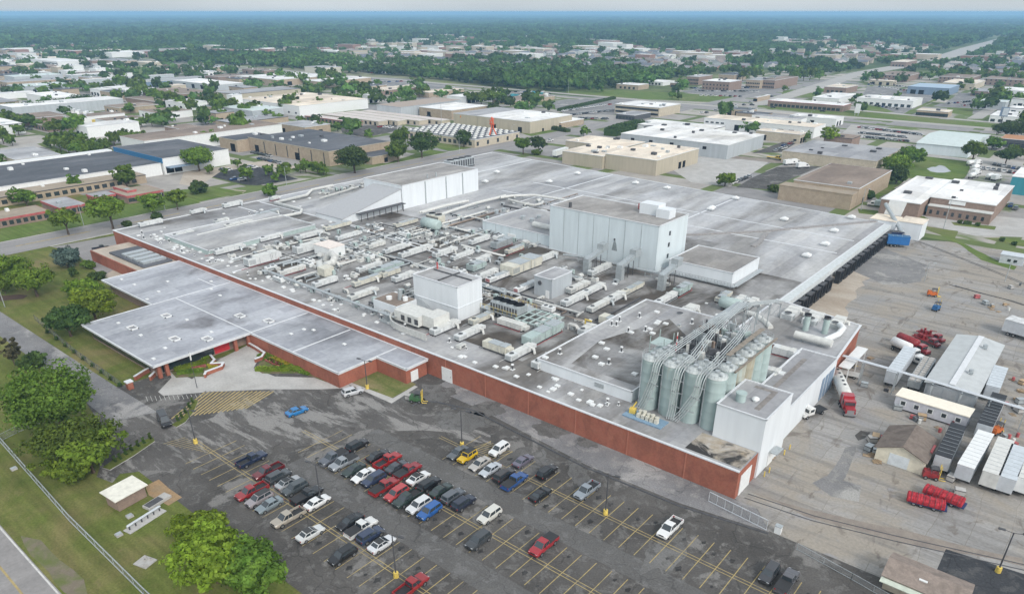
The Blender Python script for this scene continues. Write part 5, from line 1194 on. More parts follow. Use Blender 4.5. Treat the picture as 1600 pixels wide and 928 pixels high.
for kind, col, u, v, yy, rz, lab, kw in CARS:
    x, y = at(u, v, .5)
    car(kind, col, x, yy + rnd.uniform(-.25,.25), rz + R_(rnd.uniform(-1.5,1.5)), lab, 'cars in the factory car park', **kw)
for kind, col, u, v, ang, lab in (('sedan',(.01,.16,.40),464,643,1.45,'bright blue coupe alone near the yellow hatched crossing'), ('suv',(.50,.51,.52),551,613,1.3,'silver SUV parked beside the small side lawn'),
     ('van',BLK,257,658,-.25,'black van driving beside the curved planted island'), ('pickup',(.02,.025,.04),158,389,1.3,'black pickup parked on the side drive near the brick enclosure')):
    x, y = at(u, v, .5); car(kind, col, x, y, ang, lab)
# cars far off in other car parks: one shared low mesh per kind of paint, no parts at that size
def far_mesh():
    a = MB(); a.box(-2.2,-.9,.3,2.2,.9,.95,0); a.add([(-1.7,-.85,.95),(1.1,-.85,.95),(1.1,.85,.95),(-1.7,.85,.95),(-1.2,-.7,1.5),(.4,-.7,1.5),(.4,.7,1.5),(-1.2,.7,1.5)], [(0,1,5,4),(1,2,6,5),(2,3,7,6),(3,0,4,7)], 1); a.add([(-1.2,-.7,1.5),(.4,-.7,1.5),(.4,.7,1.5),(-1.2,.7,1.5)], [(0,1,2,3)], 0)
    for sx in (-1.35,1.35):
        for sy in (-.92,.72): a.box(sx-.32,sy,.02,sx+.32,sy+.2,.62,2)
    return a.mesh('distant_car', [bpy.data.materials['paint_slot'], m_glass, m_tyre])
FM = far_mesh()
FC = [('white',(.72,.72,.71)),('silver',(.4,.41,.42)),('black',(.015,.015,.017)),('grey',(.12,.125,.13)),('red',(.30,.02,.02)),('blue',(.02,.06,.2))]
FARC = []
def lot(a, b, n, where, axis='y', p=.92, z=.03):
    A, B = at(*a), at(*b); n = int(n*1.15)
    for i in range(n):
        if rnd.random() > p: continue
        s = (i+.5)/n; x, y = A[0]+(B[0]-A[0])*s, A[1]+(B[1]-A[1])*s
        nm, c = rnd.choices(FC, (5,4,4,3,1.3,1))[0]
        if math.hypot(x, y) > 690: FARC.append((x, y, axis, c)); continue
        o = bpy.data.objects.new('parked_car', FM); COL.objects.link(o); o.location = (x, y, z)
        o.rotation_euler[2] = (math.pi/2 if axis == 'y' else 0) + rnd.choice((0, math.pi)) + R_(rnd.uniform(-3,3))
        o.material_slots[0].link = 'OBJECT'; o.material_slots[0].material = car_paint(c)
        tag(o, 'small %s car parked %s' % (nm, where), 'car', '%s cars parked %s' % (nm, where))
for q in [((1141,289),(1172,277),6,'by the shrub behind the factory back edge'), ((393,239),(424,246),5,'before the tan dark-roofed warehouse','x'), ((404,249),(440,257),6,'before the tan dark-roofed warehouse','x'),
 ((878,175),(955,164),14,'beside the clipped hedge of the white office building'), ((890,181),(965,173),14,'beside the clipped hedge of the white office building'), ((903,186),(950,187),8,'by the small white annex'),
 ((1078,139),(1190,138),20,'in front of the brick apartment blocks','x'), ((1085,143),(1185,144),18,'in front of the brick apartment blocks','x'), ((1200,160),(1312,173),18,'before the long white-roofed shop row'),
 ((1092,150),(1160,152),8,'in front of the brick apartment blocks'), ((1370,131),(1422,138),11,'beside the slate blue building'), ((1372,136),(1420,143),9,'beside the slate blue building'), ((1480,163),(1535,158),11,'behind the small flat-roofed shop'), ((1500,167),(1545,160),9,'behind the small flat-roofed shop'),
 ((1360,165),(1405,172),7,'before the white stepped store'), ((1342,200),(1440,212),15,'in the sales yard by the pale green metal roof','x'), ((1343,209),(1415,216),14,'in the sales yard by the pale green metal roof','x'), ((1345,215),(1418,222),13,'in the sales yard by the pale green metal roof','x'),
 ((1182,233),(1190,227),3,'behind the long white-roofed warehouse'), ((1222,229),(1246,222),5,'behind the long white-roofed warehouse'), ((1210,237),(1228,232),4,'behind the long white-roofed warehouse'),
 ((1515,262),(1590,272),8,'in the truck yard by the teal building'), ((1550,258),(1595,266),6,'in the truck yard by the teal building'), ((1560,312),(1590,330),4,'beside the white-roofed brown brick warehouse'),
 ((345,266),(360,268),2,'in the dark lot with the green islands'), ((360,281),(385,283),2,'in the dark lot with the green islands'), ((388,262),(400,264),2,'in the dark lot with the green islands'),
 ((140,222),(172,224),4,'in the dark lot by the thicket'), ((0,200),(50,204),6,'under the trees at the far left'), ((5,207),(60,198),7,'under the trees at the far left'), ((590,199),(615,201),3,'on the dark lot left of the skylight roof'), ((640,186),(680,183),5,'by the white-roofed tan warehouse'),
 ((640,158),(690,164),6,'by the yard of vans'), ((775,150),(860,148),18,'in the van depot beyond the hedge'), ((790,145),(850,144),12,'in the van depot beyond the hedge'), ((560,131),(630,128),10,'by the long office block near the highway'), ((545,136),(610,140),8,'by the long office block near the highway'),
 ((105,153),(150,150),8,'beside the long white roof at the left'), ((330,115),(350,117),4,'by the industrial sheds'), ((955,184),(1000,178),6,'on the road by the white office building')]: lot(*q)
for u, v, w in ((1096,178,0),(1104,177,0),(1118,174,0),(1128,172,0),(1150,166,0),(1172,161,0),(1162,165,0),(1206,152,0),(1175,165,1),(1285,175,1),(1208,169,1),(860,221,0)):
    x, y = at(u, v); o = bpy.data.objects.new('driving_car', FM); COL.objects.link(o); o.location = (x, y, .06); o.rotation_euler[2] = 0 if w else math.pi/2
    nm, c = rnd.choices(FC, (5,4,4,3,1.3,1))[0]; o.material_slots[0].link = 'OBJECT'; o.material_slots[0].material = car_paint(c)
    tag(o, 'small %s car driving on the far avenue or highway' % nm, 'car', '%s cars on the far roads' % nm)

def far_cars():
    a = MB(); cols = [c for n, c in FC]
    for x, y, ax, c in FARC:
        i = cols.index(c); rz = (math.pi/2 if ax == 'y' else 0) + rnd.uniform(-.05,.05); a.obox(x,y,.25,4.4,1.8,.7,rz,i); a.obox(x,y,.951,2.3,1.6,.55,rz,6,i)
    tag(a.build('distant_cars', [car_paint(c) for c in cols] + [m_glass]), 'hundreds of tiny parked cars in the far car parks', 'cars', kind='stuff')
# ================================================================ yard: trucks, trailers, sheds
def frame(o, rz):     # local builder helper: returns a function that maps local x,y to nothing (parts are local to a turned empty)
    return o
def lpart(t, name, mb, mats): 
    o = bpy.data.objects.new(name, mb.mesh(name, mats)); COL.objects.link(o); o.parent = t; ORG[o.name] = (0,0,0); return o
def wheels(t, xs, ys, r=.5, w=.3):
    for x in xs:
        for y in ys:
            a = MB(); n = 14; vs = []
            for q in (-w/2, w/2): vs += [(x+r*math.cos(2*math.pi*i/n), y+q, r+r*math.sin(2*math.pi*i/n)) for i in range(n)]
            a.add(vs, [(i,(i+1)%n,n+(i+1)%n,n+i) for i in range(n)], 0, True); a.add(vs[:n], [tuple(range(n))], 0); a.add(vs[n:], [tuple(range(n))], 0)
            for q in (-w/2-.005, w/2+.005): a.add([(x+r*.5*math.cos(2*math.pi*i/n), y+q, r+r*.5*math.sin(2*math.pi*i/n)) for i in range(n)], [tuple(range(n))], 1)
            lpart(t, 'wheel', a, [m_tyre, m_rim])
def box_trailer(label, p_near, p_far, roof, wall, w=2.6, h=3.9, zb=1.1, wheel=True, cat='trailer', name='box_trailer', group=None, rear=None, win=0):
    """p_near / p_far: ground pixels under the middle of the near and far ends"""
    A, B = at(*p_near), at(*p_far); L = math.dist(A, B); rz = math.atan2(B[1]-A[1], B[0]-A[0])
    t = thing(name, label, cat, ((A[0]+B[0])/2, (A[1]+B[1])/2, .02), group, rz)
    a = MB(); a.box(-L/2,-w/2,zb,L/2,w/2,h); lpart(t, 'body', a, wall)
    a = MB(); a.box(-L/2-.05,-w/2-.05,h+.003,L/2+.05,w/2+.05,h+.12); lpart(t, 'roof', a, roof)
    a = MB()
    for i in range(1, int(L/1.5)): a.box(-L/2+i*1.5-.03,-w/2,h+.123,-L/2+i*1.5+.03,w/2,h+.15)
    lpart(t, 'roof_bow', a, m_galv)
    a = MB()
    for i in range(1, int(L/1.2)): a.box(-L/2+i*1.2-.03,-w/2-.03,zb+.1,-L/2+i*1.2+.03,-w/2-.003,h-.1); a.box(-L/2+i*1.2-.03,w/2+.003,zb+.1,-L/2+i*1.2+.03,w/2+.03,h-.1)
    if L > 7: lpart(t, 'side_post', a, wall)
    a = MB(); a.box(-L/2-.04,-w/2+.15,zb+.15,-L/2-.003,w/2-.15,h-.2); a.box(-L/2-.07,-.04,zb+.15,-L/2-.041,.04,h-.2); d = lpart(t, 'rear_door', a, rear or wall)
    a = MB(); a.box(-L/2+.3,-.5,zb-.3,L/2-.3,.5,zb-.003); lpart(t, 'chassis', a, m_dkgrey)
    if wheel: wheels(t, (-L/2+1.6,-L/2+2.9), (-w/2+.3, w/2-.3))
    if wheel:
        a = MB(); a.box(L/2-3,-.8,0.02,L/2-2.8,-.65,zb-.3); a.box(L/2-3,.65,0.02,L/2-2.8,.8,zb-.3); lpart(t, 'landing_leg', a, m_dkgrey)
    return t, L
m_blackroof = flat('black_trailer_roof', (.028,.03,.035), .7, var=.25)
m_alu = flat('aluminium', (.60,.63,.66), .4, .5, .3, var=.08)
m_skylt = flat('pale_trailer_roof', (.50,.54,.57), .5, var=.1)
box_trailer('long trailer with a flat black roof and pale end, nearest the gabled brown-roofed shed', (1465,741), (1489,690), m_blackroof, m_alu)
box_trailer('black-roofed trailer with three pale roof hatches beside the long cream office trailer', (1530,690), (1553,641), m_blackroof, m_alu)
box_trailer('clean white box trailer left in a row of parked trailers', (1499,757), (1531,702), m_white, m_alu, group=None)
box_trailer('cream trailer with a ladder frame on top, second in the parked row', (1538,768), (1562,713), m_offwh, m_offwh)
box_trailer('pale grey rounded trailer, third in the parked row', (1563,776), (1583,725), m_skylt, m_alu)
box_trailer('pale box truck body at the right end of the parked row', (1592,778), (1612,730), m_offwh, m_white)
t, L = box_trailer('pale blue-topped trailer under the elevated pipe bridge', (1388,606), (1416,566), m_skylt, m_alu)
a = MB(); a.box(-L/2-2.2,-.06,.6,-L/2,.06,.75); a.box(-L/2-2.3,-.5,.02,-L/2-2.1,.5,.7); lpart(t, 'drawbar', a, m_dkgrey)
t, L = box_trailer('flatbed loaded with grey crates beside the grey metal shed', (1424,613), (1448,575), m_galv, m_galv, h=2.6)
a = MB()
for i in range(int(L/1.3)):
    for y in (-.65, .65): a.box(-L/2+.1+i*1.3,y-.5,2.73,-L/2+1.15+i*1.3,y+.5,3.0)
lpart(t, 'crate_row', a, m_conc)
box_trailer('short pale trailer at the right side of the grey metal shed', (1543,629), (1556,597), m_skylt, m_alu, wheel=False)
box_trailer('white trailer cut by the right edge near the railway spur', (1568,519), (1640,540), m_trail, m_alu, w=4.2, h=4.2)
t, L = box_trailer('blue box trailer parked at the far end of the dock', (1384,384), (1418,387), m_blue_tr, flat('bright_blue',(.02,.13,.36)))
box_trailer('dark blue trailer behind the bright blue one at the dock end', (1378,377), (1408,379), m_dkgrey, flat('deep_blue',(.015,.03,.09)))
box_trailer('blue trailer backed to the nearest dock shelter', (1237,480), (1234,473), m_blue_tr, flat('vivid_blue',(.02,.16,.42)), h=3.6)
# cream office trailer with five windows
A, B = at(1395,637), at(1507,672); L = math.dist(A, B); rz = math.atan2(B[1]-A[1], B[0]-A[0])
t = thing('office_trailer', 'long cream-roofed office trailer with five small windows', 'office trailer', ((A[0]+B[0])/2, (A[1]+B[1])/2, .02), None, rz)
q = 4.2
a = MB(); a.box(-L/2,0,.35,L/2,q,3.0); lpart(t, 'wall', a, flat('lilac_grey_siding', (.52,.52,.56)))
a = MB(); a.box(-L/2-.15,-.2,3.003,L/2+.15,q+.2,3.2); lpart(t, 'roof', a, flat('cream_roof', (.80,.74,.62), var=.06))
for i in range(5):
    x = -L/2 + L*(.12+i*.19); a = MB(); a.box(x-.6,-.06,1.2,x+.6,-.003,2.3); w_ = lpart(t, 'window', a, m_white); a = MB(); a.box(x-.42,-.075,1.32,x+.42,-.062,2.2); o = lpart(t, 'pane', a, m_glass); o.parent = w_
a = MB(); a.box(-L/2+.4,.3,.02,L/2-.4,q-.3,.34); lpart(t, 'skirting', a, m_dkgrey)
# grey metal shed
P = [at(1494,521,4.2), at(1568,537,4.2), at(1530,617,4.2), at(1449,595,4.2)]
x0, x1, y0, y1 = (P[0][0]+P[3][0])/2, (P[1][0]+P[2][0])/2, (P[2][1]+P[3][1])/2, (P[0][1]+P[1][1])/2
t = thing('metal_shed', 'grey metal shed with a broad low roof and two roof vents', 'shed', ((x0+x1)/2, (y0+y1)/2, 0)); xm = (x0+x1)/2
a = MB(); a.box(x0+.2,y0+.3,.02,x1-.2,y1-.3,3.8); a.build('wall', m_clad_g, t)
a = MB(); ov = .2
vs = [(x0-ov,y0-ov,3.8),(xm,y0-ov,4.7),(x1+ov,y0-ov,3.8),(x0-ov,y1+ov,3.8),(xm,y1+ov,4.7),(x1+ov,y1+ov,3.8)]
a.add(vs + [(x,y,z+.18) for x,y,z in vs], [(6,7,10,9),(7,8,11,10),(0,1,7,6),(1,2,8,7),(4,3,9,10),(5,4,10,11),(3,0,6,9),(2,5,11,8),(1,0,3,4),(2,1,4,5)]); a.build('roof', m_metalroof, t)
a = MB(); a.box(xm-.6,y0,4.89,xm+.6,y1,4.95); a.build('ridge_light', m_coping, t)
for y in (y0+9, y1-7): a = MB(); a.box(xm+1.4,y-.5,4.7,xm+2.4,y+.5,5.2); a.cyl(xm+1.9,y,5.2,5.6,.5,10); a.build('roof_vent', m_galv, t)
for k in range(3):
    a = MB(); x = x0+.5+(x1-x0-1)*(k/3); a.box(x+.3,y0+.2,.05,x+(x1-x0-1)/3-.3,y0+.29,3.2); a.build('roller_door', flat('shed_door',(.40,.42,.43)) if k == 0 else bpy.data.materials['shed_door'], t)
# gabled shed with brown shingles
g0, g1 = at(1369,712), at(1432,741)
t = thing('gabled_shed', 'cream shed with a brown shingled gable roof in the yard', 'shed', ((g0[0]+g1[0])/2, g0[1]+4, 0)); x0, x1, y0, y1 = g0[0], g0[0]+8.2, 130.3, 139.5; xm = (x0+x1)/2
a = MB(); a.box(x0,y0,.02,x1,y1,2.9,bot=False); a.add([(x0,y0,2.9),(x1,y0,2.9),(xm,y0,4.6),(x0,y1,2.9),(x1,y1,2.9),(xm,y1,4.6)], [(0,1,2),(4,3,5)]); a.build('wall', flat('cream_siding', (.62,.58,.47)), t)
a = MB(); e_ = .5
for s in (-1, 1):
    xe = xm + s*(x1-x0)/2*1.1; ze = 2.9-.16
    a.add([(xm,y0-e_,4.62),(xe,y0-e_,ze),(xe,y1+e_,ze),(xm,y1+e_,4.62),(xm,y0-e_,4.8),(xe,y0-e_,ze+.18),(xe,y1+e_,ze+.18),(xm,y1+e_,4.8)], [(0,1,2,3),(4,5,6,7),(0,1,5,4),(2,3,7,6),(1,2,6,5)])
a.build('roof', m_shingle, t)
a = MB(); a.box(xm-1.8,y0-.06,.1,xm+1.6,y0-.004,2.5); a.build('door', flat('pale_door', (.58,.62,.64)), t)
a = MB(); a.box(x1-.1,134,2.9,x1+.3,137,3.3); a.build('gutter_box', m_rust, t)
# flat brown shed, lower right
t = thing('guard_shed', 'brown shingled guard shed with one skylight and a pale front canopy', 'shed', (-10,98.5,0)); 
c0 = at(1391,876,2.6); x0, x1, y0, y1 = c0[0]+.3, c0[0]+10.2, 95.2, 100.6
a = MB(); a.box(x0,y0,.02,x1,y1,2.55); a.build('wall', m_beige, t)
a = MB(); ym = (y0+y1)/2
for s in (-1, 1):
    ye = ym+s*((y1-y0)/2+.5)
    a.add([(x0-.5,ym,3.7),(x1+.5,ym,3.7),(x1+.5,ye,2.5),(x0-.5,ye,2.5),(x0-.5,ym,3.85),(x1+.5,ym,3.85),(x1+.5,ye,2.65),(x0-.5,ye,2.65)], [(0,1,2,3),(4,5,6,7),(0,3,7,4),(1,2,6,5),(3,2,6,7)])
a.build('roof', dirty('rough_brown_shingles', (.30,.245,.21), (.2,.165,.14), .6, .45, .65, fine=4), t)
a = MB(); a.box(x0+4,y0+1.0,3.15,x0+5.1,y0+2.0,3.35); a.build('skylight', m_white, t)
a = MB(); a.box(x0-.4,y0-1.7,2.3,x1-2,y0-.55,2.42); a.build('canopy', flat('pale_green_canopy',(.52,.56,.47)), t)
a = MB(); a.box(x1-1.9,y0-1.8,.02,x1+.2,y0-.55,2.3); a.build('porch', m_alu, t)
# tanker semi-trailer and red tractor
def semi_tank(label, pa, pb, tank_mat, cab_col):
    A, B = at(*pa), at(*pb); rz = math.atan2(B[1]-A[1], B[0]-A[0]); L = math.dist(A, B)
    t = thing('tank_truck', label, 'tank truck', (A[0], A[1], .02), None, rz)
    a = MB(); a.tube([(0,0,2.4),(.3,0,2.4),(L-5.6,0,2.4),(L-5.2,0,2.4)], [.7,1.25,1.25,.8], 20); tk = lpart(t, 'tank', a, tank_mat)
    for i in range(5): a = MB(); a.cyl(1.5+i*(L-8)/4.5,0,3.62,3.8,.28,10); o = lpart(t, 'hatch', a, m_dkgrey); o.parent = tk
    a = MB(); a.box(.3,-.5,.9,L-2.2,.5,1.12); lpart(t, 'chassis', a, m_dkgrey)
    a = MB(); a.box(L-4.4,-1.2,1.13,L-2.7,1.2,3.3); a.box(L-2.69,-1.15,1.0,L-1.0,1.15,2.9); a.box(L-.99,-.95,.8,L+.6,.95,1.9); lpart(t, 'cab', a, car_paint(cab_col))
    a = MB(); a.box(L-.985,-1.0,1.95,L-.95,1.0,2.7); a.box(L-2.2,-1.17,1.95,L-1.2,-1.155,2.6); a.box(L-2.2,1.155,1.95,L-1.2,1.17,2.6); lpart(t, 'window', a, m_glass)
    a = MB(); a.box(L+.6,-1.1,.45,L+.8,1.1,.85); a.box(L+.605,-.7,.9,L+.66,.7,1.7); lpart(t, 'bumper', a, m_rim)
    for y in (-1.3, 1.3): a = MB(); a.tube([(L-2.75,y*.9,1.2),(L-2.75,y*.9,3.7)], .09, 8); lpart(t, 'exhaust_pipe', a, m_rim)
    wheels(t, (1.2,2.5,L-5.0,L-3.7,L+.1), (-1.0,1.0))
    return t
semi_tank('white tank trailer with five dark hatches behind a red tractor', (1302,595), (1326,650), m_offwh, (.36,.02,.03))
# service trucks
def truck(label, u, v, rz, cab, bed_mat, bed='flat', L=6.6, nm='flatbed_truck', sc=1.0):
    x, y = at(u, v); t = thing(nm, label, 'truck', (x, y, .02), None, rz); t.scale = (sc, sc, sc)
    a = MB(); a.box(L/2-2.9,-.98,.75,L/2-1.2,.98,2.2); a.box(L/2-1.19,-.95,.6,L/2,.95,1.3); a.box(L/2-2.6,-.85,2.2,L/2-1.5,.85,2.35); lpart(t, 'cab', a, car_paint(cab))
    a = MB(); a.box(L/2-1.19,-.85,1.35,L/2-1.15,.85,2.05); a.box(L/2-2.6,-.995,1.4,L/2-1.5,-.982,2.0); a.box(L/2-2.6,.982,1.4,L/2-1.5,.995,2.0); lpart(t, 'window', a, m_glass)
    a = MB()
    if bed == 'flat': a.box(-L/2,-1.1,.95,L/2-3,1.1,1.1); a.box(L/2-3.15,-1.1,1.1,L/2-3.0,1.1,1.9)
    elif bed == 'tank': a.tube([(-L/2,0,2.0),(-L/2+.3,0,2.0),(L/2-3.4,0,2.0),(L/2-3.1,0,2.0)], [.6,1.1,1.1,.7], 16)
    elif bed == 'box': a.box(-L/2,-1.15,.95,L/2-3.05,1.15,3.0)
    elif bed == 'gear':
        a.box(-L/2,-1.1,.95,L/2-3,1.1,1.15)
        for i in range(7): a.obox(-L/2+.6+i*.55,rnd.uniform(-.6,.6),1.15,rnd.uniform(.4,.8),rnd.uniform(.4,1),rnd.uniform(.4,1.4),rnd.uniform(0,1))
        a.tube([(-L/2+.4,-.8,1.3),(L/2-3.2,.7,2.6)], .12, 6)
    lpart(t, 'bed', a, bed_mat)
    a = MB(); a.box(-L/2+.2,-.45,.6,L/2-.3,.45,.74); lpart(t, 'chassis', a, m_dkgrey); wheels(t, (-L/2+1.3, L/2-.9), (-.9,.9), .42, .28)
    a = MB(); a.box(L/2-.02,-.9,.4,L/2+.15,.9,.6); lpart(t, 'bumper', a, m_plastic)
m_redgear = flat('red_gear', (.24,.025,.028), .5, var=.35)
truck('small white flatbed service truck by the white wing wall', 1268,648,R_(248),(.72,.72,.70),m_black)
truck('white tank truck between a red tank truck and a white pickup', 1414,553,R_(-25),(.7,.7,.69),m_white,'tank',8.5)
truck('red tank truck behind the white tank truck', 1424,546,R_(-25),(.30,.025,.03),m_redgear,'tank',9)
truck('white flatbed pickup in front of the white tank truck', 1428,567,R_(-20),(.72,.72,.7),m_dkgrey,'flat',6.2)
truck('dark red rig truck nearest the two parked rigs', 1446,536,R_(-25),(.2,.012,.02),m_redgear,'gear',8.5,sc=.85)
truck('red rig truck farther of the two parked rigs', 1453,529,R_(-25),(.24,.015,.02),m_redgear,'gear',8.5,sc=.85)
truck('green and white tractor truck parked left of the brown brick warehouse', 1372,324,R_(180),(.7,.7,.68),m_green,'box',9)
truck('pale blue box truck in front of the brown brick warehouse', 1434,332,R_(180),(.7,.7,.7),flat('sky_blue_box',(.16,.42,.55)),'box',11)
# red tarpaulin loads
for lab, p, q in (('red tarpaulin-covered long load nearest the camera', (1415,782),(1474,798)), ('red tarpaulin-covered load on a blue trailer behind another red load', (1442,770),(1503,794))):
    A, B = at(*p), at(*q); L = math.dist(A, B); rz = math.atan2(B[1]-A[1], B[0]-A[0])
    t = thing('tarpaulin_load', lab, 'covered load', ((A[0]+B[0])/2, (A[1]+B[1])/2, .02), 'red tarpaulin loads in the yard', rz)
    a = MB(); n = 60; prof = [(-1.15,.75),(-1.2,1.1),(-1.16,1.55),(-.9,1.75),(-.35,1.84),(0,1.88),(.35,1.85),(.9,1.74),(1.16,1.52),(1.2,1.1),(1.15,.75)]; rings = []
    for i in range(n+1):
        x = -L/2+L*i/n; f = .85 if i in (0, n) else 1.0; sag = .10*abs(math.sin(i*.42)) + .05*math.sin(i*1.7)
        rings.append([(x, y*f + rnd.uniform(-.03,.03), .75+(z-.75)*f*(1-sag*(.4+.6*abs(y))) + rnd.uniform(-.03,.03)) for y, z in prof])
    a.loft(rings); lpart(t, 'tarpaulin', a, flat('red_tarpaulin', (.36,.03,.04), .7, .2, var=.4, sc=1.6))
    for i in range(6):
        x = -L/2+L*(i+.7)/6.4; a = MB(); a.tube([(x,-1.24,.7),(x,-1.22,1.5),(x,-.95,1.78),(x,0,1.92),(x,.95,1.78),(x,1.22,1.5),(x,1.24,.7)], .03, 4); lpart(t, 'strap', a, m_dkgrey)
    a = MB(); a.box(-L/2+.3,-1.0,.5,L/2+.4,1.0,.74); lpart(t, 'chassis', a, flat('dark_blue_steel', (.02,.04,.12)))
    wheels(t, (-L/2+1.2,-L/2+2.3,L/2-1.5), (-.85,.85), .42, .26)
# small machines
def machine(name, label, cat, u, v, rz, col, z=.02):
    x, y = at(u, v); t = thing(name, label, cat, (x, y, z), None, rz)
    a = MB(); a.box(-1.4,-.7,.5,1.2,.7,1.3); a.box(-1.3,-.65,1.3,-.3,.65,1.7); lpart(t, 'body', a, col)
    a = MB()
    for px in (-.25, .95):
        for py in (-.6, .6): a.box(px-.05,py-.05,1.3,px+.05,py+.05,2.3)
    a.box(-.35,-.7,2.3,1.05,.7,2.4); lpart(t, 'canopy', a, m_dkgrey)
    a = MB(); a.box(1.2,-.45,.2,1.35,-.35,3.0); a.box(1.2,.35,.2,1.35,.45,3.0); a.box(1.35,-.5,.1,2.4,-.35,.2); a.box(1.35,.35,.1,2.4,.5,.2); lpart(t, 'fork', a, m_yel)
    wheels(t, (-.9,.8), (-.62,.62), .38, .25)
machine('forklift', 'yellow-masted forklift beside the brick wing wall', 'forklift', 1325,574, R_(60), m_dkgrey)
machine('forklift', 'orange lift machine alone on the big concrete yard', 'lift machine', 1456,463, R_(20), flat('orange_paint',(.5,.12,.02)))
machine('forklift', 'small blue lift machine on the big concrete yard', 'lift machine', 1462,485, R_(80), flat('machine_blue',(.03,.12,.28)))
machine('forklift', 'orange loader beside the black-roofed trailer with roof hatches', 'loader', 1555,677, R_(70), flat('loader_orange',(.5,.13,.03)))
machine('forklift', 'little red tractor beside the black-roofed trailer end', 'tractor', 1453,747, R_(20), m_redgear)
machine('lawn_roller', 'green machine on the pallet corner by the red wall driveway', 'machine', 651,628, R_(30), flat('machine_green',(.05,.12,.05)))
t = thing('flatbed_trailer', 'low flat steel trailer beside the forklift at the brick wing', 'trailer', (*at(1326,588),.02), None, R_(10))
a = MB(); a.box(-2.2,-1.2,.7,2.2,1.2,.9); lpart(t, 'deck', a, m_offwh); wheels(t, (-1.2,1.2), (-.95,.95), .34, .22)
# weigh house tower at the dock end
t = thing('white_silo_house', 'pair of white flat-roofed dock houses at the far end of the dock', 'building', (*at(1385,362),0)); x, y = at(1375,368)
a = MB(); a.box(x-4,y-3,.02,x+5,y+6,6.4); a.box(x+5.1,y+1,.02,x+13,y+10,6.1); a.build('wall', m_clad_w, t)
a = MB(); a.box(x-4.2,y-3.2,6.403,x+5.05,y+6.2,6.6); a.box(x+5.1,y+.8,6.103,x+13.2,y+10.2,6.3); a.build('roof', m_roof_cr, t)
a = MB(); a.tube([(x-2,y+6,10.5),(x+9,y-6,3)], .7, 8); a.build('chute', m_galv, t)
a = MB(); a.add([(x-2,y+7,6.5),(x+4,y+7,6.5),(x+5,y+7,12),(x-1,y+7,12),(x-2,y+7.3,6.5),(x+4,y+7.3,6.5),(x+5,y+7.3,12),(x-1,y+7.3,12)], [(0,1,2,3),(5,4,7,6),(3,2,6,7),(1,5,6,2),(4,0,3,7)]); a.build('screen', m_white, t)
# elevated pipe bridge across the yard
t = thing('yard_pipe_bridge', 'long silver pipe bridge on trestles crossing the yard', 'pipe bridge', (*at(1380,600),0))
a = MB(); P = [at(1316,556,5.2)+(5.2,), at(1450,594,5.2)+(5.2,), at(1640,652,5.2)+(5.2,)]
for k in range(3): a.tube([(p[0],p[1]+k*.35,p[2]) for p in P], .14, 6)
a.build('pipe', m_alu, t)
a = MB()
for s in (.12,.3,.48,.62,.75,.9):
    x, y = P[0][0]+(P[2][0]-P[0][0])*s, P[0][1]+(P[2][1]-P[0][1])*s; a.box(x-.1,y-.7,.02,x+.1,y-.5,5.0); a.box(x-.1,y+1.2,.02,x+.1,y+1.4,5.0); a.box(x-.1,y-.7,4.85,x+.1,y+1.4,5.0); a.tube([(x,y-.6,.1),(x,y+1.3,4.8)], .05, 4)
a.build('trestle', m_galv, t)
# pallets, drums and oddments by the sheds
pm_ = MB(); 
for i in range(5): pm_.box(-.6,-.5+i*.22,.1,.6,-.38+i*.22,.14)
pm_.box(-.6,-.5,0,-.5,.5,.1); pm_.box(.5,-.5,0,.6,.5,.1); pm_.box(-.05,-.5,0,.05,.5,.1)
pmesh = pm_.mesh('pallet', [flat('pallet_wood', (.34,.25,.16), var=.3)])
for (u, v, n, w_) in ((1365,700,3,'by the gabled shed'),(1370,722,2,'by the gabled shed'),(1363,712,2,'by the gabled shed'),(1485,655,2,'before the cream office trailer'),(1450,648,3,'before the cream office trailer'),(1205,715,1,'by the white corner block'),(1590,625,3,'by the right edge sheds'),(1595,612,3,'by the right edge sheds'),(690,552,1,'by the red wall'),(1360,560,2,'under the pipe bridge')):
    x, y = at(u, v)
    for k in range(n):
        o = bpy.data.objects.new('pallet', pmesh); COL.objects.link(o); o.location = (x, y, .02+k*.145); o.rotation_euler[2] = rnd.uniform(0,1.5); o.scale = (1.2,1.2,1)
        tag(o, 'wooden pallet stacked ' + w_, 'pallet', 'pallets ' + w_)
cr = MB(); cr.box(-.8,-.6,0.02,.8,.6,1.2,0); cr.box(-.85,-.65,.1,.85,.65,.2,1); cr.box(-.85,-.65,1.0,.85,.65,1.1,1); crm = [cr.mesh('crate', [m, m_dkgrey]) for m in (m_galv, m_conc_l, m_rust, flat('crate_wood',(.42,.30,.18)))]
for u, v, i, l in ((1362,690,1,'pale crate by the gabled shed, farthest from camera'),(1357,703,0,'grey crate left of the gabled shed'),(1440,690,0,'grey crate right behind the gabled shed'),(1426,683,1,'pale crate behind the gabled shed'),(1402,640,0,'grey box beside the cream office trailer'),(1485,750,1,'pale crate between parked trailers'),(1498,772,1,'pale flat box before the white trailer'),(1593,630,0,'grey crate at the right edge'),(664,545,3,'brown crate by the office wing door'),(1460,638,2,'rusty box in front of the shed'),(1225,655,0,'grey box by the white wing wall'),(640,624,1,'pale crate on the driveway corner')):
    x, y = at(u, v); o = bpy.data.objects.new('crate', crm[i]); COL.objects.link(o); o.location = (x, y, .0); o.rotation_euler[2] = rnd.uniform(0,1.5); tag(o, l, 'crate')
dm = MB(); dm.cyl(0,0,0,.9,.3,12,0); dm.cyl(0,0,.3,.34,.315,12,0); dm.cyl(0,0,.6,.64,.315,12,0); dmesh = [dm.mesh('drum', [m]) for m in (flat('drum_grey',(.12,.13,.14)), m_rust, m_offwh)]
r6 = random.Random(9)
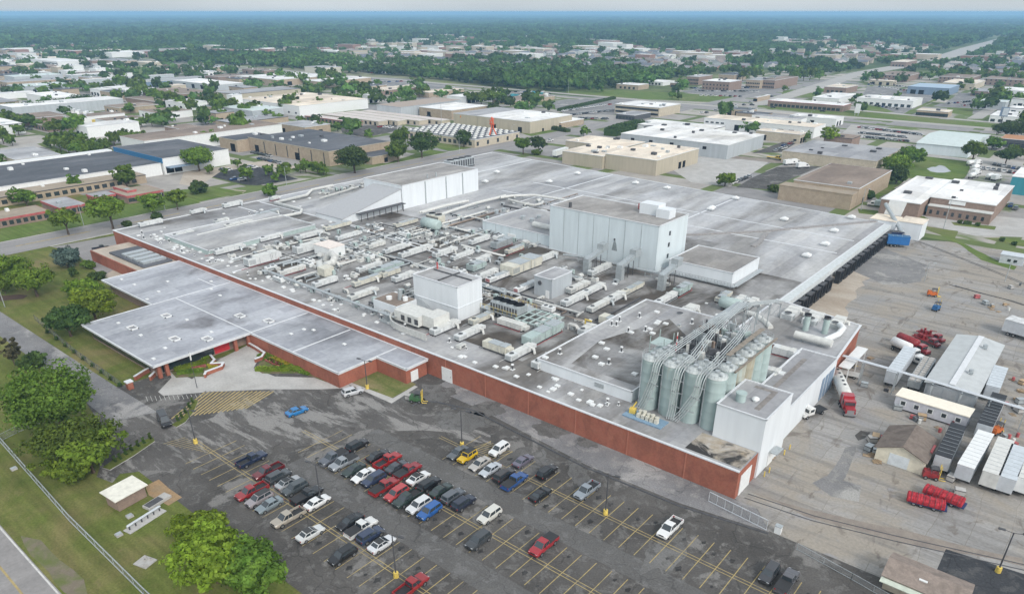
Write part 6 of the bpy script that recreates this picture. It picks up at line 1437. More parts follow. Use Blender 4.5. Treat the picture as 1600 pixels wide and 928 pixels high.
for k in range(64):
    u, v = r6.choice(((1440,655),(1480,668),(1365,705),(1350,560),(1335,600),(1590,600),(1585,640),(1445,575),(1575,690),(1495,745),(1380,690),(1230,640),(1560,480),(1540,470),(1590,450),(1330,550)))
    x, y = at(u+r6.uniform(-16,16), v+r6.uniform(-8,8)); k_ = r6.randrange(5)
    if x < -33.5: continue
    if k_ < 2: o = bpy.data.objects.new('drum', dmesh[k % 3]); lab, c_ = '%s drum standing in the cluttered truck yard' % ('dark grey','rusty','pale')[k % 3], 'drum'
    elif k_ < 4: o = bpy.data.objects.new('crate', crm[k % 4]); lab, c_ = '%s crate in the clutter of the truck yard' % ('grey','pale','rusty','wooden')[k % 4], 'crate'; s_ = r6.uniform(.5,1.1); o.scale = (s_,s_,s_)
    else: o = bpy.data.objects.new('pallet', pmesh); lab, c_ = 'single wooden pallet in the clutter of the truck yard', 'pallet'
    COL.objects.link(o); o.location = (x, y, .02); o.rotation_euler[2] = r6.uniform(0,3); tag(o, lab, c_, lab.split(' in the ')[0] + 's of the truck yard')
# ---- lamp posts with yellow bases
def lamp(u, v, h, label, ybase=True, arms=2, group=None, rz=0):
    x, y = at(u, v); t = thing('street_lamp', label, 'lamp post', (x, y, .02), group)
    a = MB(); a.tube([(x,y,.02),(x,y,h)], [.13,.08], 8); a.build('pole', m_dkgrey if ybase else m_galv, t)
    if ybase: a = MB(); a.cyl(x,y,.02,.95,.42,14,0,.38); a.build('base', m_yel, t)
    a = MB()
    for s in ((-1,1) if arms == 2 else (1,)): a.tube([(x,y,h-.1),(x+s*1.2,y+s*.3,h+.15)], .05, 5)
    a.build('arm', m_dkgrey, t)
    for s in ((-1,1) if arms == 2 else (1,)): a = MB(); a.obox(x+s*1.5,y+s*.38,h+.08,.9,.4,.16,.25); a.build('lamp_head', m_dkgrey if ybase else m_galv, t)
for u, v, h, l in ((306,692,7.5,'dark lamp post on a yellow base at the top end of the nearest row'), (502,786,8,'lamp post on a yellow base between nearest row cars'), (619,901,8,'lamp post on a yellow base at the bottom of the car park'), (722,697,8,'dark twin lamp post on a yellow base left of the hatched corner'), (946,803,8,'dark twin lamp post on a yellow base in the open stalls'), (1559,893,7.5,'pale leaning lamp post on a yellow base at the lower right'), (574,607,7,'dark lamp post on the small side lawn')):
    lamp(u, v, h, l)
for u, v, h, l in ((258,328,8,'pale pole at the west road kerb, right of two'), (131,352,8,'pale pole at the west road kerb, left of two'), (448,290,9,'pale pole on the strip lawn by the dark lot'), (718,240,9,'dark pole at the back corner of the factory'), (8,480,9,'pole at the left edge of the front lawn'), (690,196,22,'tall pole with a ring of lamps behind the skylight building'), (1474,358,12,'tall brown pole before the brown brick warehouse'), (1345,329,9,'thin pole by the back corner verge'), (888,148,14,'dark pole at the edge of the wood'), (917,143,18,'tall thin mast among the trees'), (1225,250,8,'pole beside the grey flat-roofed warehouse'), (1265,193,9,'pole at the end of the cream-roofed warehouse'), (1132,185,9,'thin pole before the cream-roofed warehouse'), (800,215,8,'pole on the green by the avenue'), (1444,440,6,'short pole by the railway spur'), (1570,440,6,'short pole by the far siding')):
    lamp(u, v, h, l, False, 1)
# ---- flagpole, guard fences, fences
x, y = at(308,606); t = thing('flagpole', 'dark leaning flagpole with a pale flag in front of the entrance', 'flagpole', (x, y, .03))
a = MB(); a.tube([(x,y,.03),(x,y,9)], [.08,.04], 6); a.build('pole', m_dkgrey, t)
a = MB(); a.add([(x,y,8.8),(x+.25,y+.2,8.7),(x+.35,y+.1,7.0),(x+.05,y,6.9),(x+.12,y-.12,8.7),(x+.2,y-.15,7.0)], [(0,1,2,3),(0,4,5,3)]); a.build('flag', m_white, t)
m_mesh = None
def make_chain():
    m, nt, b = base('chain_link', .5, .4, .4); b.inputs['Base Color'].default_value = (.45,.46,.46,1)
    tr = _n(nt, 'ShaderNodeBsdfTransparent'); ms = _n(nt, 'ShaderNodeMixShader'); ms.inputs[0].default_value = .28
    nt.links.new(tr.outputs[0], ms.inputs[1]); nt.links.new(b.outputs[0], ms.inputs[2]); nt.links.new(ms.outputs[0], nt.nodes['Material Output'].inputs['Surface']); return m
m_mesh = make_chain()
def fence(label, px, h=1.8, post=m_galv, mesh=m_mesh, sp=3.0, rail=.04):
    P = [at(*p) for p in px]; t = thing('chain_link_fence', label, 'fence', (P[0][0], P[0][1], 0))
    a, b, c = MB(), MB(), MB()
    for p, q in zip(P, P[1:]):
        n = max(1, int(math.dist(p, q)/sp))
        for i in range(n+1): x, y = p[0]+(q[0]-p[0])*i/n, p[1]+(q[1]-p[1])*i/n; a.tube([(x,y,0),(x,y,h+.05)], .045, 5)
        for z in (h, .1): b.tube([(p[0],p[1],z),(q[0],q[1],z)], rail, 5)
        c.add([(p[0],p[1],.1),(q[0],q[1],.1),(q[0],q[1],h),(p[0],p[1],h)], [(0,1,2,3)])
    a.build('post', post, t); b.build('rail', post, t); c.build('mesh_panel', mesh, t)
fence('long pale fence running down the grass beside the lower-left road', [(-60,640),(0,690),(110,815),(226,930),(300,1000)], 1.6, rail=.09)
fence('short fence leaving the long pale fence toward the big tree', [(0,690),(30,675),(62,662)], 1.5)
fence('dark fence along the front lawn beside the drive', [(55,500),(120,555),(190,605)], 1.6, m_dkgrey)
fence('low fence at the lower right kerb of the car park', [(1245,858),(1330,905),(1400,945)], 1.2)
# chain-link gate by the near brick corner: silver framed
fence('silver sliding gate by the brick corner', [(1107,783),(1197,828)], 2.0, m_alu, sp=1.4, rail=.07)
x, y = at(1215,832); t = thing('gate_keeper_box', 'small white gate cabinet at the end of the sliding gate', 'cabinet', (x,y,0)); a = MB(); a.box(x-.5,y-.4,.02,x+.5,y+.4,1.4); a.build('body', m_white, t); a = MB(); a.box(x-.55,y-.45,1.403,x+.55,y+.45,1.5); a.build('lid', m_galv, t)
# shrubs planted along the dark fence are built with the trees

# ---- left: brick gatehouse, pipe rack, inlet pad
gx, gy = at(183,800)[0], at(183,800)[1]; P = [at(183,800), at(230,773)]; 
A, B = at(187,799), at(230,775); rz = math.atan2(B[1]-A[1], B[0]-A[0]); L = math.dist(A, B)
t = thing('pump_house', 'small brick pump house with a cream metal roof on the lawn', 'hut', (A[0], A[1], 0), None, rz)
a = MB(); a.box(0,0,0,L,3.4,2.3); lpart(t, 'wall', a, m_brick_b)
a = MB(); a.add([(-.5,-.5,2.3),(L+.4,-.5,2.3),(L+.4,3.9,2.65),(-.5,3.9,2.65),(-.5,-.5,2.45),(L+.4,-.5,2.45),(L+.4,3.9,2.8),(-.5,3.9,2.8)], [(0,1,5,4),(1,2,6,5),(2,3,7,6),(3,0,4,7),(4,5,6,7),(3,2,1,0)]); lpart(t, 'roof', a, flat('cream_sheet', (.66,.64,.56)))
a = MB(); a.box(L+.01,.6,.05,L+.05,1.6,2.0); lpart(t, 'door', a, m_dkgrey)
A, B = at(200,830), at(252,797); rz = math.atan2(B[1]-A[1], B[0]-A[0]); L = math.dist(A, B)
t = thing('pipe_rack', 'low silver pipe rack on a concrete strip beside the pump house', 'pipe rack', (A[0], A[1], 0), None, rz)
a = MB(); a.box(-.3,-1.0,.0,L+.3,.8,.12); lpart(t, 'slab', a, m_conc_l)
a = MB(); a.tube([(0,0,.9),(L,0,.9)], .16, 8); a.tube([(.3,.45,.75),(L,.45,.75)], .1, 8); lpart(t, 'pipe', a, m_alu)
a = MB()
for i in range(6): a.box(.3+i*L/5.6,-.1,.12,.45+i*L/5.6,.1,.78)
lpart(t, 'support', a, m_dkgrey)
A = at(246,785); t = thing('cellar_hatch', 'pale concrete cellar hatch between the pump house and the car park', 'hatch', (A[0],A[1],0), None, rz)
a = MB(); a.box(-2.2,-.9,.0,2.2,.9,.5); lpart(t, 'curb', a, m_conc_l); a = MB(); a.box(-2.0,-.7,.503,.8,.7,.56); lpart(t, 'lid', a, m_dkgrey)
A = at(227,878); t = thing('concrete_pad', 'broken pale concrete pad lying in the grass', 'slab', (A[0],A[1],0), None, .3)
a = MB(); a.box(-1.3,-1.1,-.02,1.3,1.1,.14); lpart(t, 'slab', a, m_conc_l)
for i in range(8): a = MB(); a.obox(rnd.uniform(-1,1),rnd.uniform(-.9,.9),.141,rnd.uniform(.3,.6),.3,.1,rnd.uniform(0,3)); lpart(t, 'rubble', a, m_conc)
for u, v, l in ((203,807,'small pale hatch box beside the pump house'),(22,733,'pale square manhole box in the lower-left grass'),(186,836,'tiny white marker near the pipe rack')):
    x, y = at(u, v); t = thing('utility_box', l, 'utility box', (x,y,0)); a = MB(); a.box(x-.5,y-.5,0,x+.5,y+.5,.35); a.build('box', m_conc_l, t); a = MB(); a.box(x-.4,y-.4,.353,x+.4,y+.4,.4); a.build('lid', m_galv, t)
# ---- entrance planters
def wallrun(name, label, px, h, mat, cap, w=.4, cat='wall', z=0):
    P = [at(u, v, 0) for u, v in px]; t = thing(name, label, cat, (P[0][0],P[0][1],0))
    a, b = MB(), MB()
    for i, (p, q) in enumerate(zip(P, P[1:])):
        d = Vector((q[0]-p[0], q[1]-p[1])); 
        if d.length < .01: continue
        d.normalize(); n = Vector((-d.y, d.x))*w/2; e = d*w/2; p_, q_ = Vector(p), Vector(q)
        a.prism([tuple(p_-n-e), tuple(q_-n+e), tuple(q_+n+e), tuple(p_+n-e)], 0, h-.001*i); n2 = n*1.3
        b.prism([tuple(p_-n2-e), tuple(q_-n2+e), tuple(q_+n2+e), tuple(p_+n2-e)], h+.002-.001*i, h+.14-.001*i)
    a.build('brick_course', mat, t); b.build('cap', cap, t)
wallrun('planter_wall', 'stepped brick planter wall left of the entrance', [(330,560),(336,567),(331,573),(350,572),(347,577),(323,586),(321,590)], .9, m_brick, m_coping)
wallrun('planter_wall', 'white-capped brick planter wall right of the entrance', [(388,540),(402,548),(414,556),(410,562),(400,566)], .9, m_brick, m_coping)
wallrun('planter_wall', 'brick garden wall stub at the left office corner', [(212,594),(226,585),(240,578)], 1.0, m_brick, m_coping)
wallrun('planter_wall', 'brick pillar wall beside the left office corner', [(236,594),(246,584),(251,577)], 1.0, m_brick, m_coping)
wallrun('planter_wall', 'brick wall ramp at the right end of the entrance hedge', [(518,598),(536,587)], 1.2, m_brick, m_coping)
for u, v, l in ((204,607,'brick gate pillar with a pale cap by the drive'),):
    x, y = at(u, v); t = thing('gate_pillar', l, 'pillar', (x,y,0)); a = MB(); a.box(x-.6,y-.6,0,x+.6,y+.6,1.7); a.build('shaft', m_brick, t); a = MB(); a.box(x-.75,y-.75,1.703,x+.75,y+.75,1.95); a.build('cap', m_coping, t)
m_bed = dirty('planted_soil', (.12,.16,.04), (.17,.12,.08), .5, .45, .6, c2=(.085,.12,.03), fine=4)
def bed(name, px, mat): sheet(name, px, .04, m_bed)
bed('planting_bed', [(262,575),(300,563),(325,557),(335,566),(322,575),(345,568),(350,573),(322,588),(275,590)], m_mulch)
bed('planting_bed', [(404,538),(412,533),(480,565),(520,590),(510,597),(470,583),(410,583),(397,575),(412,560)], m_mulch)
# curved island with small conifers, black fence
def island(name, px, z=.18):
    mb = MB(); mb.prism([at(*p) for p in px], .02, z, 0, 1); struct(name, mb, [m_conc_l, m_grass])
island('kerb_island', [(268,664),(276,668),(290,660),(302,645),(310,628),(304,624),(296,640),(284,655)])
island('kerb_island', [(160,731),(172,735),(210,712),(242,690),(240,684),(225,688),(196,706)])
# ================================================================ the district beyond
WOODLINE = [(-50,100),(180,96),(250,101),(330,103),(400,106),(560,113),(700,127),(800,140),(890,143),(960,139),(1060,122),(1100,117),(1180,114),(1290,119),(1350,108),(1440,114),(1660,132)]
def woodline(u):
    for (a, va), (b, vb) in zip(WOODLINE, WOODLINE[1:]):
        if a <= u <= b: return va + (vb-va)*(u-a)/(b-a)
    return 120
RECTS = []; FCN = [0]
def inpoly(u, v, P):
    c = False; j = len(P)-1
    for i in range(len(P)):
        if (P[i][1] > v) != (P[j][1] > v) and u < (P[j][0]-P[i][0])*(v-P[i][1])/(P[j][1]-P[i][1])+P[i][0]: c = not c
        j = i
    return c
def bld(name, label, q, h, wall, roof, rim=None, doors=(), hatch=0, cat='warehouse', over=.2, band=None, hm=None, gable=False):
    """q = roof corner pixels (left, near, right); doors: (face, t, width, height, sill, material, part name)"""
    x0, y0, x1, y1 = rect(q[0], q[1], q[2], h)
    if x1 < x0: x0, x1 = x1, x0
    if y1 < y0: y0, y1 = y1, y0
    RECTS.append((x0,y0,x1,y1))
    t = thing(name, label, cat, ((x0+x1)/2, (y0+y1)/2, 0))
    a = MB(); a.box(x0,y0,-.05,x1,y1,h-.3,bot=False); a.build('wall', wall, t)
    a = MB()
    if gable:
        ym = (y0+y1)/2; o = over; vs = [(x0-o,y0-o,h-.3),(x1+o,y0-o,h-.3),(x1+o,ym,h+1.6),(x0-o,ym,h+1.6),(x1+o,y1+o,h-.3),(x0-o,y1+o,h-.3)]
        a.add(vs, [(0,1,2,3),(3,2,4,5),(0,3,5),(1,4,2),(0,5,4,1)]); a.build('roof', roof, t)
    else:
        a.box(x0-over,y0-over,h-.298,x1+over,y1+over,h-.02,0); a.build('fascia', rim or m_coping, t)
        a = MB(); a.poly([(x0,y0),(x1,y0),(x1,y1),(x0,y1)], h); a.build('roof', roof, t)
    if band:
        a = MB(); bh, bm = band; a.box(x0-over-.02,y0-over-.02,h-.3-bh,x1+over+.02,y0-over+.2,h-.301); a.box(x1+over-.2,y0-over+.21,h-.3-bh,x1+over+.02,y1,h-.301); a.build('band', bm, t)
    for f, tt, w, hh, sill, m, pn in doors:
        a = MB()
        if f == 'S': x = x0+(x1-x0)*tt; a.box(x-w/2,y0-.08,sill,x+w/2,y0-.004,sill+hh)
        else: y = y0+(y1-y0)*tt; a.box(x1+.004,y-w/2,sill,x1+.08,y+w/2,sill+hh)
        a.build(pn, m, t)
    for k in range(hatch):
        x, y = rnd.uniform(x0+2,x1-2), rnd.uniform(y0+2,y1-2); s = rnd.uniform(.6,1.5)
        a = MB(); a.box(x-s,y-s*.8,h+.003,x+s,y+s*.8,h+rnd.uniform(.5,1.4)); a.build('roof_hatch', hm or rnd.choice((m_white,m_galv,m_dkgrey)), t)
    return t, (x0,y0,x1,y1)
def D(f, ts, w=3.5, h=3.6, sill=.1, m=None, pn='dock_door'): return [(f, t, w, h, sill, m or m_void, pn) for t in ts]
def Wn(f, n, w=1.4, h=1.5, sill=1.2, a=.06, b=.94): return [(f, a+(b-a)*i/max(1,n-1), w, h, sill, m_glass, 'window') for i in range(n)]
t, r = bld('warehouse', 'dark-roofed warehouse with a white rim left of the blue wall', ((177,236),(211,262),(247,254),6), 6, m_white, m_roof_dk) if False else (None, None)
# long dark building with white rim, running off to the left
def wbox(name, label, x0, y0, x1, y1, h, wall, roof, rim=None, doors=(), hatch=0, cat='warehouse', band=None, hm=None):
    A, B, Cc = seen(x0,y0,h), seen(x1,y0,h), seen(x1,y1,h)
    return bld(name, label, (A,B,Cc), h, wall, roof, rim, doors, hatch, cat, band=band, hm=hm)
t, r = wbox('warehouse', 'long dark-roofed warehouse with a white rim running to the left edge', -436,60,-381,174.6,6,m_white,m_roof_dk,hatch=9,hm=m_white)
a = MB(); a.box(-442,60,5.2,-436.3,174.6,6.6); a.build('rim_roof', m_white, t)
t, r = wbox('warehouse', 'higher dark-roofed warehouse with a bright blue end wall and white side', -434,175.2,-379.5,212.5,8.2,m_white,m_roof_dk,m_white,D('E',(.08,.2),4,3.4,.6))
a = MB(); a.box(-434.4,174.7,5.9,-379.2,175.1,8.4); a.build('blue_wall', flat('strong_blue', (.02,.13,.27)), t)
a = MB(); a.box(-379.4,176,3.7,-374.5,198,4.0); a.build('canopy', m_clad_blue, t)
box_trailer('white semi-trailer by the blue canopy dock doors', (258,263), (290,267), m_white, m_white)
wbox('office_strip', 'low beige-roofed office strip with dark windows along the long dark-roofed warehouse', -380.8, 60, -368, 160, 4, m_tan, m_roof_bg, m_dkgrey, Wn('E',26,2.2,1.8,.9), 3, 'office')
bld('brick_office', 'low brick office with a red fascia at the left edge', ((-60,340),(-5,346),(71,327)), 3.6, m_brick_b, m_roof_bg, m_rust, Wn('E',9,1.6,1.6,.8), 1, 'office', band=(.5, m_rust))
bld('brick_office', 'low brick office with a blue-grey roof between two beige-roofed ones', ((62,314),(92,324),(136,319)), 3.5, m_brick_b, m_roof_gr, m_rust, Wn('E',5,1.6,1.6,.8), 1, 'office', band=(.5, m_rust))
bld('brick_office', 'low brick office with a beige roof nearest the side drive lawn', ((180,297),(190,308),(255,297)), 3.5, m_brick_b, m_roof_bg, m_rust, Wn('E',10,1.5,1.5,.8), 1, 'office', band=(.5, m_rust))
bld('brick_link', 'narrow red-walled brick link between two low brick offices', ((138,303),(146,309),(180,303)), 3.2, m_brick, m_roof_gr, m_rust, Wn('E',3,1.4,1.4,.8), 0, 'office', band=(.6, m_rust))
bld('brick_wing', 'little raised red brick roof corner on the beige-roofed brick office', ((180,291),(196,299),(212,296)), 4.4, m_brick, m_roof_bg, m_rust, (), 0, 'office', band=(.7, m_rust))
bld('warehouse', 'very long brown gravel-roofed warehouse with a white side wall', ((184,213),(234,222),(433,193)), 8, m_white, m_roof_br, m_white, (), 5)
t, r = wbox('warehouse', 'big dark-roofed tan block warehouse with striped wall panels', -410,244,-332,288,8,m_tan,m_roof_dk,m_beige,Wn('S',7,.7,6.4,.4)[1:]+D('S',(.1,.62),4,4)+D('E',(.3,),3,3), 8)
wbox('warehouse_annex', 'dark-roofed lower annex jutting at the left of the tan block warehouse', -430,236,-410.4,262,7,m_tan,m_roof_dk,m_beige,D('S',(.75,),5,4.5), 2)
wbox('warehouse_annex', 'small dark-roofed low annex at the right end of the tan block warehouse', -331.4,262,-318,282,4.2,m_tan,m_roof_dk,m_beige,D('E',(.5,),2.5,2.4), 0)
t, (x0,y0,x1,y1) = bld('skylight_building', 'low building whose dark roof is dotted with white pyramid skylights', ((643,201),(735,222),(805,205)), 5, m_beige, m_roof_dk, m_coping, Wn('S',14,2.6,2.2,1.2)+Wn('E',5,2,2.4,1.0), 0, 'office')
pyr = MB(); pyr.add([(-1.2,-1.2,.02),(1.2,-1.2,.02),(1.2,1.2,.02),(-1.2,1.2,.02),(-.5,-.5,.8),(.5,-.5,.8),(.5,.5,.8),(-.5,.5,.8)], [(0,1,5,4),(1,2,6,5),(2,3,7,6),(3,0,4,7),(4,5,6,7)]); pym = pyr.mesh('pyramid_skylight', [m_offwh])
for i in range(13):
    for j in range(7): part('pyramid_skylight', pym, t, (x0+3.5+i*(x1-x0-7)/12-(x0+x1)/2, y0+3.5+j*(y1-y0-7)/6-(y0+y1)/2, 5))
for i, (p, q) in enumerate((((475,181),(553,191)), ((505,178.5),(591,190)), ((527,176),(616,190)), ((548,174),(648,190)), ((572,172.5),(682,190)))):
    a0, b0 = at(*p, 3.2), at(*q, 3.2); y0 = (a0[1]+b0[1])/2
    wbox('storage_block', 'long low storage block with a pale pinkish roof, %s row from the left of five' % ORDS[i], a0[0], y0, b0[0], y0+9, 3.2, m_brick_b if i == 0 else m_beige, flat('pink_grey_roof', (.56,.50,.46)) if i == 0 else bpy.data.materials['pink_grey_roof'], m_rust if i == 0 else m_cream, Wn('S',12,2.2,2.2,.1), 0, 'storage block')
wbox('warehouse', 'grey-walled warehouse with a ribbed brown roof behind the storage rows', -481,406,-452,476,8,m_clad_g,ribbed('brown_ribbed_roof',(.36,.28,.22),3.0),m_clad_g)
bld('warehouse', 'tan warehouse with a plain bright white roof beyond the storage rows', ((657,167),(703,173),(763,165)), 7, m_tan, m_roof_w, m_white, D('S',(.3,),4,4), 0)
wbox('warehouse', 'grey-roofed tan warehouse joined to a larger white-roofed one', -394,406,-370.3,456,8,m_clad_tan,m_roof_gr,m_coping)
wbox('warehouse', 'large white-roofed tan panelled warehouse with three dark doors', -370,406,-321,456,8,m_clad_tan,m_roof_w,m_white,D('S',(.33,.82),3.5,3.6)+D('E',(.3,),2,2), 4)
bld('annex', 'small white flat-roofed annex at the right end of the tan panelled warehouse', ((853,190),(885,192.5),(906,185)), 4, m_tan, m_roof_w, m_white, Wn('S',4,2.5,2,.4), 1, 'annex')
wbox('warehouse', 'beige panelled warehouse with a patched cream roof, right behind the factory', -213,335,-182,382,8,m_clad_tan,m_roof_cr,m_white,D('E',(.55,.65),3,3.4), 8)
wbox('warehouse', 'cream patched roof section with a white canopy, left half of the beige warehouse', -240,333,-213.4,366,6.8,m_clad_tan,m_roof_cr,m_white,(), 9)
wbox('warehouse', 'low cream-roofed rear section of the beige panelled warehouse', -262,366.5,-222,392,6.2,m_clad_tan,m_roof_cr,m_white,(), 3)
box_trailer('blue trailer at the dock of the beige panelled warehouse', (963,263), (975,257), m_white, flat('trailer_blue',(.13,.33,.45)))
box_trailer('white trailer right of the blue one at the beige warehouse dock', (985,268), (1008,258), m_white, m_white)
box_trailer('white trailer at the left corner of the beige panelled warehouse', (866,247), (885,241), m_white, m_white)
t = thing('tank_row', 'row of tall pale tanks against the beige panelled warehouse', 'tanks', (*at(930,258),0))
for i in range(7):
    x, y = at(903+i*8.5, 254+i*1.2); a = MB(); a.lathe(x,y,[(1.3,0),(1.3,5.5),(.9,6),(.02,6.2)],14); a.build('tank', m_alu, t)
wbox('warehouse', 'long white-roofed grey warehouse across the tracks, with dark roof vents', -245,402,-174,454,8,m_clad_g,m_roof_w,m_white,D('S',(.12,.3,.5,.8),2.4,1.6,4.2), 7, hm=m_dkgrey)
bld('warehouse', 'wide cream-roofed white warehouse with dark doors beside the avenue', ((1104,183),(1268,200),(1293,194)), 7, m_white, m_roof_cr, m_white, D('S',(.32,.72,.81),3.6,3.8)+Wn('S',4,2.4,1,3.6,.03,.18), 6)
wbox('warehouse', 'white upper section behind the cream-roofed warehouse', -216,534,-180,545,8.5,m_white,m_roof_gr,m_white,D('S',(.12,),3,2,5.5), 1)
bld('warehouse', 'broad grey flat-roofed warehouse with a beige front wall', ((1225,235),(1378,254),(1400,232)), 6, m_beige, m_roof_gr, m_beige, (), 6, hm=m_dkgrey)
bld('warehouse', 'brown gravel-roofed warehouse just behind the factory back edge', ((1240,281),(1345,294),(1392,266)), 8, m_tan, m_roof_br, m_coping, D('E',(.2,.5),2,2.2), 1)
wbox('warehouse_annex', 'tan front bay of the brown gravel-roofed warehouse', -114,325,-82.6,332.6,6.6,m_tan,m_roof_bg,m_tan,(), 0)
bld('warehouse', 'white-roofed brown brick warehouse, left and plain half', ((1376,311),(1444,318),(1484,281)), 6.8, m_brick_b, m_roof_w, m_white, (), 2, hm=m_dkgrey)
t, (x0,y0,x1,y1) = bld('warehouse', 'white-roofed brown brick warehouse with windows and a low front office', ((1455,307),(1557,321),(1584,290)), 7.2, m_brick_b, m_roof_w, m_white, (), 5, hm=m_dkgrey)
a = MB(); a.box(x0+.5,y0-4,.02,x1,y0-.02,4.2); o = a.build('front_office', m_brick_b, t); b_ = MB(); b_.box(x0+.3,y0-4.2,4.203,x1+.1,y0-.02,4.5); b_.build('awning_roof', m_offwh, t)
for i in range(8):
    a = MB(); x = x0+2+i*(x1-x0-3)/7.6; a.box(x-.5,y0-4.07,1.2,x+.5,y0-4.004,2.8); a.build('window', m_glass, t)
a = MB(); a.box(x0+7,y0-.3,5.3,x0+13,y0-.22,6.7); a.build('sign_panel', m_white, t)
wbox('warehouse', 'teal-walled white-roofed shed at the right edge', -36.0,405,10,432,8,m_teal,m_roof_w,m_white)
bld('metal_building', 'large pale green metal building with a shallow gable roof', ((1434,222),(1505,230),(1556,211)), 6, m_clad, m_roof_pg, None, (), 0, gable=True, over=.6)
bld('shop_row', 'long shop row with a white roof and a brown-red front behind the highway', ((1210,155),(1310,168),(1330,162)), 5, m_brick_b, m_roof_w, m_rust, Wn('S',16,3,2.2,.4), 3, 'shops')
bld('store', 'white stepped store with a white flat roof and dark entrances', ((1345,151),(1425,160),(1440,153)), 6, m_white, m_roof_w, m_white, Wn('S',9,3,2.4,.3), 6, 'store')
bld('warehouse', 'slate blue metal warehouse far right beyond the avenue', ((1423,134),(1483,140),(1497,133)), 7, m_clad_blue, flat('blue_roof',(.32,.42,.52)), m_clad_blue, D('S',(.15,.35),5,4), 0)
bld('shop', 'small flat-roofed shop with dark glass front facing the highway', ((1435,171),(1482,176),(1487,172)), 4.5, m_tan, m_roof_cr, m_coping, Wn('S',8,3.6,2.4,.4), 1, 'shop')
bld('store', 'white-roofed store at the right edge beyond the highway', ((1551,178),(1640,189),(1660,180)), 5, m_white, m_roof_w, m_white, Wn('S',8,3,2,.4), 2, 'store')
bld('office_building', 'white flat-roofed two-storey office beside the clipped hedge', ((959,163),(1040,169),(1056,162)), 7, m_beige, m_roof_w, m_coping, Wn('S',14,3.4,1.6,.8)+Wn('S',14,3.4,1.6,4), 7, 'office')
bld('shop', 'dark low shop with a white canopy in front of the white office', ((962,178),(1000,181),(1010,175)), 4, m_dkgrey, m_roof_gr, m_coping, Wn('S',6,2.5,2,.4), 1, 'shop')
bld('van_depot', 'white-roofed depot with dark bay doors beside the van yard', ((702,149),(738,154),(758,146)), 5.5, m_white, m_roof_w, m_white, D('E',(.1,.25,.4,.55,.7,.85),5,3.6), 3, 'depot')
bld('office_block', 'long pale-roofed brick office block with dark windows near the highway', ((571,139),(594,144),(655,134)), 5, m_brick_b, m_roof_cr, m_white, Wn('E',10,3,2,.6)+Wn('S',7,2.4,2,.6), 3, 'office')
bld('office_block', 'pale-roofed office right of the long brick office block', ((652,143),(680,146),(714,138)), 5, m_tan, m_roof_cr, m_coping, (), 2, 'office')
bld('warehouse', 'huge white-roofed warehouse in front of the far left woods', ((372,119),(430,125),(525,118)), 7, m_tan, m_roof_w, m_white, D('E',(.2,.5,.8),6,4), 5)
bld('warehouse', 'white-roofed warehouse right of the huge one, trees in front', ((480,125),(512,130),(562,120)), 7, m_tan, m_roof_w, m_white, (), 2)
bld('warehouse', 'grey-roofed dark-walled warehouse left of the white pilastered one', ((334,144),(379,149),(456,137)), 9, m_clad_tan, m_roof_gr, m_dkgrey, (), 1)
bld('warehouse', 'white-walled warehouse with a cream patched roof and a tall white corner', ((374,154),(480,168),(560,153)), 8, m_white, m_roof_cr, m_white, Wn('S',9,2,1.4,1.6)+D('S',(.5,.56),4,4), 8)
bld('warehouse', 'white-roofed depot with open dark bays far left of the big grey warehouse', ((274,125),(335,134),(374,129)), 6, m_clad_g, m_roof_w, m_white, D('S',(.3,.5,.7,.9),6,4), 0)
bld('warehouse', 'grey open bay shed at the left of the white-roofed depot', ((220,128),(250,132),(282,120)), 6, m_clad_blue, m_roof_gr, m_white, D('E',(.2,.5,.8),7,4), 0)
bld('arched_hall', 'white hall with dark slanting end stripes far at the upper left', ((38,93),(106,97),(127,94)), 10, m_white, m_roof_w, m_white, Wn('S',14,3,7,1,.45,.98), 0, 'hall')
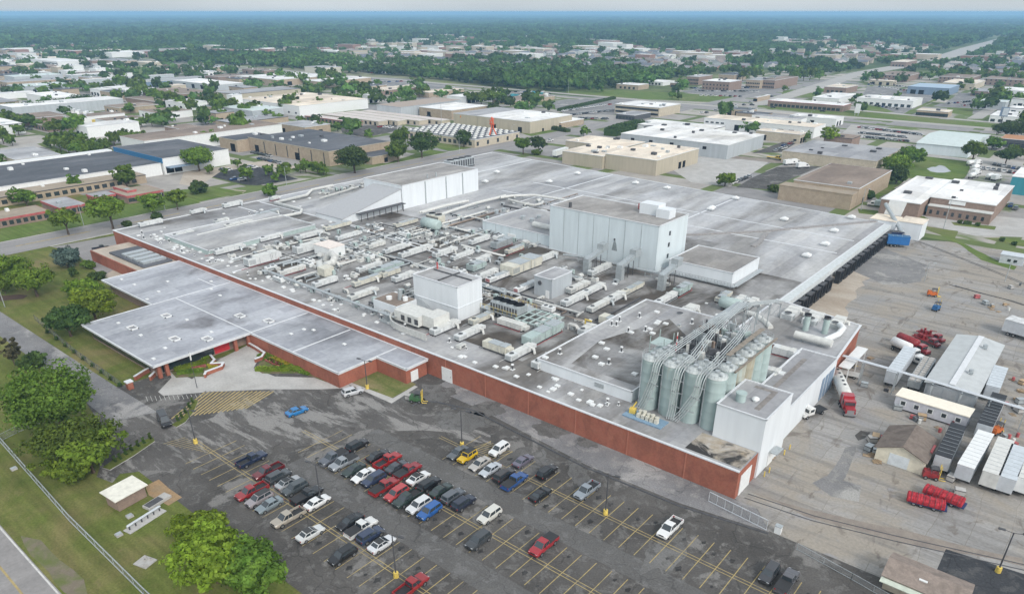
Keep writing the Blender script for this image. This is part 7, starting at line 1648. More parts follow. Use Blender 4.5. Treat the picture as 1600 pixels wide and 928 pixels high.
for i, (q, h, w_, r_, l) in enumerate((
 (((102,117),(118,119),(160,114)),7,m_clad_g,m_roof_w,'long white-roofed shed near the far left tree belt'), (((115,125),(130,127),(260,115)),7,m_clad_g,m_roof_w,'very long white-roofed shed right of the far left belt'),
 (((165,128),(180,131),(300,118)),6,m_clad_g,m_roof_gr,'very long grey-roofed shed in front of the white long shed'), (((10,118),(20,121),(95,116)),7,m_clad_g,m_roof_pg,'long pale green-roofed shed at the far left'),
 (((0,126),(10,130),(105,122)),6,m_tan,m_roof_gr,'low grey-roofed shed at the left edge below the green-roofed one'), (((-20,165),(60,172),(165,150)),8,m_clad_g,m_roof_w,'broad white-roofed warehouse at the left with a grey end wall'),
 (((-20,146),(10,150),(40,141)),5,m_white,m_roof_w,'small white-roofed building at the left edge'), (((0,181),(40,189),(95,178)),5,m_brick_b,m_roof_br,'brown-roofed low block behind the left trees'),
 (((90,182),(140,187),(178,174)),5,m_white,m_roof_br,'brown-roofed dock building with a row of white trailers'), (((145,186),(180,191),(216,182)),5,m_white,m_roof_br,'right brown-roofed dock building beside the yellow truck'),
 (((160,165),(190,169),(245,163)),5,m_tan,m_roof_br,'brown-roofed low office left of the thicket'), (((222,172),(240,178),(300,172)),5,m_white,m_roof_br,'brown-roofed low office with white window bays'),
 (((45,193),(90,199),(120,190)),4,m_brick_b,m_roof_br,'low reddish office in front of the brown-roofed docks'), (((-10,236),(25,253),(85,238)),5,m_beige,m_roof_gr,'grey flat-roofed block at the left edge below the verge'),
 (((150,117),(165,119),(190,112)),6,m_white,m_roof_w,'small white shed far left of the white depot'), (((470,96),(500,99),(530,95)),6,m_tan,m_roof_cr,'cream office at the edge of the far woods'),
 (((478,104),(510,107),(527,104)),8,m_cream,m_roof_gr,'pale hotel block at the wood edge above the white warehouses'), (((325,118),(350,122),(372,116)),6,m_brick_b,m_roof_br,'brick shed left of the huge white-roofed warehouse'),
 (((355,148),(366,150),(372,147)),12,m_white,m_white,'tall white corner tower of the cream patched warehouse'), (((770,155),(800,158),(870,150)),3.5,m_tan,m_roof_br,'low brown-roofed sheds beside the grey sales lot'),
 (((1075,119),(1098,121),(1106,117)),9,m_brick_b,m_roof_gr,'brick apartment block at the left end of the apartments'), (((1098,126),(1148,129),(1152,125)),9,m_brick_b,m_roof_w,'long brick apartment block with a white roof edge'),
 (((1168,124),(1190,126),(1205,122)),9,m_tan,m_roof_gr,'pale apartment block right of the long brick one'), (((1192,124),(1220,127),(1236,119)),9,m_brick_b,m_roof_br,'brown apartment block nearest the avenue'),
 (((1050,129),(1064,131),(1070,128)),5,m_brick_b,m_roof_w,'small brown restaurant left of the apartment car park'), (((965,131),(1000,134),(1010,131)),5,m_tan,m_roof_w,'low white-roofed school-like building below the woods'),
 (((1290,135),(1325,138),(1337,133)),6,m_brick_b,m_roof_cr,'cream-roofed store behind the white stepped store'), (((1372,116),(1425,120),(1434,113)),7,m_brick_b,m_roof_br,'long brown-roofed apartment row by the far car park'),
 (((1470,119),(1520,123),(1530,117)),7,m_brick_b,m_roof_br,'brown-roofed apartment row behind the slate blue building'), (((1540,122),(1600,126),(1610,120)),7,m_brick_b,m_roof_br,'brown-roofed apartment row at the far right'),
 (((1557,140),(1600,143),(1610,138)),5,m_white,m_roof_w,'white-roofed building at the right edge above the tree'), (((1520,141),(1545,144),(1552,139)),5,m_brick_b,m_roof_gr,'low brick building beside the right edge trees'),
 (((1395,96),(1420,98),(1428,94)),7,m_brick_b,m_roof_cr,'cream-roofed brick building beside the far avenue'), (((1565,215),(1610,221),(1620,214)),5,m_dkgrey,flat('orange_roof',(.42,.20,.09)),'orange-roofed open shed by the pylon sign'),
 (((1180,152),(1185,153),(1200,148)),4,m_tan,m_roof_w,'little filling station canopy by the avenue'), (((1010,127),(1040,129),(1050,126)),4,m_white,m_roof_w,'white-roofed bungalow row under the dark trees'))):
    bld('building' if i not in (20,21,22,23,27,28,29) else 'apartment_block', l, q, h, w_, r_, None, (Wn('S',8,1.5,1.5,1)+Wn('S',8,1.5,1.5,4.5)) if i in (20,21,22,23,27,28,29) else (D('S',(.2,.4,.6,.8),2.6,2.2,.5,m_glass,'window') if h < 7.5 else ()), 2 if i < 30 else 0, 'apartments' if i in (20,21,22,23,27,28,29) else 'building')
# white trailers at the brown-roofed docks
for i in range(10):
    u = 89+i*8.3 + (4 if i > 4 else 0); v = 175 + i*1.75
    box_trailer('small white trailer %s from the left in the dock row by the brown roofs' % ORDS[i], (u, v), (u+3.2, v-2.2), m_white, m_white, group='white trailers at the brown-roofed docks')
truck('yellow truck parked beside the brown-roofed docks', 153,194,R_(20),(.55,.36,.03),m_yel,'box',8)
truck('yellow railway truck on the gravel strip behind the factory', 1209,249,R_(-10),(.6,.42,.03),m_yel,'flat',9)
for u, v, l in ((1234,258,'white box truck left of a white van behind the factory'),(1254,263,'white truck with a red cab roof behind the brown warehouse edge'),(1241,257,'white box truck parked right behind another box truck')): truck(l, u, v, R_(60), (.7,.7,.7), m_white, 'box', 8)
for i, (u, v) in enumerate(((1517,259),(1526,258),(1525,266),(1524,273),(1520,279),(1500,232),(1563,229),(1558,233),(1547,280),(1556,282))): truck('white truck in the far right truck yard, %s from its left' % ORDS[i], u, v, R_(75), (.7,.7,.7), m_white, 'box' if i % 2 else 'tank', 8)
for i in range(14):
    u, v = 770+i*6.5, 147+((i*37) % 9); truck('van or small truck in the depot yard, %s from the left' % ORDS[i], u, v, R_(rnd.choice((10,80,95))), rnd.choice(((.7,.7,.7),(.5,.5,.5),(.45,.2,.05),(.1,.25,.4))), rnd.choice((m_white,m_white,m_galv,m_teal)), 'box', 7)
# red lattice sculpture, pylon sign
x, y = at(769,223); t = thing('red_sculpture', 'tall red lattice sculpture on splayed legs standing on the green', 'sculpture', (x,y,0)); a, b = MB(), MB(); mr = flat('sculpture_red', (.62,.12,.05))
for k in range(3):
    th = .6+k*2.1; p0 = (x+5*math.cos(th), y+5*math.sin(th)*1.0, 0); p1 = (x+.8*math.cos(th), y+.8*math.sin(th), 9); a.tube([p0, p1], [.55,.4], 6)
    p2 = (x+1.2*math.cos(th+1), y+1.2*math.sin(th+1), 14); b.tube([p1, p2], .35, 5)
a.build('leg', mr, t); b.tube([(x-1.8,y,11.5),(x+1.8,y,11.2)], .5, 6); b.tube([(x,y-1.5,13),(x+.6,y+1.5,14.5)], .3, 6); b.lathe(x,y,[(.05,13.5),(1.0,14.5),(.6,15.3),(.05,15.8)],10); b.build('lattice_head', mr, t)
x, y = at(722,196); t = thing('orange_sculpture', 'small orange upright sculpture on the grass by the tan panelled warehouse', 'sculpture', (x,y,0)); a = MB(); a.obox(x,y,0,1.6,.6,5.5,.4); a.obox(x,y,5.5,2.4,.8,1.2,.9); a.build('column', flat('sculpture_orange',(.6,.2,.03)), t)
x, y = at(1558,211); t = thing('pylon_sign', 'tall dark leaning pylon sign with a pale sign face', 'sign', (x,y,0)); a = MB(); a.box(x-.6,y-.6,0,x-.2,y-.2,13); a.box(x+.2,y-.6,0,x+.6,y-.2,13); a.build('post', m_dkgrey, t); a = MB(); a.box(x-2,y-.9,12,x+2.8,y-.1,18); a.build('cabinet', m_clad_blue, t); a = MB(); a.box(x-.6,y-.96,12.6,x+2.6,y-.91,17.4); a.build('sign_face', m_alu, t)
x, y = at(1338,181); t = thing('pylon_sign', 'white twin-post pylon sign at the highway verge', 'sign', (x,y,0)); a = MB(); a.box(x-2,y-.3,2,x+2,y+.3,9); a.build('cabinet', m_white, t); a = MB(); a.box(x-1.5,y-.2,0,x-1.1,y+.2,2); a.box(x+1.1,y-.2,0,x+1.5,y+.2,2); a.build('post', m_galv, t)
# small grey substation hut on the far right grass
x, y = at(1580,411); t = thing('substation_hut', 'pale flat-roofed hut with two dark windows on the far right verge', 'hut', (x,y,0)); a = MB(); a.box(x-3.4,y-2,0,x+3.4,y+2.5,2.8); a.build('wall', m_alu, t); a = MB(); a.box(x-3.6,y-2.2,2.803,x+3.6,y+2.7,3.0); a.build('roof', m_skylt, t)
for s in (-1.2, .6): a = MB(); a.box(x+s,y-2.05,.8,x+s+1,y-2.004,1.7); a.build('window', m_glass, t)
# more low industrial buildings, as the far left district is packed with them
r4 = random.Random(21); made = 0
KIND = [('white-roofed', m_roof_w, m_white, 6), ('grey-roofed', m_roof_gr, m_tan, 3), ('brown-roofed', m_roof_br, m_brick_b, 3), ('cream-roofed', m_roof_cr, m_beige, 2), ('dark-roofed', m_roof_dk, m_tan, 2), ('pale green-roofed', m_roof_pg, m_clad_g, 1)]
for k in range(6000):
    if made >= 95: break
    left = r4.random() < .8
    u, v = (r4.uniform(-30,600), r4.uniform(80,212)) if left else (r4.uniform(1040,1630), r4.uniform(118,240))
    x, y = at(u, v); lx, ly = r4.choice(((22,40),(34,22),(50,28),(30,60),(70,34),(18,18),(26,14))); lx *= r4.uniform(.8,1.3); ly *= r4.uniform(.8,1.2)
    if v < woodline(u)+4 and not left: continue
    if left and v < 100 and u > 260: continue
    a0, b0, a1, b1 = x-lx/2, y-ly/2, x+lx/2, y+ly/2
    if (b1 > 606 and b0 < 668) or (a1 > -332 and a0 < -276 and b0 < 1200) or (a1 > -280 and a0 < -40 and b0 < 330): continue
    if any(a0-9 < c and a1+9 > a and b0-9 < d and b1+9 > b for a, b, c, d in RECTS): continue
    cs = [seen(a, b) for a in (a0,a1) for b in (b0,b1)] + [(u, v)]
    if any(inpoly(p, q, g_) for p, q in cs for g_ in GREENS) or any(inpoly(p, q, g_) for p, q in cs for g_ in (L_[0] for L_ in LOTS)): continue
    if any(inpoly(p, q, [(1150,175),(1215,175),(1315,138),(1360,120),(1480,102),(1545,82),(1585,62),(1555,56),(1490,72),(1430,91),(1325,109),(1265,130)]) for p, q in cs): continue
    if inpoly(u, v, [(60,218),(240,212),(250,250),(100,250)]) or inpoly(u, v, [(1250,290),(1640,290),(1640,230),(1250,230)]): continue
    nm, rf_, wl_, w8 = r4.choices(KIND, [q[3] for q in KIND])[0]; h = r4.uniform(4.2,7.5); made += 1
    t, q_ = wbox('industrial_building', '%s low industrial building in the packed %s district' % (nm, 'left' if left else 'right'), a0, b0, a1, b1, h, wl_, rf_, r4.choice((m_white,m_coping,m_dkgrey)), D('S',[.2,.5,.8][:r4.randrange(4)],3.2,3.2)+D('E',[.25,.6][:r4.randrange(3)],3.2,3.2)+Wn('S',r4.randrange(2,7),2,1.2,1.4,.1,.9)[:r4.randrange(7)], r4.randrange(2,5), 'building')
    t['group'] = '%s low buildings of the %s district' % (nm, 'left' if left else 'right')
    # cars and trailers along its yard side
    for i in range(r4.randrange(0,7)):
        cx, cy = a0+2+i*3.1, b0-4.5
        if cx > a1 or FCN[0] > 200: break
        if r4.random() < .7:
            FCN[0] += 1; n_, c_ = r4.choices(FC, (5,4,4,3,1.3,1))[0]
            if FCN[0] > 40 or math.hypot(cx, cy) > 690: FARC.append((cx, cy, 'y', c_)); continue
            o = bpy.data.objects.new('parked_car', FM); COL.objects.link(o); o.location = (cx, cy, .0); o.rotation_euler[2] = math.pi/2
            o.material_slots[0].link = 'OBJECT'; o.material_slots[0].material = car_paint(c_); tag(o, 'tiny %s car beside a low industrial building' % n_, 'car', '%s cars beside the low industrial buildings' % n_)
far_cars()
# houses in the woods
hs_w = [flat('house_white',(.62,.62,.6)), flat('house_tan',(.44,.38,.3)), flat('house_brick',(.27,.15,.11)), flat('house_grey',(.4,.42,.44))]
hs_r = [flat('house_roof_grey',(.22,.21,.215)), flat('house_roof_brown',(.22,.175,.15)), flat('house_roof_pale',(.36,.33,.31)), flat('house_roof_slate',(.13,.14,.16))]
def house_mesh(w, r, lx, ly, h, rh):
    a = MB(); a.box(-lx/2,-ly/2,-.3,lx/2,ly/2,h,0,bot=False); o = .5
    a.add([(-lx/2,-ly/2,h),(lx/2,-ly/2,h),(lx/2,ly/2,h),(-lx/2,ly/2,h),(-lx/2,0,h+rh),(lx/2,0,h+rh)], [(0,4,3),(1,2,5)], 0)
    a.add([(-lx/2-o,-ly/2-o,h-.25),(lx/2+o,-ly/2-o,h-.25),(lx/2+o,0,h+rh),(-lx/2-o,0,h+rh),(lx/2+o,ly/2+o,h-.25),(-lx/2-o,ly/2+o,h-.25),(-lx/2-o,-ly/2-o,h-.05),(lx/2+o,-ly/2-o,h-.05),(lx/2+o,0,h+rh+.2),(-lx/2-o,0,h+rh+.2),(lx/2+o,ly/2+o,h-.05),(-lx/2-o,ly/2+o,h-.05)], [(6,7,8,9),(9,8,10,11),(0,1,7,6),(5,11,10,4)], 1)
    for x in (-lx*.3, 0, lx*.3): a.box(x-.6,-ly/2-.06,1,x+.6,-ly/2-.004,2.3,2)
    a.box(-lx*.15,-.4,h+rh*.6,-lx*.15+.7,.4,h+rh+.9,0)
    return a.mesh('house', [w, r, m_glass])
HM = []; HN = []
wn = ('white','tan','brick','grey'); rn_ = ('grey','brown','pale','slate')
for i in range(4):
    for j in range(4):
        if (i+j) % 2 == 0 or i == j: HM.append(house_mesh(hs_w[i], hs_r[j], (14,18,16,24)[j], (9,10,12,11)[i], 3.6+.6*(i % 2)*2, 2.6)); HN.append((wn[i], rn_[j]))
HOUSES = []; BIG = []
def grass_n(x, y, s): return mnoise.noise(Vector((x*s, y*s, 3.7)))
cand = []
for k in range(16000):
    u = rnd.uniform(-30,1630); v = rnd.uniform(44, 138)
    if v > woodline(u) - 5: continue
    if u < 560 and v > 82: continue
    x, y = at(u, v)
    if 600 < u < 1000 and v > 112: continue
    n = grass_n(x, y, .0021) + .5*grass_n(x, y, .006)
    if n < -.06 or inpoly(u, v, [(1165,172),(1215,172),(1325,136),(1370,120),(1490,102),(1560,82),(1600,62),(1545,52),(1484,68),(1424,88),(1319,106),(1262,128)]): continue
    if any((x-a)**2+(y-b)**2 < 23**2 for a, b in HOUSES): continue
    HOUSES.append((x, y)); cand.append((x, y))
    if len(HOUSES) >= 1500: break
cand.sort(key=lambda p: math.hypot(*p))
for x, y in cand[:290]:
    i = rnd.randrange(len(HM)); o = bpy.data.objects.new('house', HM[i]); COL.objects.link(o); o.location = (x, y, 0); o.rotation_euler[2] = rnd.choice((0, math.pi/2)) + rnd.uniform(-.2,.2)
    wx = 'left of' if seen(x, y)[0] < 760 else ('behind' if seen(x, y)[0] < 1150 else 'right of')
    tag(o, '%s house with a %s gable roof among the trees %s the van depot woods' % (HN[i] + (wx,)), 'house', '%s houses with %s roofs %s the van depot' % (HN[i] + (wx,)))
far = MB()
for k in range(420):   # bigger pale roofs in loose clusters far out
    u, v = rnd.uniform(-30,1630), rnd.choice((rnd.uniform(36,60), rnd.uniform(50,96)))
    if v > woodline(u)-8 or (560 < u < 1000 and v > 98): continue
    x, y = at(u, v)
    if mnoise.noise(Vector((x*.0011, y*.0011, 9.1))) < .08: continue
    lx, ly = rnd.uniform(22,60), rnd.uniform(16,36); far.box(x-lx/2,y-ly/2,0,x+lx/2,y+ly/2,rnd.uniform(6,10),rnd.randrange(3),3 + rnd.choice((0,0,1,2))); HOUSES.append((x, y)); BIG.append((x, y))
for x, y in cand[290:]:
    lx, ly = rnd.uniform(10,26), rnd.uniform(8,14); h = rnd.uniform(3,6); n0 = len(far.v); i = rnd.randrange(3)
    far.box(-lx/2,-ly/2,0,lx/2,ly/2,h,i,3 + rnd.randrange(3)); c, s = (1, 0) if rnd.random() < .5 else (0, 1)
    for q in range(n0, len(far.v)): a_, b_, d_ = far.v[q]; far.v[q] = (x+a_*c-b_*s, y+a_*s+b_*c, d_)
tag(far.build('distant_houses', hs_w[:3] + [m_roof_w, hs_r[1], hs_r[2]]), 'scatter of tiny pale roofs among the far woods below the horizon', 'houses', kind='stuff')
# far flat pale commercial roofs at the left horizon band
for i, (q, l) in enumerate(((((0,76),(20,77),(40,74)),'white-roofed shed at the far left horizon band'),(((100,63),(120,64),(140,62)),'long white roof in the far left distance'),(((165,64),(195,65),(210,63)),'bright white roof farther in the left distance'),(((205,62),(222,63),(236,60)),'white roof right of the bright far left roof'),(((150,50),(190,51),(222,48)),'big pale school-like block in the far left distance'),(((150,81),(185,84),(215,80)),'pale office row behind the far left trees'),(((260,70),(290,71),(335,67)),'long pale roofs on the clearing above the left woods'),(((325,36),(330,36.5),(335,36)),'single bright building near the left horizon'))):
    bld('distant_building', l, q, 8, m_white, m_roof_w, m_white, (), 0, 'building')
# ================================================================ trees
def crown_mesh(name, seed, rx, ry, rz, nclump, nleaf, leaf, mat, flatb=.35, core=.62, cl=.27, droop=0.0):
    """leaf clumps spread through an uneven crown; local origin at the crown's centre"""
    r = random.Random(seed); vs, fs, tint = [], [], []
    lob = [(Vector((r.uniform(-1,1), r.uniform(-1,1), r.uniform(-.5,1))).normalized(), r.uniform(.15,.42)) for _ in range(9)]
    def rad(d): return .70 + sum(a*max(0, d.dot(l))**5 for l, a in lob)
    for c in range(nclump):
        d = Vector((r.gauss(0,1), r.gauss(0,1), r.gauss(.25,.9))).normalized()
        if d.z < -flatb: d.z = -flatb*r.random(); d.normalize()
        q = rad(d)*r.uniform(.66,1.06) if r.random() < .84 else rad(d)*r.uniform(.35,.7)
        cc = Vector((d.x*rx, d.y*ry, d.z*rz))*q; cr = cl*(rx+ry)/2*r.uniform(.45,1.25); tc = min(1, max(0, r.gauss(.5,.22) + .12*d.z))  # clumps facing up tinted lighter: the lit tops are put into the colour
        for k in range(nleaf):
            e = Vector((r.gauss(0,1), r.gauss(0,1), r.gauss(.3,.8))).normalized(); p = cc + Vector((e.x*cr, e.y*cr, e.z*cr*.75))*r.uniform(.55,1.0)
            n = (e + Vector((r.gauss(0,.55), r.gauss(0,.55), r.gauss(.25,.5))) + d*.4).normalized(); t = n.cross(Vector((r.gauss(0,1), r.gauss(0,1), r.gauss(0,1)))).normalized(); b = n.cross(t)
            s = leaf*r.choice((.55,.8,1.0,1.0,1.4))*r.uniform(.85,1.15); i = len(vs); w = s*r.uniform(.45,.75)
            vs += [tuple(p-t*s), tuple(p-b*w+t*s*.1), tuple(p+t*s-Vector((0,0,droop))), tuple(p+b*w+t*s*.1)]; fs.append((i,i+1,i+2,i+3)); tint.append(min(1,max(0,tc+r.gauss(0,.12))))
    if core:   # leafy inner mass, itself lumpy
        n, m = 9, 14; i0 = len(vs)
        for a in range(n+1):
            for b in range(m):
                th, ph = math.pi*a/n, 2*math.pi*b/m; d = Vector((math.sin(th)*math.cos(ph), math.sin(th)*math.sin(ph), math.cos(th))); q = rad(d)*core*r.uniform(.82,1.1); z = d.z if d.z > -flatb else -flatb
                vs.append((d.x*rx*q, d.y*ry*q, z*rz*q))
        for a in range(n):
            for b in range(m): fs.append((i0+a*m+b, i0+a*m+(b+1)%m, i0+(a+1)*m+(b+1)%m, i0+(a+1)*m+b)); tint.append(.45)
    me = bpy.data.meshes.new(name); me.from_pydata(vs, [], fs); me.materials.append(mat)
    at_ = me.attributes.new('tint', 'FLOAT', 'FACE'); at_.data.foreach_set('value', tint); me.update(); return me
def trunk_mesh(name, seed, h, r0, spread, n=5):
    r = random.Random(seed); a = MB(); a.tube([(0,0,0),(r.uniform(-.05,.05)*h,0,h*.5),(0,r.uniform(-.05,.05)*h,h)], [r0*1.25, r0, r0*.75], 8, 0)
    for k in range(n):
        th = 2*math.pi*k/n + r.uniform(-.4,.4); s = spread*r.uniform(.5,.9)
        a.tube([(0,0,h*r.uniform(.7,.95)), (s*.45*math.cos(th), s*.45*math.sin(th), h*1.25), (s*math.cos(th), s*math.sin(th), h*1.25+s*r.uniform(.35,.8))], [r0*.55, r0*.4, r0*.15], 5, 0)
    return a.mesh(name, [m_trunk])
def tree_near(name, label, u, v, wpx, hratio, mat, seed, trunk=.22, dens=1.0, leaf=.42, z0=0, cat='tree', flatb=.35, nleaf=64):
    """u,v = trunk foot; wpx = crown width in pixels"""
    x, y = at(u, v); e = at(u+wpx/2, v)[0]-at(u-wpx/2, v)[0], at(u+wpx/2, v)[1]-at(u-wpx/2, v)[1]; R = math.hypot(*e)/2
    hh = R*2*hratio; th = hh*trunk; rz = (hh-th)/(1+flatb)*.95
    t = thing(name, label, cat, (x, y, z0))
    if trunk > .05: part('trunk', trunk_mesh('trunk', seed, th+.3, max(.12, R*.06), R*.6), t)
    nc = int(60*dens*max(1,(R/3))**1.15)
    part('crown', crown_mesh('crown', seed, R*.88, R*.88, rz*.9, int(nc*1.25), nleaf, leaf*.78, mat, flatb), t, (0, 0, th + rz*flatb*.9))
    return t
N = 'leafy_tree'
def tree_bb(name, label, u0, u1, v0, v1, mat, seed, tr=.3, dens=1.0, leaf=.34, cat='tree', cmin=.32, nleaf=60, core=.52):
    """a tree from the outline of its crown in the photograph: left, right, top and bottom"""
    uc, vc = (u0+u1)/2, (v0+v1)/2; z = 3.0
    for _ in range(4):
        x, y = at(uc, vc, z); xl, yl = at(u0, vc, z); xr, yr = at(u1, vc, z); R = math.hypot(xr-xl, yr-yl)/2
        p = math.atan2(H-z, math.hypot(x, y)); m = R/((u1-u0)/2); hh = (v1-v0)/2*m
        c = max(cmin*R, math.sqrt(max(0, hh*hh-(R*math.sin(p))**2))/math.cos(p)); th = tr*R; z = th + c*.85
    t = thing(name, label, cat, (x, y, 0))
    if tr > .05: part('trunk', trunk_mesh('trunk', seed, max(.8, th+c*.15), max(.12, R*.055), R*.62), t)
    nc = int(58*dens*max(1, R/3)**1.05)
    part('crown', crown_mesh('crown', seed, R*.86, R*.86, c*.95, nc, nleaf, leaf, mat, .75, core, .25), t, (0, 0, z))
    return t
BB = [
 (N,'huge dark spreading tree over the drive at the left, largest in view',4,163,576,672,m_leaf,1,.35,1.5),
 (N,'wide loose grey-green tree below the huge dark tree',40,176,650,726,m_leaf,2,.4,.8),
 (N,'bright green low tree beside the kerb island road',86,184,673,738,m_leaf_m,3,.35,1.1),
 (N,'small bright low bough tree left of the kerb island road',66,152,712,750,m_leaf_m,103,.2,.9),
 (N,'bright green tree at the bottom, left of a darker one',266,400,820,920,m_leaf_b,4,.3,1.5),
 (N,'small bright tree behind the bottom bright green tree',268,356,795,850,m_leaf_b,5,.3,1.2),
 (N,'dark dense tree at the bottom edge beside the car park',342,452,849,940,m_leaf,6,.3,1.5),
 (N,'round green tree cut by the left edge of the front lawn',-14,49,395,442,m_leaf_m,7,.4,1.0),
 (N,'broad green tree standing in a mulch ring on the front lawn',12,87,416,455,m_leaf_m,8,.4,1.0),
 (N,'dark small tree at the left edge beside the lawn pole',-8,17,437,457,m_leaf,9,.4,1.0),
 (N,'bright yellow-green tree beside the office roof corner',106,178,449,497,m_leaf_b,10,.35,1.2),
 (N,'darker tree just behind the bright yellow-green tree',96,158,435,465,m_leaf_m,12,.35,1.1),
 (N,'dark round tree at the left corner of the office roof',69,137,478,521,m_leaf_d,13,.35,1.3),
 ('spruce_tree','blue-grey spruce on the lawn beside the side drive',79,127,388,419,m_leaf_s,14,.1,1.5),
 ('conifer','dark green upright conifer below the blue-grey spruce',106,121,416,434,m_leaf_d,15,.05,1.2),
 (N,'small bronze-leaved tree at the left edge of the drive',0,32,532,568,m_leaf_r,18,.5,.9),
 ('shrub','low green shrub beside the small bronze tree',28,74,550,581,m_leaf_d,19,.0,.9),
 ('shrub','round green shrub left of the courtyard',130,152,408,421,m_leaf,16,.0,1.0),
 ('shrub','dark shrubbery behind the courtyard fence',136,166,424,438,m_leaf_d,17,.0,1.0),
 (N,'spreading tree on the roadside lawn, middle of three before the brick offices',136,201,310,342,m_leaf_m,20,.6,1.0),
 (N,'smaller spreading tree on the roadside lawn, left of three before the brick offices',75,125,328,355,m_leaf_m,21,.6,1.0),
 (N,'green tree on the roadside lawn under a pale pole',214,255,303,328,m_leaf_m,22,.5,1.0),
 (N,'green lawn tree farthest right before the brick offices',257,290,296,320,m_leaf_m,23,.6,1.0),
 ('shrub','pair of round dark shrubs on the lawn behind the factory corner, seen as one',291,324,284,304,m_leaf_d,24,.02,1.1),
 ('shrub','small round bush by the road, left at the factory west corner',190,208,345,356,m_leaf_d,25,.05,1.2),
 ('shrub','small round bush by the road, right at the factory west corner',233,255,333,345,m_leaf_d,26,.05,1.2),
 ('shrub','clipped tall bush at the west roof edge beside the dark lot',406,434,289,307,m_leaf,27,.05,1.2),
 (N,'big rounded tree in front of the blue-walled warehouse',280,334,229,259,m_leaf_m,28,.4,1.3),
 (N,'green tree in front of the low office strip',175,214,258,291,m_leaf,29,.35,1.1),
 (N,'dark small tree right of the office strip tree',206,230,259,273,m_leaf_d,30,.3,1.0),
 (N,'small tree before the office strip left of the green one',103,128,275,296,m_leaf,130,.35,1.0),
 (N,'tree at the far left before the low office strip',20,56,295,319,m_leaf,31,.3,1.0),
 (N,'big dark rounded tree at the tan block warehouse corner',523,581,229,263,m_leaf_d,32,.35,1.4),
 (N,'dense dark tree on the green right of the small annex',634,682,210,239,m_leaf_d,33,.4,1.2),
 (N,'green tree between the small annex and the dense dark tree',602,640,223,248,m_leaf,34,.4,1.1),
 (N,'tall tree behind the small annex, left of the skylight roof',606,641,200,226,m_leaf,35,.4,1.1),
 (N,'dark rounded tree before the skylight building',709,740,207,226,m_leaf_d,36,.3,1.1),
 (N,'tree by the avenue right of the red sculpture, left of two',803,832,215,235,m_leaf,37,.5,1.0),
 (N,'tree by the avenue right of the red sculpture, right of two',826,857,213,233,m_leaf_d,38,.5,1.0),
 ('shrub','bushy shrub by the avenue corner behind the factory',829,847,233,243,m_leaf,39,.0,1.0),
 ('shrub','round shrub at the back roof edge of the factory, right middle',1197,1218,288,301,m_leaf,40,.0,1.0),
 (N,'small loose tree beside the white cars behind the factory',1116,1152,270,289,m_leaf_m,41,.2,.9),
 (N,'tree against the tan front of the brown warehouse, left of two',1266,1298,292,313,m_leaf,42,.3,1.0),
 (N,'tree against the tan front of the brown warehouse, right of two',1299,1328,297,319,m_leaf,43,.3,1.0),
 ('shrub','dark bush at the right corner of the brown warehouse',1350,1369,297,313,m_leaf_d,44,.0,1.0),
 (N,'bright big tree on the pond lawn, left of three',1374,1424,242,268,m_leaf_m,45,.2,1.2),
 (N,'tall grey-green tree on the pond lawn behind the bright one',1402,1447,229,256,m_leaf,46,.25,1.2),
 (N,'dark tree on the pond lawn by the white roofs',1382,1424,263,286,m_leaf_d,47,.15,1.2),
 (N,'wide tree with a forked trunk before the pale green roof',1503,1546,222,244,m_leaf,48,.6,1.0),
 (N,'rounded tree by the road left of the teal shed',1558,1594,232,250,m_leaf_d,49,.5,1.1),
 (N,'leafy tree beside the pylon sign foot',1538,1568,214,232,m_leaf,50,.2,1.0),
 (N,'pale yellowish loose tree above the grey flat roof',1280,1312,199,221,m_leaf_b,51,.6,.6),
 (N,'big dark tree at the right edge beyond the highway',1548,1602,190,211,m_leaf_d,52,.3,1.1),
]
for q in BB:
    nm, lab, u0, u1, v0, v1, mt, sd, tr_, dn = q
    near_ = v1 > 380; wpx_ = u1-u0
    tree_bb(nm, lab, u0, u1, v0, v1, mt, sd, tr_, dn*(.82 if near_ else .8), .30 if near_ else .46, {'shrub':'shrub','conifer':'conifer'}.get(nm,'tree'), .32 if nm != 'conifer' else .8, 62 if near_ else 40, .40 if near_ else .52)
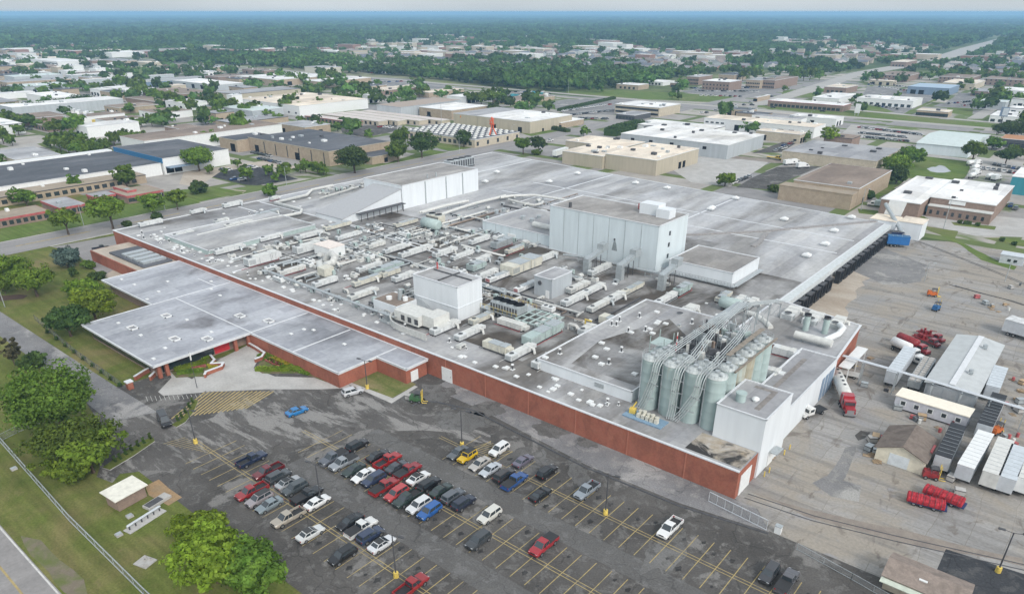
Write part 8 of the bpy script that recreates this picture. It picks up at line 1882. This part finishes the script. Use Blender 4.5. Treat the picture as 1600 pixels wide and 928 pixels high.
# hedges and planting, each one clipped mass
def hedge(name, label, px, w, h, mat, leaf=.22, dens=26, cat='hedge', z=0):
    P = [at(*p) for p in px]; r = random.Random(len(label)); vs, fs, tint = [], [], []
    for p, q in zip(P, P[1:]):
        L = math.dist(p, q)
        for k in range(int(L*dens*w)):
            s = r.random(); o = r.uniform(-w/2,w/2); d = Vector((q[0]-p[0], q[1]-p[1])).normalized()
            c = Vector((p[0]+(q[0]-p[0])*s-d.y*o, p[1]+(q[1]-p[1])*s+d.x*o, z + h*(1-(2*o/w)**4*.4)*r.uniform(.55,1.05)))
            n = Vector((r.gauss(0,.6), r.gauss(0,.6), 1)).normalized(); t = n.cross(Vector((r.gauss(0,1), r.gauss(0,1), 0))).normalized(); b = n.cross(t); sz = leaf*r.uniform(.7,1.3); i = len(vs)
            vs += [tuple(c-t*sz), tuple(c-b*sz*.6), tuple(c+t*sz), tuple(c+b*sz*.6)]; fs.append((i,i+1,i+2,i+3)); tint.append(min(1,max(0,r.gauss(.5,.25))))
        m = MB(); d = Vector((q[0]-p[0], q[1]-p[1])).normalized(); n_ = Vector((-d.y, d.x))*w*.42
        m.prism([(p[0]-n_.x,p[1]-n_.y),(q[0]-n_.x,q[1]-n_.y),(q[0]+n_.x,q[1]+n_.y),(p[0]+n_.x,p[1]+n_.y)], z, z+h*.78); i = len(vs); vs += m.v
        for f in m.f: fs.append(tuple(i+g for g in f)); tint.append(.4)
    ox, oy = P[0]; me = bpy.data.meshes.new(name); me.from_pydata([(a-ox,b-oy,c) for a,b,c in vs], [], fs); me.materials.append(mat); me.attributes.new('tint','FLOAT','FACE').data.foreach_set('value', tint)
    o = bpy.data.objects.new(name, me); COL.objects.link(o); o.location = (ox, oy, 0); return tag(o, label, cat)
hedge('hedge', 'bright green hedge left of the entrance under the dark glass', [(268,573),(295,564),(328,556)], 3.0, .9, m_leaf_b)
hedge('hedge', 'middle green hedge row between the two left entrance hedges', [(272,579),(300,572),(322,566)], 2.2, .8, m_leaf_b)
hedge('hedge', 'low mixed green planting filling the right entrance bed', [(412,552),(440,566),(490,582)], 4.5, .5, m_leaf_m, dens=16)
hedge('hedge', 'lower green hedge row above the dark kerb left of the entrance', [(277,584),(318,579)], 1.8, .7, m_leaf_m)
hedge('hedge', 'long green hedge along the brick wall right of the entrance', [(410,536),(470,562),(524,592)], 2.4, 1.0, m_leaf_b)
hedge('hedge', 'green hedge along the plaza edge right of the entrance', [(400,578),(440,578),(480,577),(500,586)], 2.0, .8, m_leaf_b)
hedge('flower_bed', 'yellow flowering bed in the brick planter', [(325,574),(343,570)], 2.2, .7, m_leaf_y, cat='flower bed')
hedge('flower_bed', 'yellow-green flowering bed in the right planting bed', [(430,558),(455,570)], 3.0, .6, m_leaf_y, dens=14, cat='flower bed')
hedge('flower_bed', 'red and pink flower bed in the middle of the right planting bed', [(418,562),(440,572)], 2.0, .5, make_leaf('red_blossom', (.30,.05,.05), (.45,.16,.16), .1), .2, 12, cat='flower bed')
hedge('flower_bed', 'red flower bed at the foot of the left entrance hedge', [(300,577),(322,572)], 1.2, .5, bpy.data.materials['red_blossom'], .2, 12, cat='flower bed')
hedge('hedge', 'clipped dark hedge on the green by the tan panelled warehouse', [(830,201),(850,200),(888,207)], 5, 2.6, m_leaf_d, .4, 8)
hedge('hedge', 'tall dense hedge along the avenue left of the white-roofed grey warehouse', [(953,213),(975,206),(1001,200)], 11, 6, m_leaf_d, .6, 5)
hedge('hedge', 'clipped dark hedge in the far left, before the white roof', [(13,178),(45,177),(76,176)], 14, 8, m_leaf_d, .8, 3)
hedge('hedge', 'dark tall hedge right of the grey end wall at the left', [(115,166),(128,166),(145,167)], 14, 9, m_leaf_d, .8, 3)
hedge('hedge', 'thin hedge row beside the rows of parked cars', [(873,174),(910,166),(960,155)], 4, 2.5, m_leaf_d, .5, 6)
hedge('hedge', 'small hedge on the verge before the brown brick warehouse', [(1505,350),(1517,351)], 2, 1.4, m_leaf_d, .3, 12)
SH = crown_mesh('shrub', 77, .55, .55, .8, 12, 14, .16, m_leaf_d, .9, .7); CN = crown_mesh('small_conifer', 78, .4, .4, 1.0, 12, 14, .15, m_leaf_d, .9, .7)
for i in range(9):
    u, v = 75+i*14.2, 521+i*10.4; x, y = at(u, v); o = bpy.data.objects.new('shrub', SH); COL.objects.link(o); o.location = (x, y, .6); tag(o, 'small dark shrub planted along the dark lawn fence, %s from the top' % ORDS[i], 'shrub', 'shrubs along the lawn fence')
for i, (u, v) in enumerate(((279,660),(285,655),(291,648),(297,640),(302,632),(181,724),(189,720),(198,713),(207,707),(217,700),(226,695),(236,688))):
    x, y = at(u, v); o = bpy.data.objects.new('small_conifer', CN); COL.objects.link(o); o.location = (x, y, 1.0)
    tag(o, 'small dark conifer on the %s kerb island, %s from the %s' % (('curved', ORDS[i], 'bottom') if i < 5 else ('lower', ORDS[i-5], 'left')), 'conifer', 'small conifers on the kerb islands')
for i, (u, v) in enumerate(((1500,349),(1528,353),(1566,377),(1585,383))):
    x, y = at(u, v); o = bpy.data.objects.new('shrub', SH); COL.objects.link(o); o.location = (x, y, .6); o.scale = (2,2,1.5); tag(o, 'low dark shrub on the right hand verge island, %s from the left' % ORDS[i], 'shrub')
# mid-distance trees share a few crowns
MIDC = [crown_mesh('crown', 100+i, 1, 1, .8, 26, 20, .17, m_leaf, .4, .72, .32) for i in range(5)]
MIDT = [trunk_mesh('trunk', 200+i, .55, .06, .5, 4) for i in range(3)]
LOWC = [crown_mesh('crown', 300+i, 1, 1, .85, 13, 9, .30, m_leaf_far, .45, .74, .36) for i in range(4)]
NT = [0]
TREES = []
def tree_mid(x, y, R, label, group, low=False, hr=1.0):
    t = thing('leafy_tree', label, 'tree', (x, y, 0), group, rnd.uniform(0, 6.28)); t.scale = (R, R, R*hr)
    if not low: part('trunk', rnd.choice(MIDT), t)
    part('crown', rnd.choice(LOWC if low else MIDC), t, (0, 0, .98)); TREES.append((x, y, R)); NT[0] += 1
def trees_px(lst, where):
    for u, v, w in lst:
        x, y = at(u, v); e = math.hypot(at(u+w/2, v)[0]-at(u-w/2, v)[0], at(u+w/2, v)[1]-at(u-w/2, v)[1])/2
        tree_mid(x, y, max(2, e), 'leafy tree ' + where, 'trees ' + where, False, rnd.uniform(.85,1.2))
trees_px([(180,204,14),(193,202,16),(208,201,18),(222,199,18),(238,197,18),(253,196,18),(262,192,16)], 'in the row along the side road at the left')
trees_px([(80,232,22),(95,236,24),(108,240,26),(122,243,26),(135,238,24),(90,222,20),(110,228,24),(130,226,20),(150,240,22),(165,236,20),(180,228,22),(196,224,20),(210,222,18),(226,222,16),(120,240,24),(143,245,22)], 'in the thicket behind the long white-rimmed roof')
trees_px([(12,197,26),(34,200,22),(6,225,26),(20,228,18),(64,202,18),(87,212,24),(125,212,32),(44,262,14),(92,248,14),(0,262,20),(30,212,22)], 'around the far left car park')
trees_px([(168,164,16),(185,160,18),(205,178,16),(252,178,16),(275,183,18),(300,176,22),(320,186,20),(345,182,26),(365,178,24),(385,184,22),(400,180,24),(350,190,18),(420,190,22),(438,196,20),(448,178,22),(455,172,24),(470,176,18),(484,174,16),(498,172,18),(520,171,14),(545,166,14),(560,163,16),(572,160,20),(586,162,16),(500,208,16),(512,205,18),(528,206,16),(470,194,14),(577,217,14)], 'in the strip behind the brown and tan roofs')
trees_px([(378,213,34),(390,212,20),(323,226,26),(336,228,18),(328,272,14),(352,274,12),(388,284,24),(420,276,18),(447,276,26),(470,271,16),(478,270,20),(497,272,24),(506,274,18),(430,286,14),(372,262,14)], 'in and around the dark lot with green islands')
trees_px([(655,153,16),(640,151,12),(668,150,14),(700,148,14),(735,162,22),(752,165,26),(770,163,22),(785,162,16),(560,145,12),(555,140,14),(590,135,12),(520,128,18),(505,130,16),(475,132,20),(455,130,18),(440,128,18),(425,128,14),(530,138,16),(545,142,12),(480,138,14)], 'near the office blocks before the wood')
trees_px([(1258,222,16),(1400,158,12),(1372,158,10),(1340,158,14),(1330,162,10),(1225,143,10),(1180,125,20),(1160,127,18),(1240,130,22),(1255,127,16),(1265,126,20),(1280,126,16),(1500,142,14),(1512,140,16),(1530,162,14),(1555,160,26),(1568,165,24),(1590,166,20),(1600,200,24),(1610,205,20),(1520,150,10),(1470,126,16),(1486,124,18),(1508,126,16),(1530,126,18),(1550,128,20),(1575,130,22),(1595,132,20),(1440,124,14),(1452,126,14),(1050,155,12),(1060,157,10),(912,214,16),(1580,244,20),(1600,250,20)], 'between the shops and highways at the right')
trees_px([(300,84,14),(90,147,20),(70,150,18),(50,145,14),(110,146,16),(130,143,18),(150,146,16),(172,142,20),(190,140,22),(210,144,22),(225,150,24),(240,158,24),(255,162,22),(270,166,22),(285,170,20),(215,155,18),(55,122,12),(60,130,14),(75,140,14)], 'in the belt between the far left sheds')
def inpoly(u, v, P):
    c = False; j = len(P)-1
    for i in range(len(P)):
        if (P[i][1] > v) != (P[j][1] > v) and u < (P[j][0]-P[i][0])*(v-P[i][1])/(P[j][1]-P[i][1])+P[i][0]: c = not c
        j = i
    return c
# the nearest trees of the wood as single trees, the rest of the woods as one mass
pts = []
BELTS = [[(0,110),(0,102),(60,100),(112,101),(112,109),(60,114)], [(60,86),(200,76),(240,82),(200,88),(110,92)], [(220,80),(330,72),(470,84),(560,95),(560,112),(400,104),(330,100),(250,98)], [(200,72),(240,60),(480,56),(600,70),(600,80),(330,74)], [(170,108),(210,98),(250,102),(330,110),(320,113),(215,106)], [(860,140),(900,130),(940,128),(1060,122),(1060,130),(960,140)]]
r2 = random.Random(5)
def wood_density(x, y, u, v):
    if v < woodline(u):
        if u < 560 and v > 60:
            return .0065 if any(inpoly(u, v, P) for P in BELTS) else (.0004 if v > 84 else .0016)
        n = grass_n(x, y, .0021) + .5*grass_n(x, y, .006)
        if 560 < u < 1010 and v > 100: return .0085
        n += .5*mnoise.noise(Vector(((x*.77+y*.64)*.0011, (y*.77-x*.64)*.004, 5.1))) if v < 84 else 0; return .0072 if n < -.08 else (.0021 if n < .26 else .0005)
    if d_ok(x, y, u, v): return .0011 if u < 620 else .00055
    return 0
def d_ok(x, y, u, v):
    if v > 215 or math.hypot(x, y) < 430 or (-330 < x < -280) or 608 < y < 668: return False
    if -275 < x < -50 and y < 325: return False
    return not any(a-7 < x < c+7 and b-7 < y < d+7 for a, b, c, d in RECTS) and not any(inpoly(u, v, q) for q, m in LOTS)
cell = 13.0
HG = {}; BG = {}
for a, b in BIG:
    for di in (-1,0,1):
        for dj in (-1,0,1): BG.setdefault((int(a//110)+di, int(b//110)+dj), []).append((a, b))
for a, b in HOUSES: HG.setdefault((int(a//30), int(b//30)), []).append((a, b))
def near_house(x, y):
    q = math.hypot(x, y); x += x/q*9; y += y/q*9; i, j = int(x//30), int(y//30)
    return any((x-a)**2+(y-b)**2 < 17**2 for di in (-1,0,1) for dj in (-1,0,1) for a, b in HG.get((i+di, j+dj), ()))
def in_avenue(u, v):
    return inpoly(u, v, [(1160,168),(1205,168),(1310,136),(1355,118),(1475,100),(1540,80),(1580,62),(1558,58),(1494,74),(1434,93),(1329,111),(1272,130)])
# polar march so that the number of trees follows what one can see
dist = 380.0
while dist < 21000:
    step = 10.5 if dist < 2200 else (15 if dist < 4200 else (34 if dist < 9500 else 120))
    az = -.72
    while az < .72:
        da = step/dist
        d = dist + r2.uniform(-.5,.5)*step; a = az + r2.uniform(-.5,.5)*da; az += da
        ang = YAW - a; x, y = -math.sin(ang)*d, math.cos(ang)*d
        u, v = seen(x, y)
        if v > 216 or u < -120 or u > 1720: continue
        p = wood_density(x, y, u, v)*step*step
        if dist > 4200: p = .9 if mnoise.noise(Vector(((x*.77+y*.64)*.0007, (y*.77-x*.64)*.0019, 1.3))) + .5*grass_n(x, y, .004) < .02 else .07
        if r2.random() > p: continue
        if d < 7000 and (near_house(x, y) or in_avenue(u, v)): continue
        if d > 600 and any(abs(x-a) < 55 and abs(y-b) < 48 for a, b in BG.get((int(x//110), int(y//110)), ())): continue
        R = r2.uniform(4.2,7.6) if dist < 2200 else (r2.uniform(6,11) if dist < 4200 else (r2.uniform(14,26) if dist < 9500 else r2.uniform(40,85)))
        pts.append((d, x, y, R, dist))
    dist += step
pts.sort()
ind = max(0, 296-NT[0])
wood_first = [p for p in pts[:6000] if 540 < seen(p[1], p[2])[0] < 1640][:ind]
firsts = set(id(p) for p in wood_first)
for d, x, y, R, dd in wood_first: tree_mid(x, y, R, 'leafy tree at the near edge of the wide wood', 'trees at the near edge of the wide wood', True, r2.uniform(.85,1.2))
rest = [p for p in pts if id(p) not in firsts]
me = bpy.data.meshes.new('woods'); me.from_pydata([(x, y, R*(.85 if dd < 4200 else (.30 if dd < 9500 else .08))) for d, x, y, R, dd in rest], [], [])
for nm, ty, data in (('size','FLOAT',[p[3] for p in rest]), ('turn','FLOAT',[r2.uniform(0,6.28) for _ in rest]), ('hgt','FLOAT',[(r2.uniform(.8,1.15) if p[4] < 4200 else (r2.uniform(.32,.5) if p[4] < 9500 else .14)) for p in rest]), ('pick','INT',[r2.randrange(4) for _ in rest])):
    me.attributes.new(nm, ty, 'POINT').data.foreach_set('value', data)
wo = bpy.data.objects.new('woods', me); COL.objects.link(wo); tag(wo, 'wide green woods and suburban tree cover reaching to the hazy horizon', 'woods', kind='stuff')
me.materials.append(m_leaf_far)
low_objs = []
for i in range(4):
    for o in COL.objects:
        if o.data is LOWC[i]: low_objs.append(o); break
ng = bpy.data.node_groups.new('woods_scatter', 'GeometryNodeTree')
ng.interface.new_socket('Geometry', in_out='INPUT', socket_type='NodeSocketGeometry'); ng.interface.new_socket('Geometry', in_out='OUTPUT', socket_type='NodeSocketGeometry')
gi, go = ng.nodes.new('NodeGroupInput'), ng.nodes.new('NodeGroupOutput')
ip = ng.nodes.new('GeometryNodeInstanceOnPoints'); jn = ng.nodes.new('GeometryNodeJoinGeometry')
def nattr(n, ty):
    a = ng.nodes.new('GeometryNodeInputNamedAttribute'); a.data_type = ty; a.inputs['Name'].default_value = n; return a.outputs[0]
for o in reversed(low_objs):
    oi = ng.nodes.new('GeometryNodeObjectInfo'); oi.inputs['Object'].default_value = o; oi.inputs['As Instance'].default_value = True; ng.links.new(oi.outputs['Geometry'], jn.inputs[0])
cx_ = ng.nodes.new('ShaderNodeCombineXYZ'); ng.links.new(nattr('turn','FLOAT'), cx_.inputs[2])
sx_ = ng.nodes.new('ShaderNodeCombineXYZ'); mh = ng.nodes.new('ShaderNodeMath'); mh.operation = 'MULTIPLY'; sz = nattr('size','FLOAT'); ng.links.new(sz, mh.inputs[0]); ng.links.new(nattr('hgt','FLOAT'), mh.inputs[1])
ng.links.new(sz, sx_.inputs[0]); ng.links.new(sz, sx_.inputs[1]); ng.links.new(mh.outputs[0], sx_.inputs[2])
ip.inputs['Pick Instance'].default_value = True; ng.links.new(nattr('pick','INT'), ip.inputs['Instance Index'])
ng.links.new(gi.outputs[0], ip.inputs['Points']); ng.links.new(jn.outputs[0], ip.inputs['Instance']); ng.links.new(cx_.outputs[0], ip.inputs['Rotation']); ng.links.new(sx_.outputs[0], ip.inputs['Scale']); ng.links.new(ip.outputs[0], go.inputs[0])
md = wo.modifiers.new('scatter', 'NODES'); md.node_group = ng
print('trees single', NT[0], 'in woods', len(rest))
# ================================================================ air, sky, sun, camera
hz = MB(); hz.box(-26500,-3500,-1.2,16500,26500,79.5)
hm = bpy.data.materials.new('haze'); hm.use_nodes = True; nt = hm.node_tree; nt.nodes.remove(nt.nodes['Principled BSDF'])
pv = nt.nodes.new('ShaderNodeVolumePrincipled'); pv.inputs['Color'].default_value = (.36,.63,.92,1); pv.inputs['Density'].default_value = 1.5e-4; pv.inputs['Anisotropy'].default_value = 0.0
nt.links.new(pv.outputs[0], nt.nodes['Material Output'].inputs['Volume'])
tag(hz.build('haze', hm), 'thin bluish haze filling the air to the horizon', 'haze', kind='stuff')
w = bpy.data.worlds.new('World'); scene.world = w; w.use_nodes = True; nt = w.node_tree
bg = nt.nodes['Background']; sk = nt.nodes.new('ShaderNodeTexSky'); sk.sky_type = 'NISHITA'; sk.sun_disc = False
EL, AZ = R_(38), R_(112)     # sun azimuth measured from +Y toward +X
sk.sun_elevation = EL; sk.sun_rotation = AZ; sk.air_density = 1.0; sk.dust_density = 4.0; sk.ozone_density = 1.5
hs = nt.nodes.new('ShaderNodeHueSaturation'); hs.inputs['Saturation'].default_value = .35; nt.links.new(sk.outputs[0], hs.inputs['Color']); 
ov = nt.nodes.new('ShaderNodeMix'); ov.data_type = 'RGBA'; ov.blend_type = 'ADD'; ov.inputs[0].default_value = 1.0
tc = nt.nodes.new('ShaderNodeTexCoord'); mp = nt.nodes.new('ShaderNodeMapping'); mp.inputs['Scale'].default_value = (1.2,1.2,7); nz = nt.nodes.new('ShaderNodeTexNoise'); nz.inputs['Scale'].default_value = 2.2; nz.inputs['Detail'].default_value = 6
nt.links.new(tc.outputs['Generated'], mp.inputs[0]); nt.links.new(mp.outputs[0], nz.inputs['Vector'])
cr_ = nt.nodes.new('ShaderNodeValToRGB'); cr_.color_ramp.elements[0].position = .3; cr_.color_ramp.elements[0].color = (.43,.475,.505,1); cr_.color_ramp.elements[1].position = .7; cr_.color_ramp.elements[1].color = (.53,.575,.605,1)
nt.links.new(nz.outputs['Fac'], cr_.inputs[0]); ml = nt.nodes.new('ShaderNodeVectorMath'); ml.operation = 'SCALE'; ml.inputs['Scale'].default_value = 10.2; nt.links.new(cr_.outputs[0], ml.inputs[0])
nt.links.new(hs.outputs[0], ov.inputs[6]); nt.links.new(ml.outputs[0], ov.inputs[7]); nt.links.new(ov.outputs[2], bg.inputs['Color'])
bg.inputs['Strength'].default_value = .12
sl = bpy.data.lights.new('sun', 'SUN'); sl.energy = 1.45; sl.angle = R_(10); sl.color = (1.0,.965,.92)
so = bpy.data.objects.new('sun', sl); COL.objects.link(so)
d = Vector((math.sin(AZ)*math.cos(EL), math.cos(AZ)*math.cos(EL), math.sin(EL))); so.rotation_euler = d.to_track_quat('Z', 'Y').to_euler(); so.location = (0,0,300)
cam = bpy.data.cameras.new('camera'); cam.sensor_width = 36; cam.lens = 36*F/1600; cam.shift_y = (CY-464)/1600; cam.clip_start = 1; cam.clip_end = 60000
co = bpy.data.objects.new('camera', cam); COL.objects.link(co); co.location = (0,0,H); co.rotation_euler = (math.pi/2-PITCH, 0, YAW); scene.camera = co
scene.render.engine = 'CYCLES'
vs = scene.view_settings; vs.view_transform = 'Standard'; vs.look = 'None'; vs.gamma = 1; vs.use_curve_mapping = False; vs.exposure = -0.12
scene.cycles.volume_bounces = 1; scene.cycles.max_bounces = 5; scene.cycles.transparent_max_bounces = 12
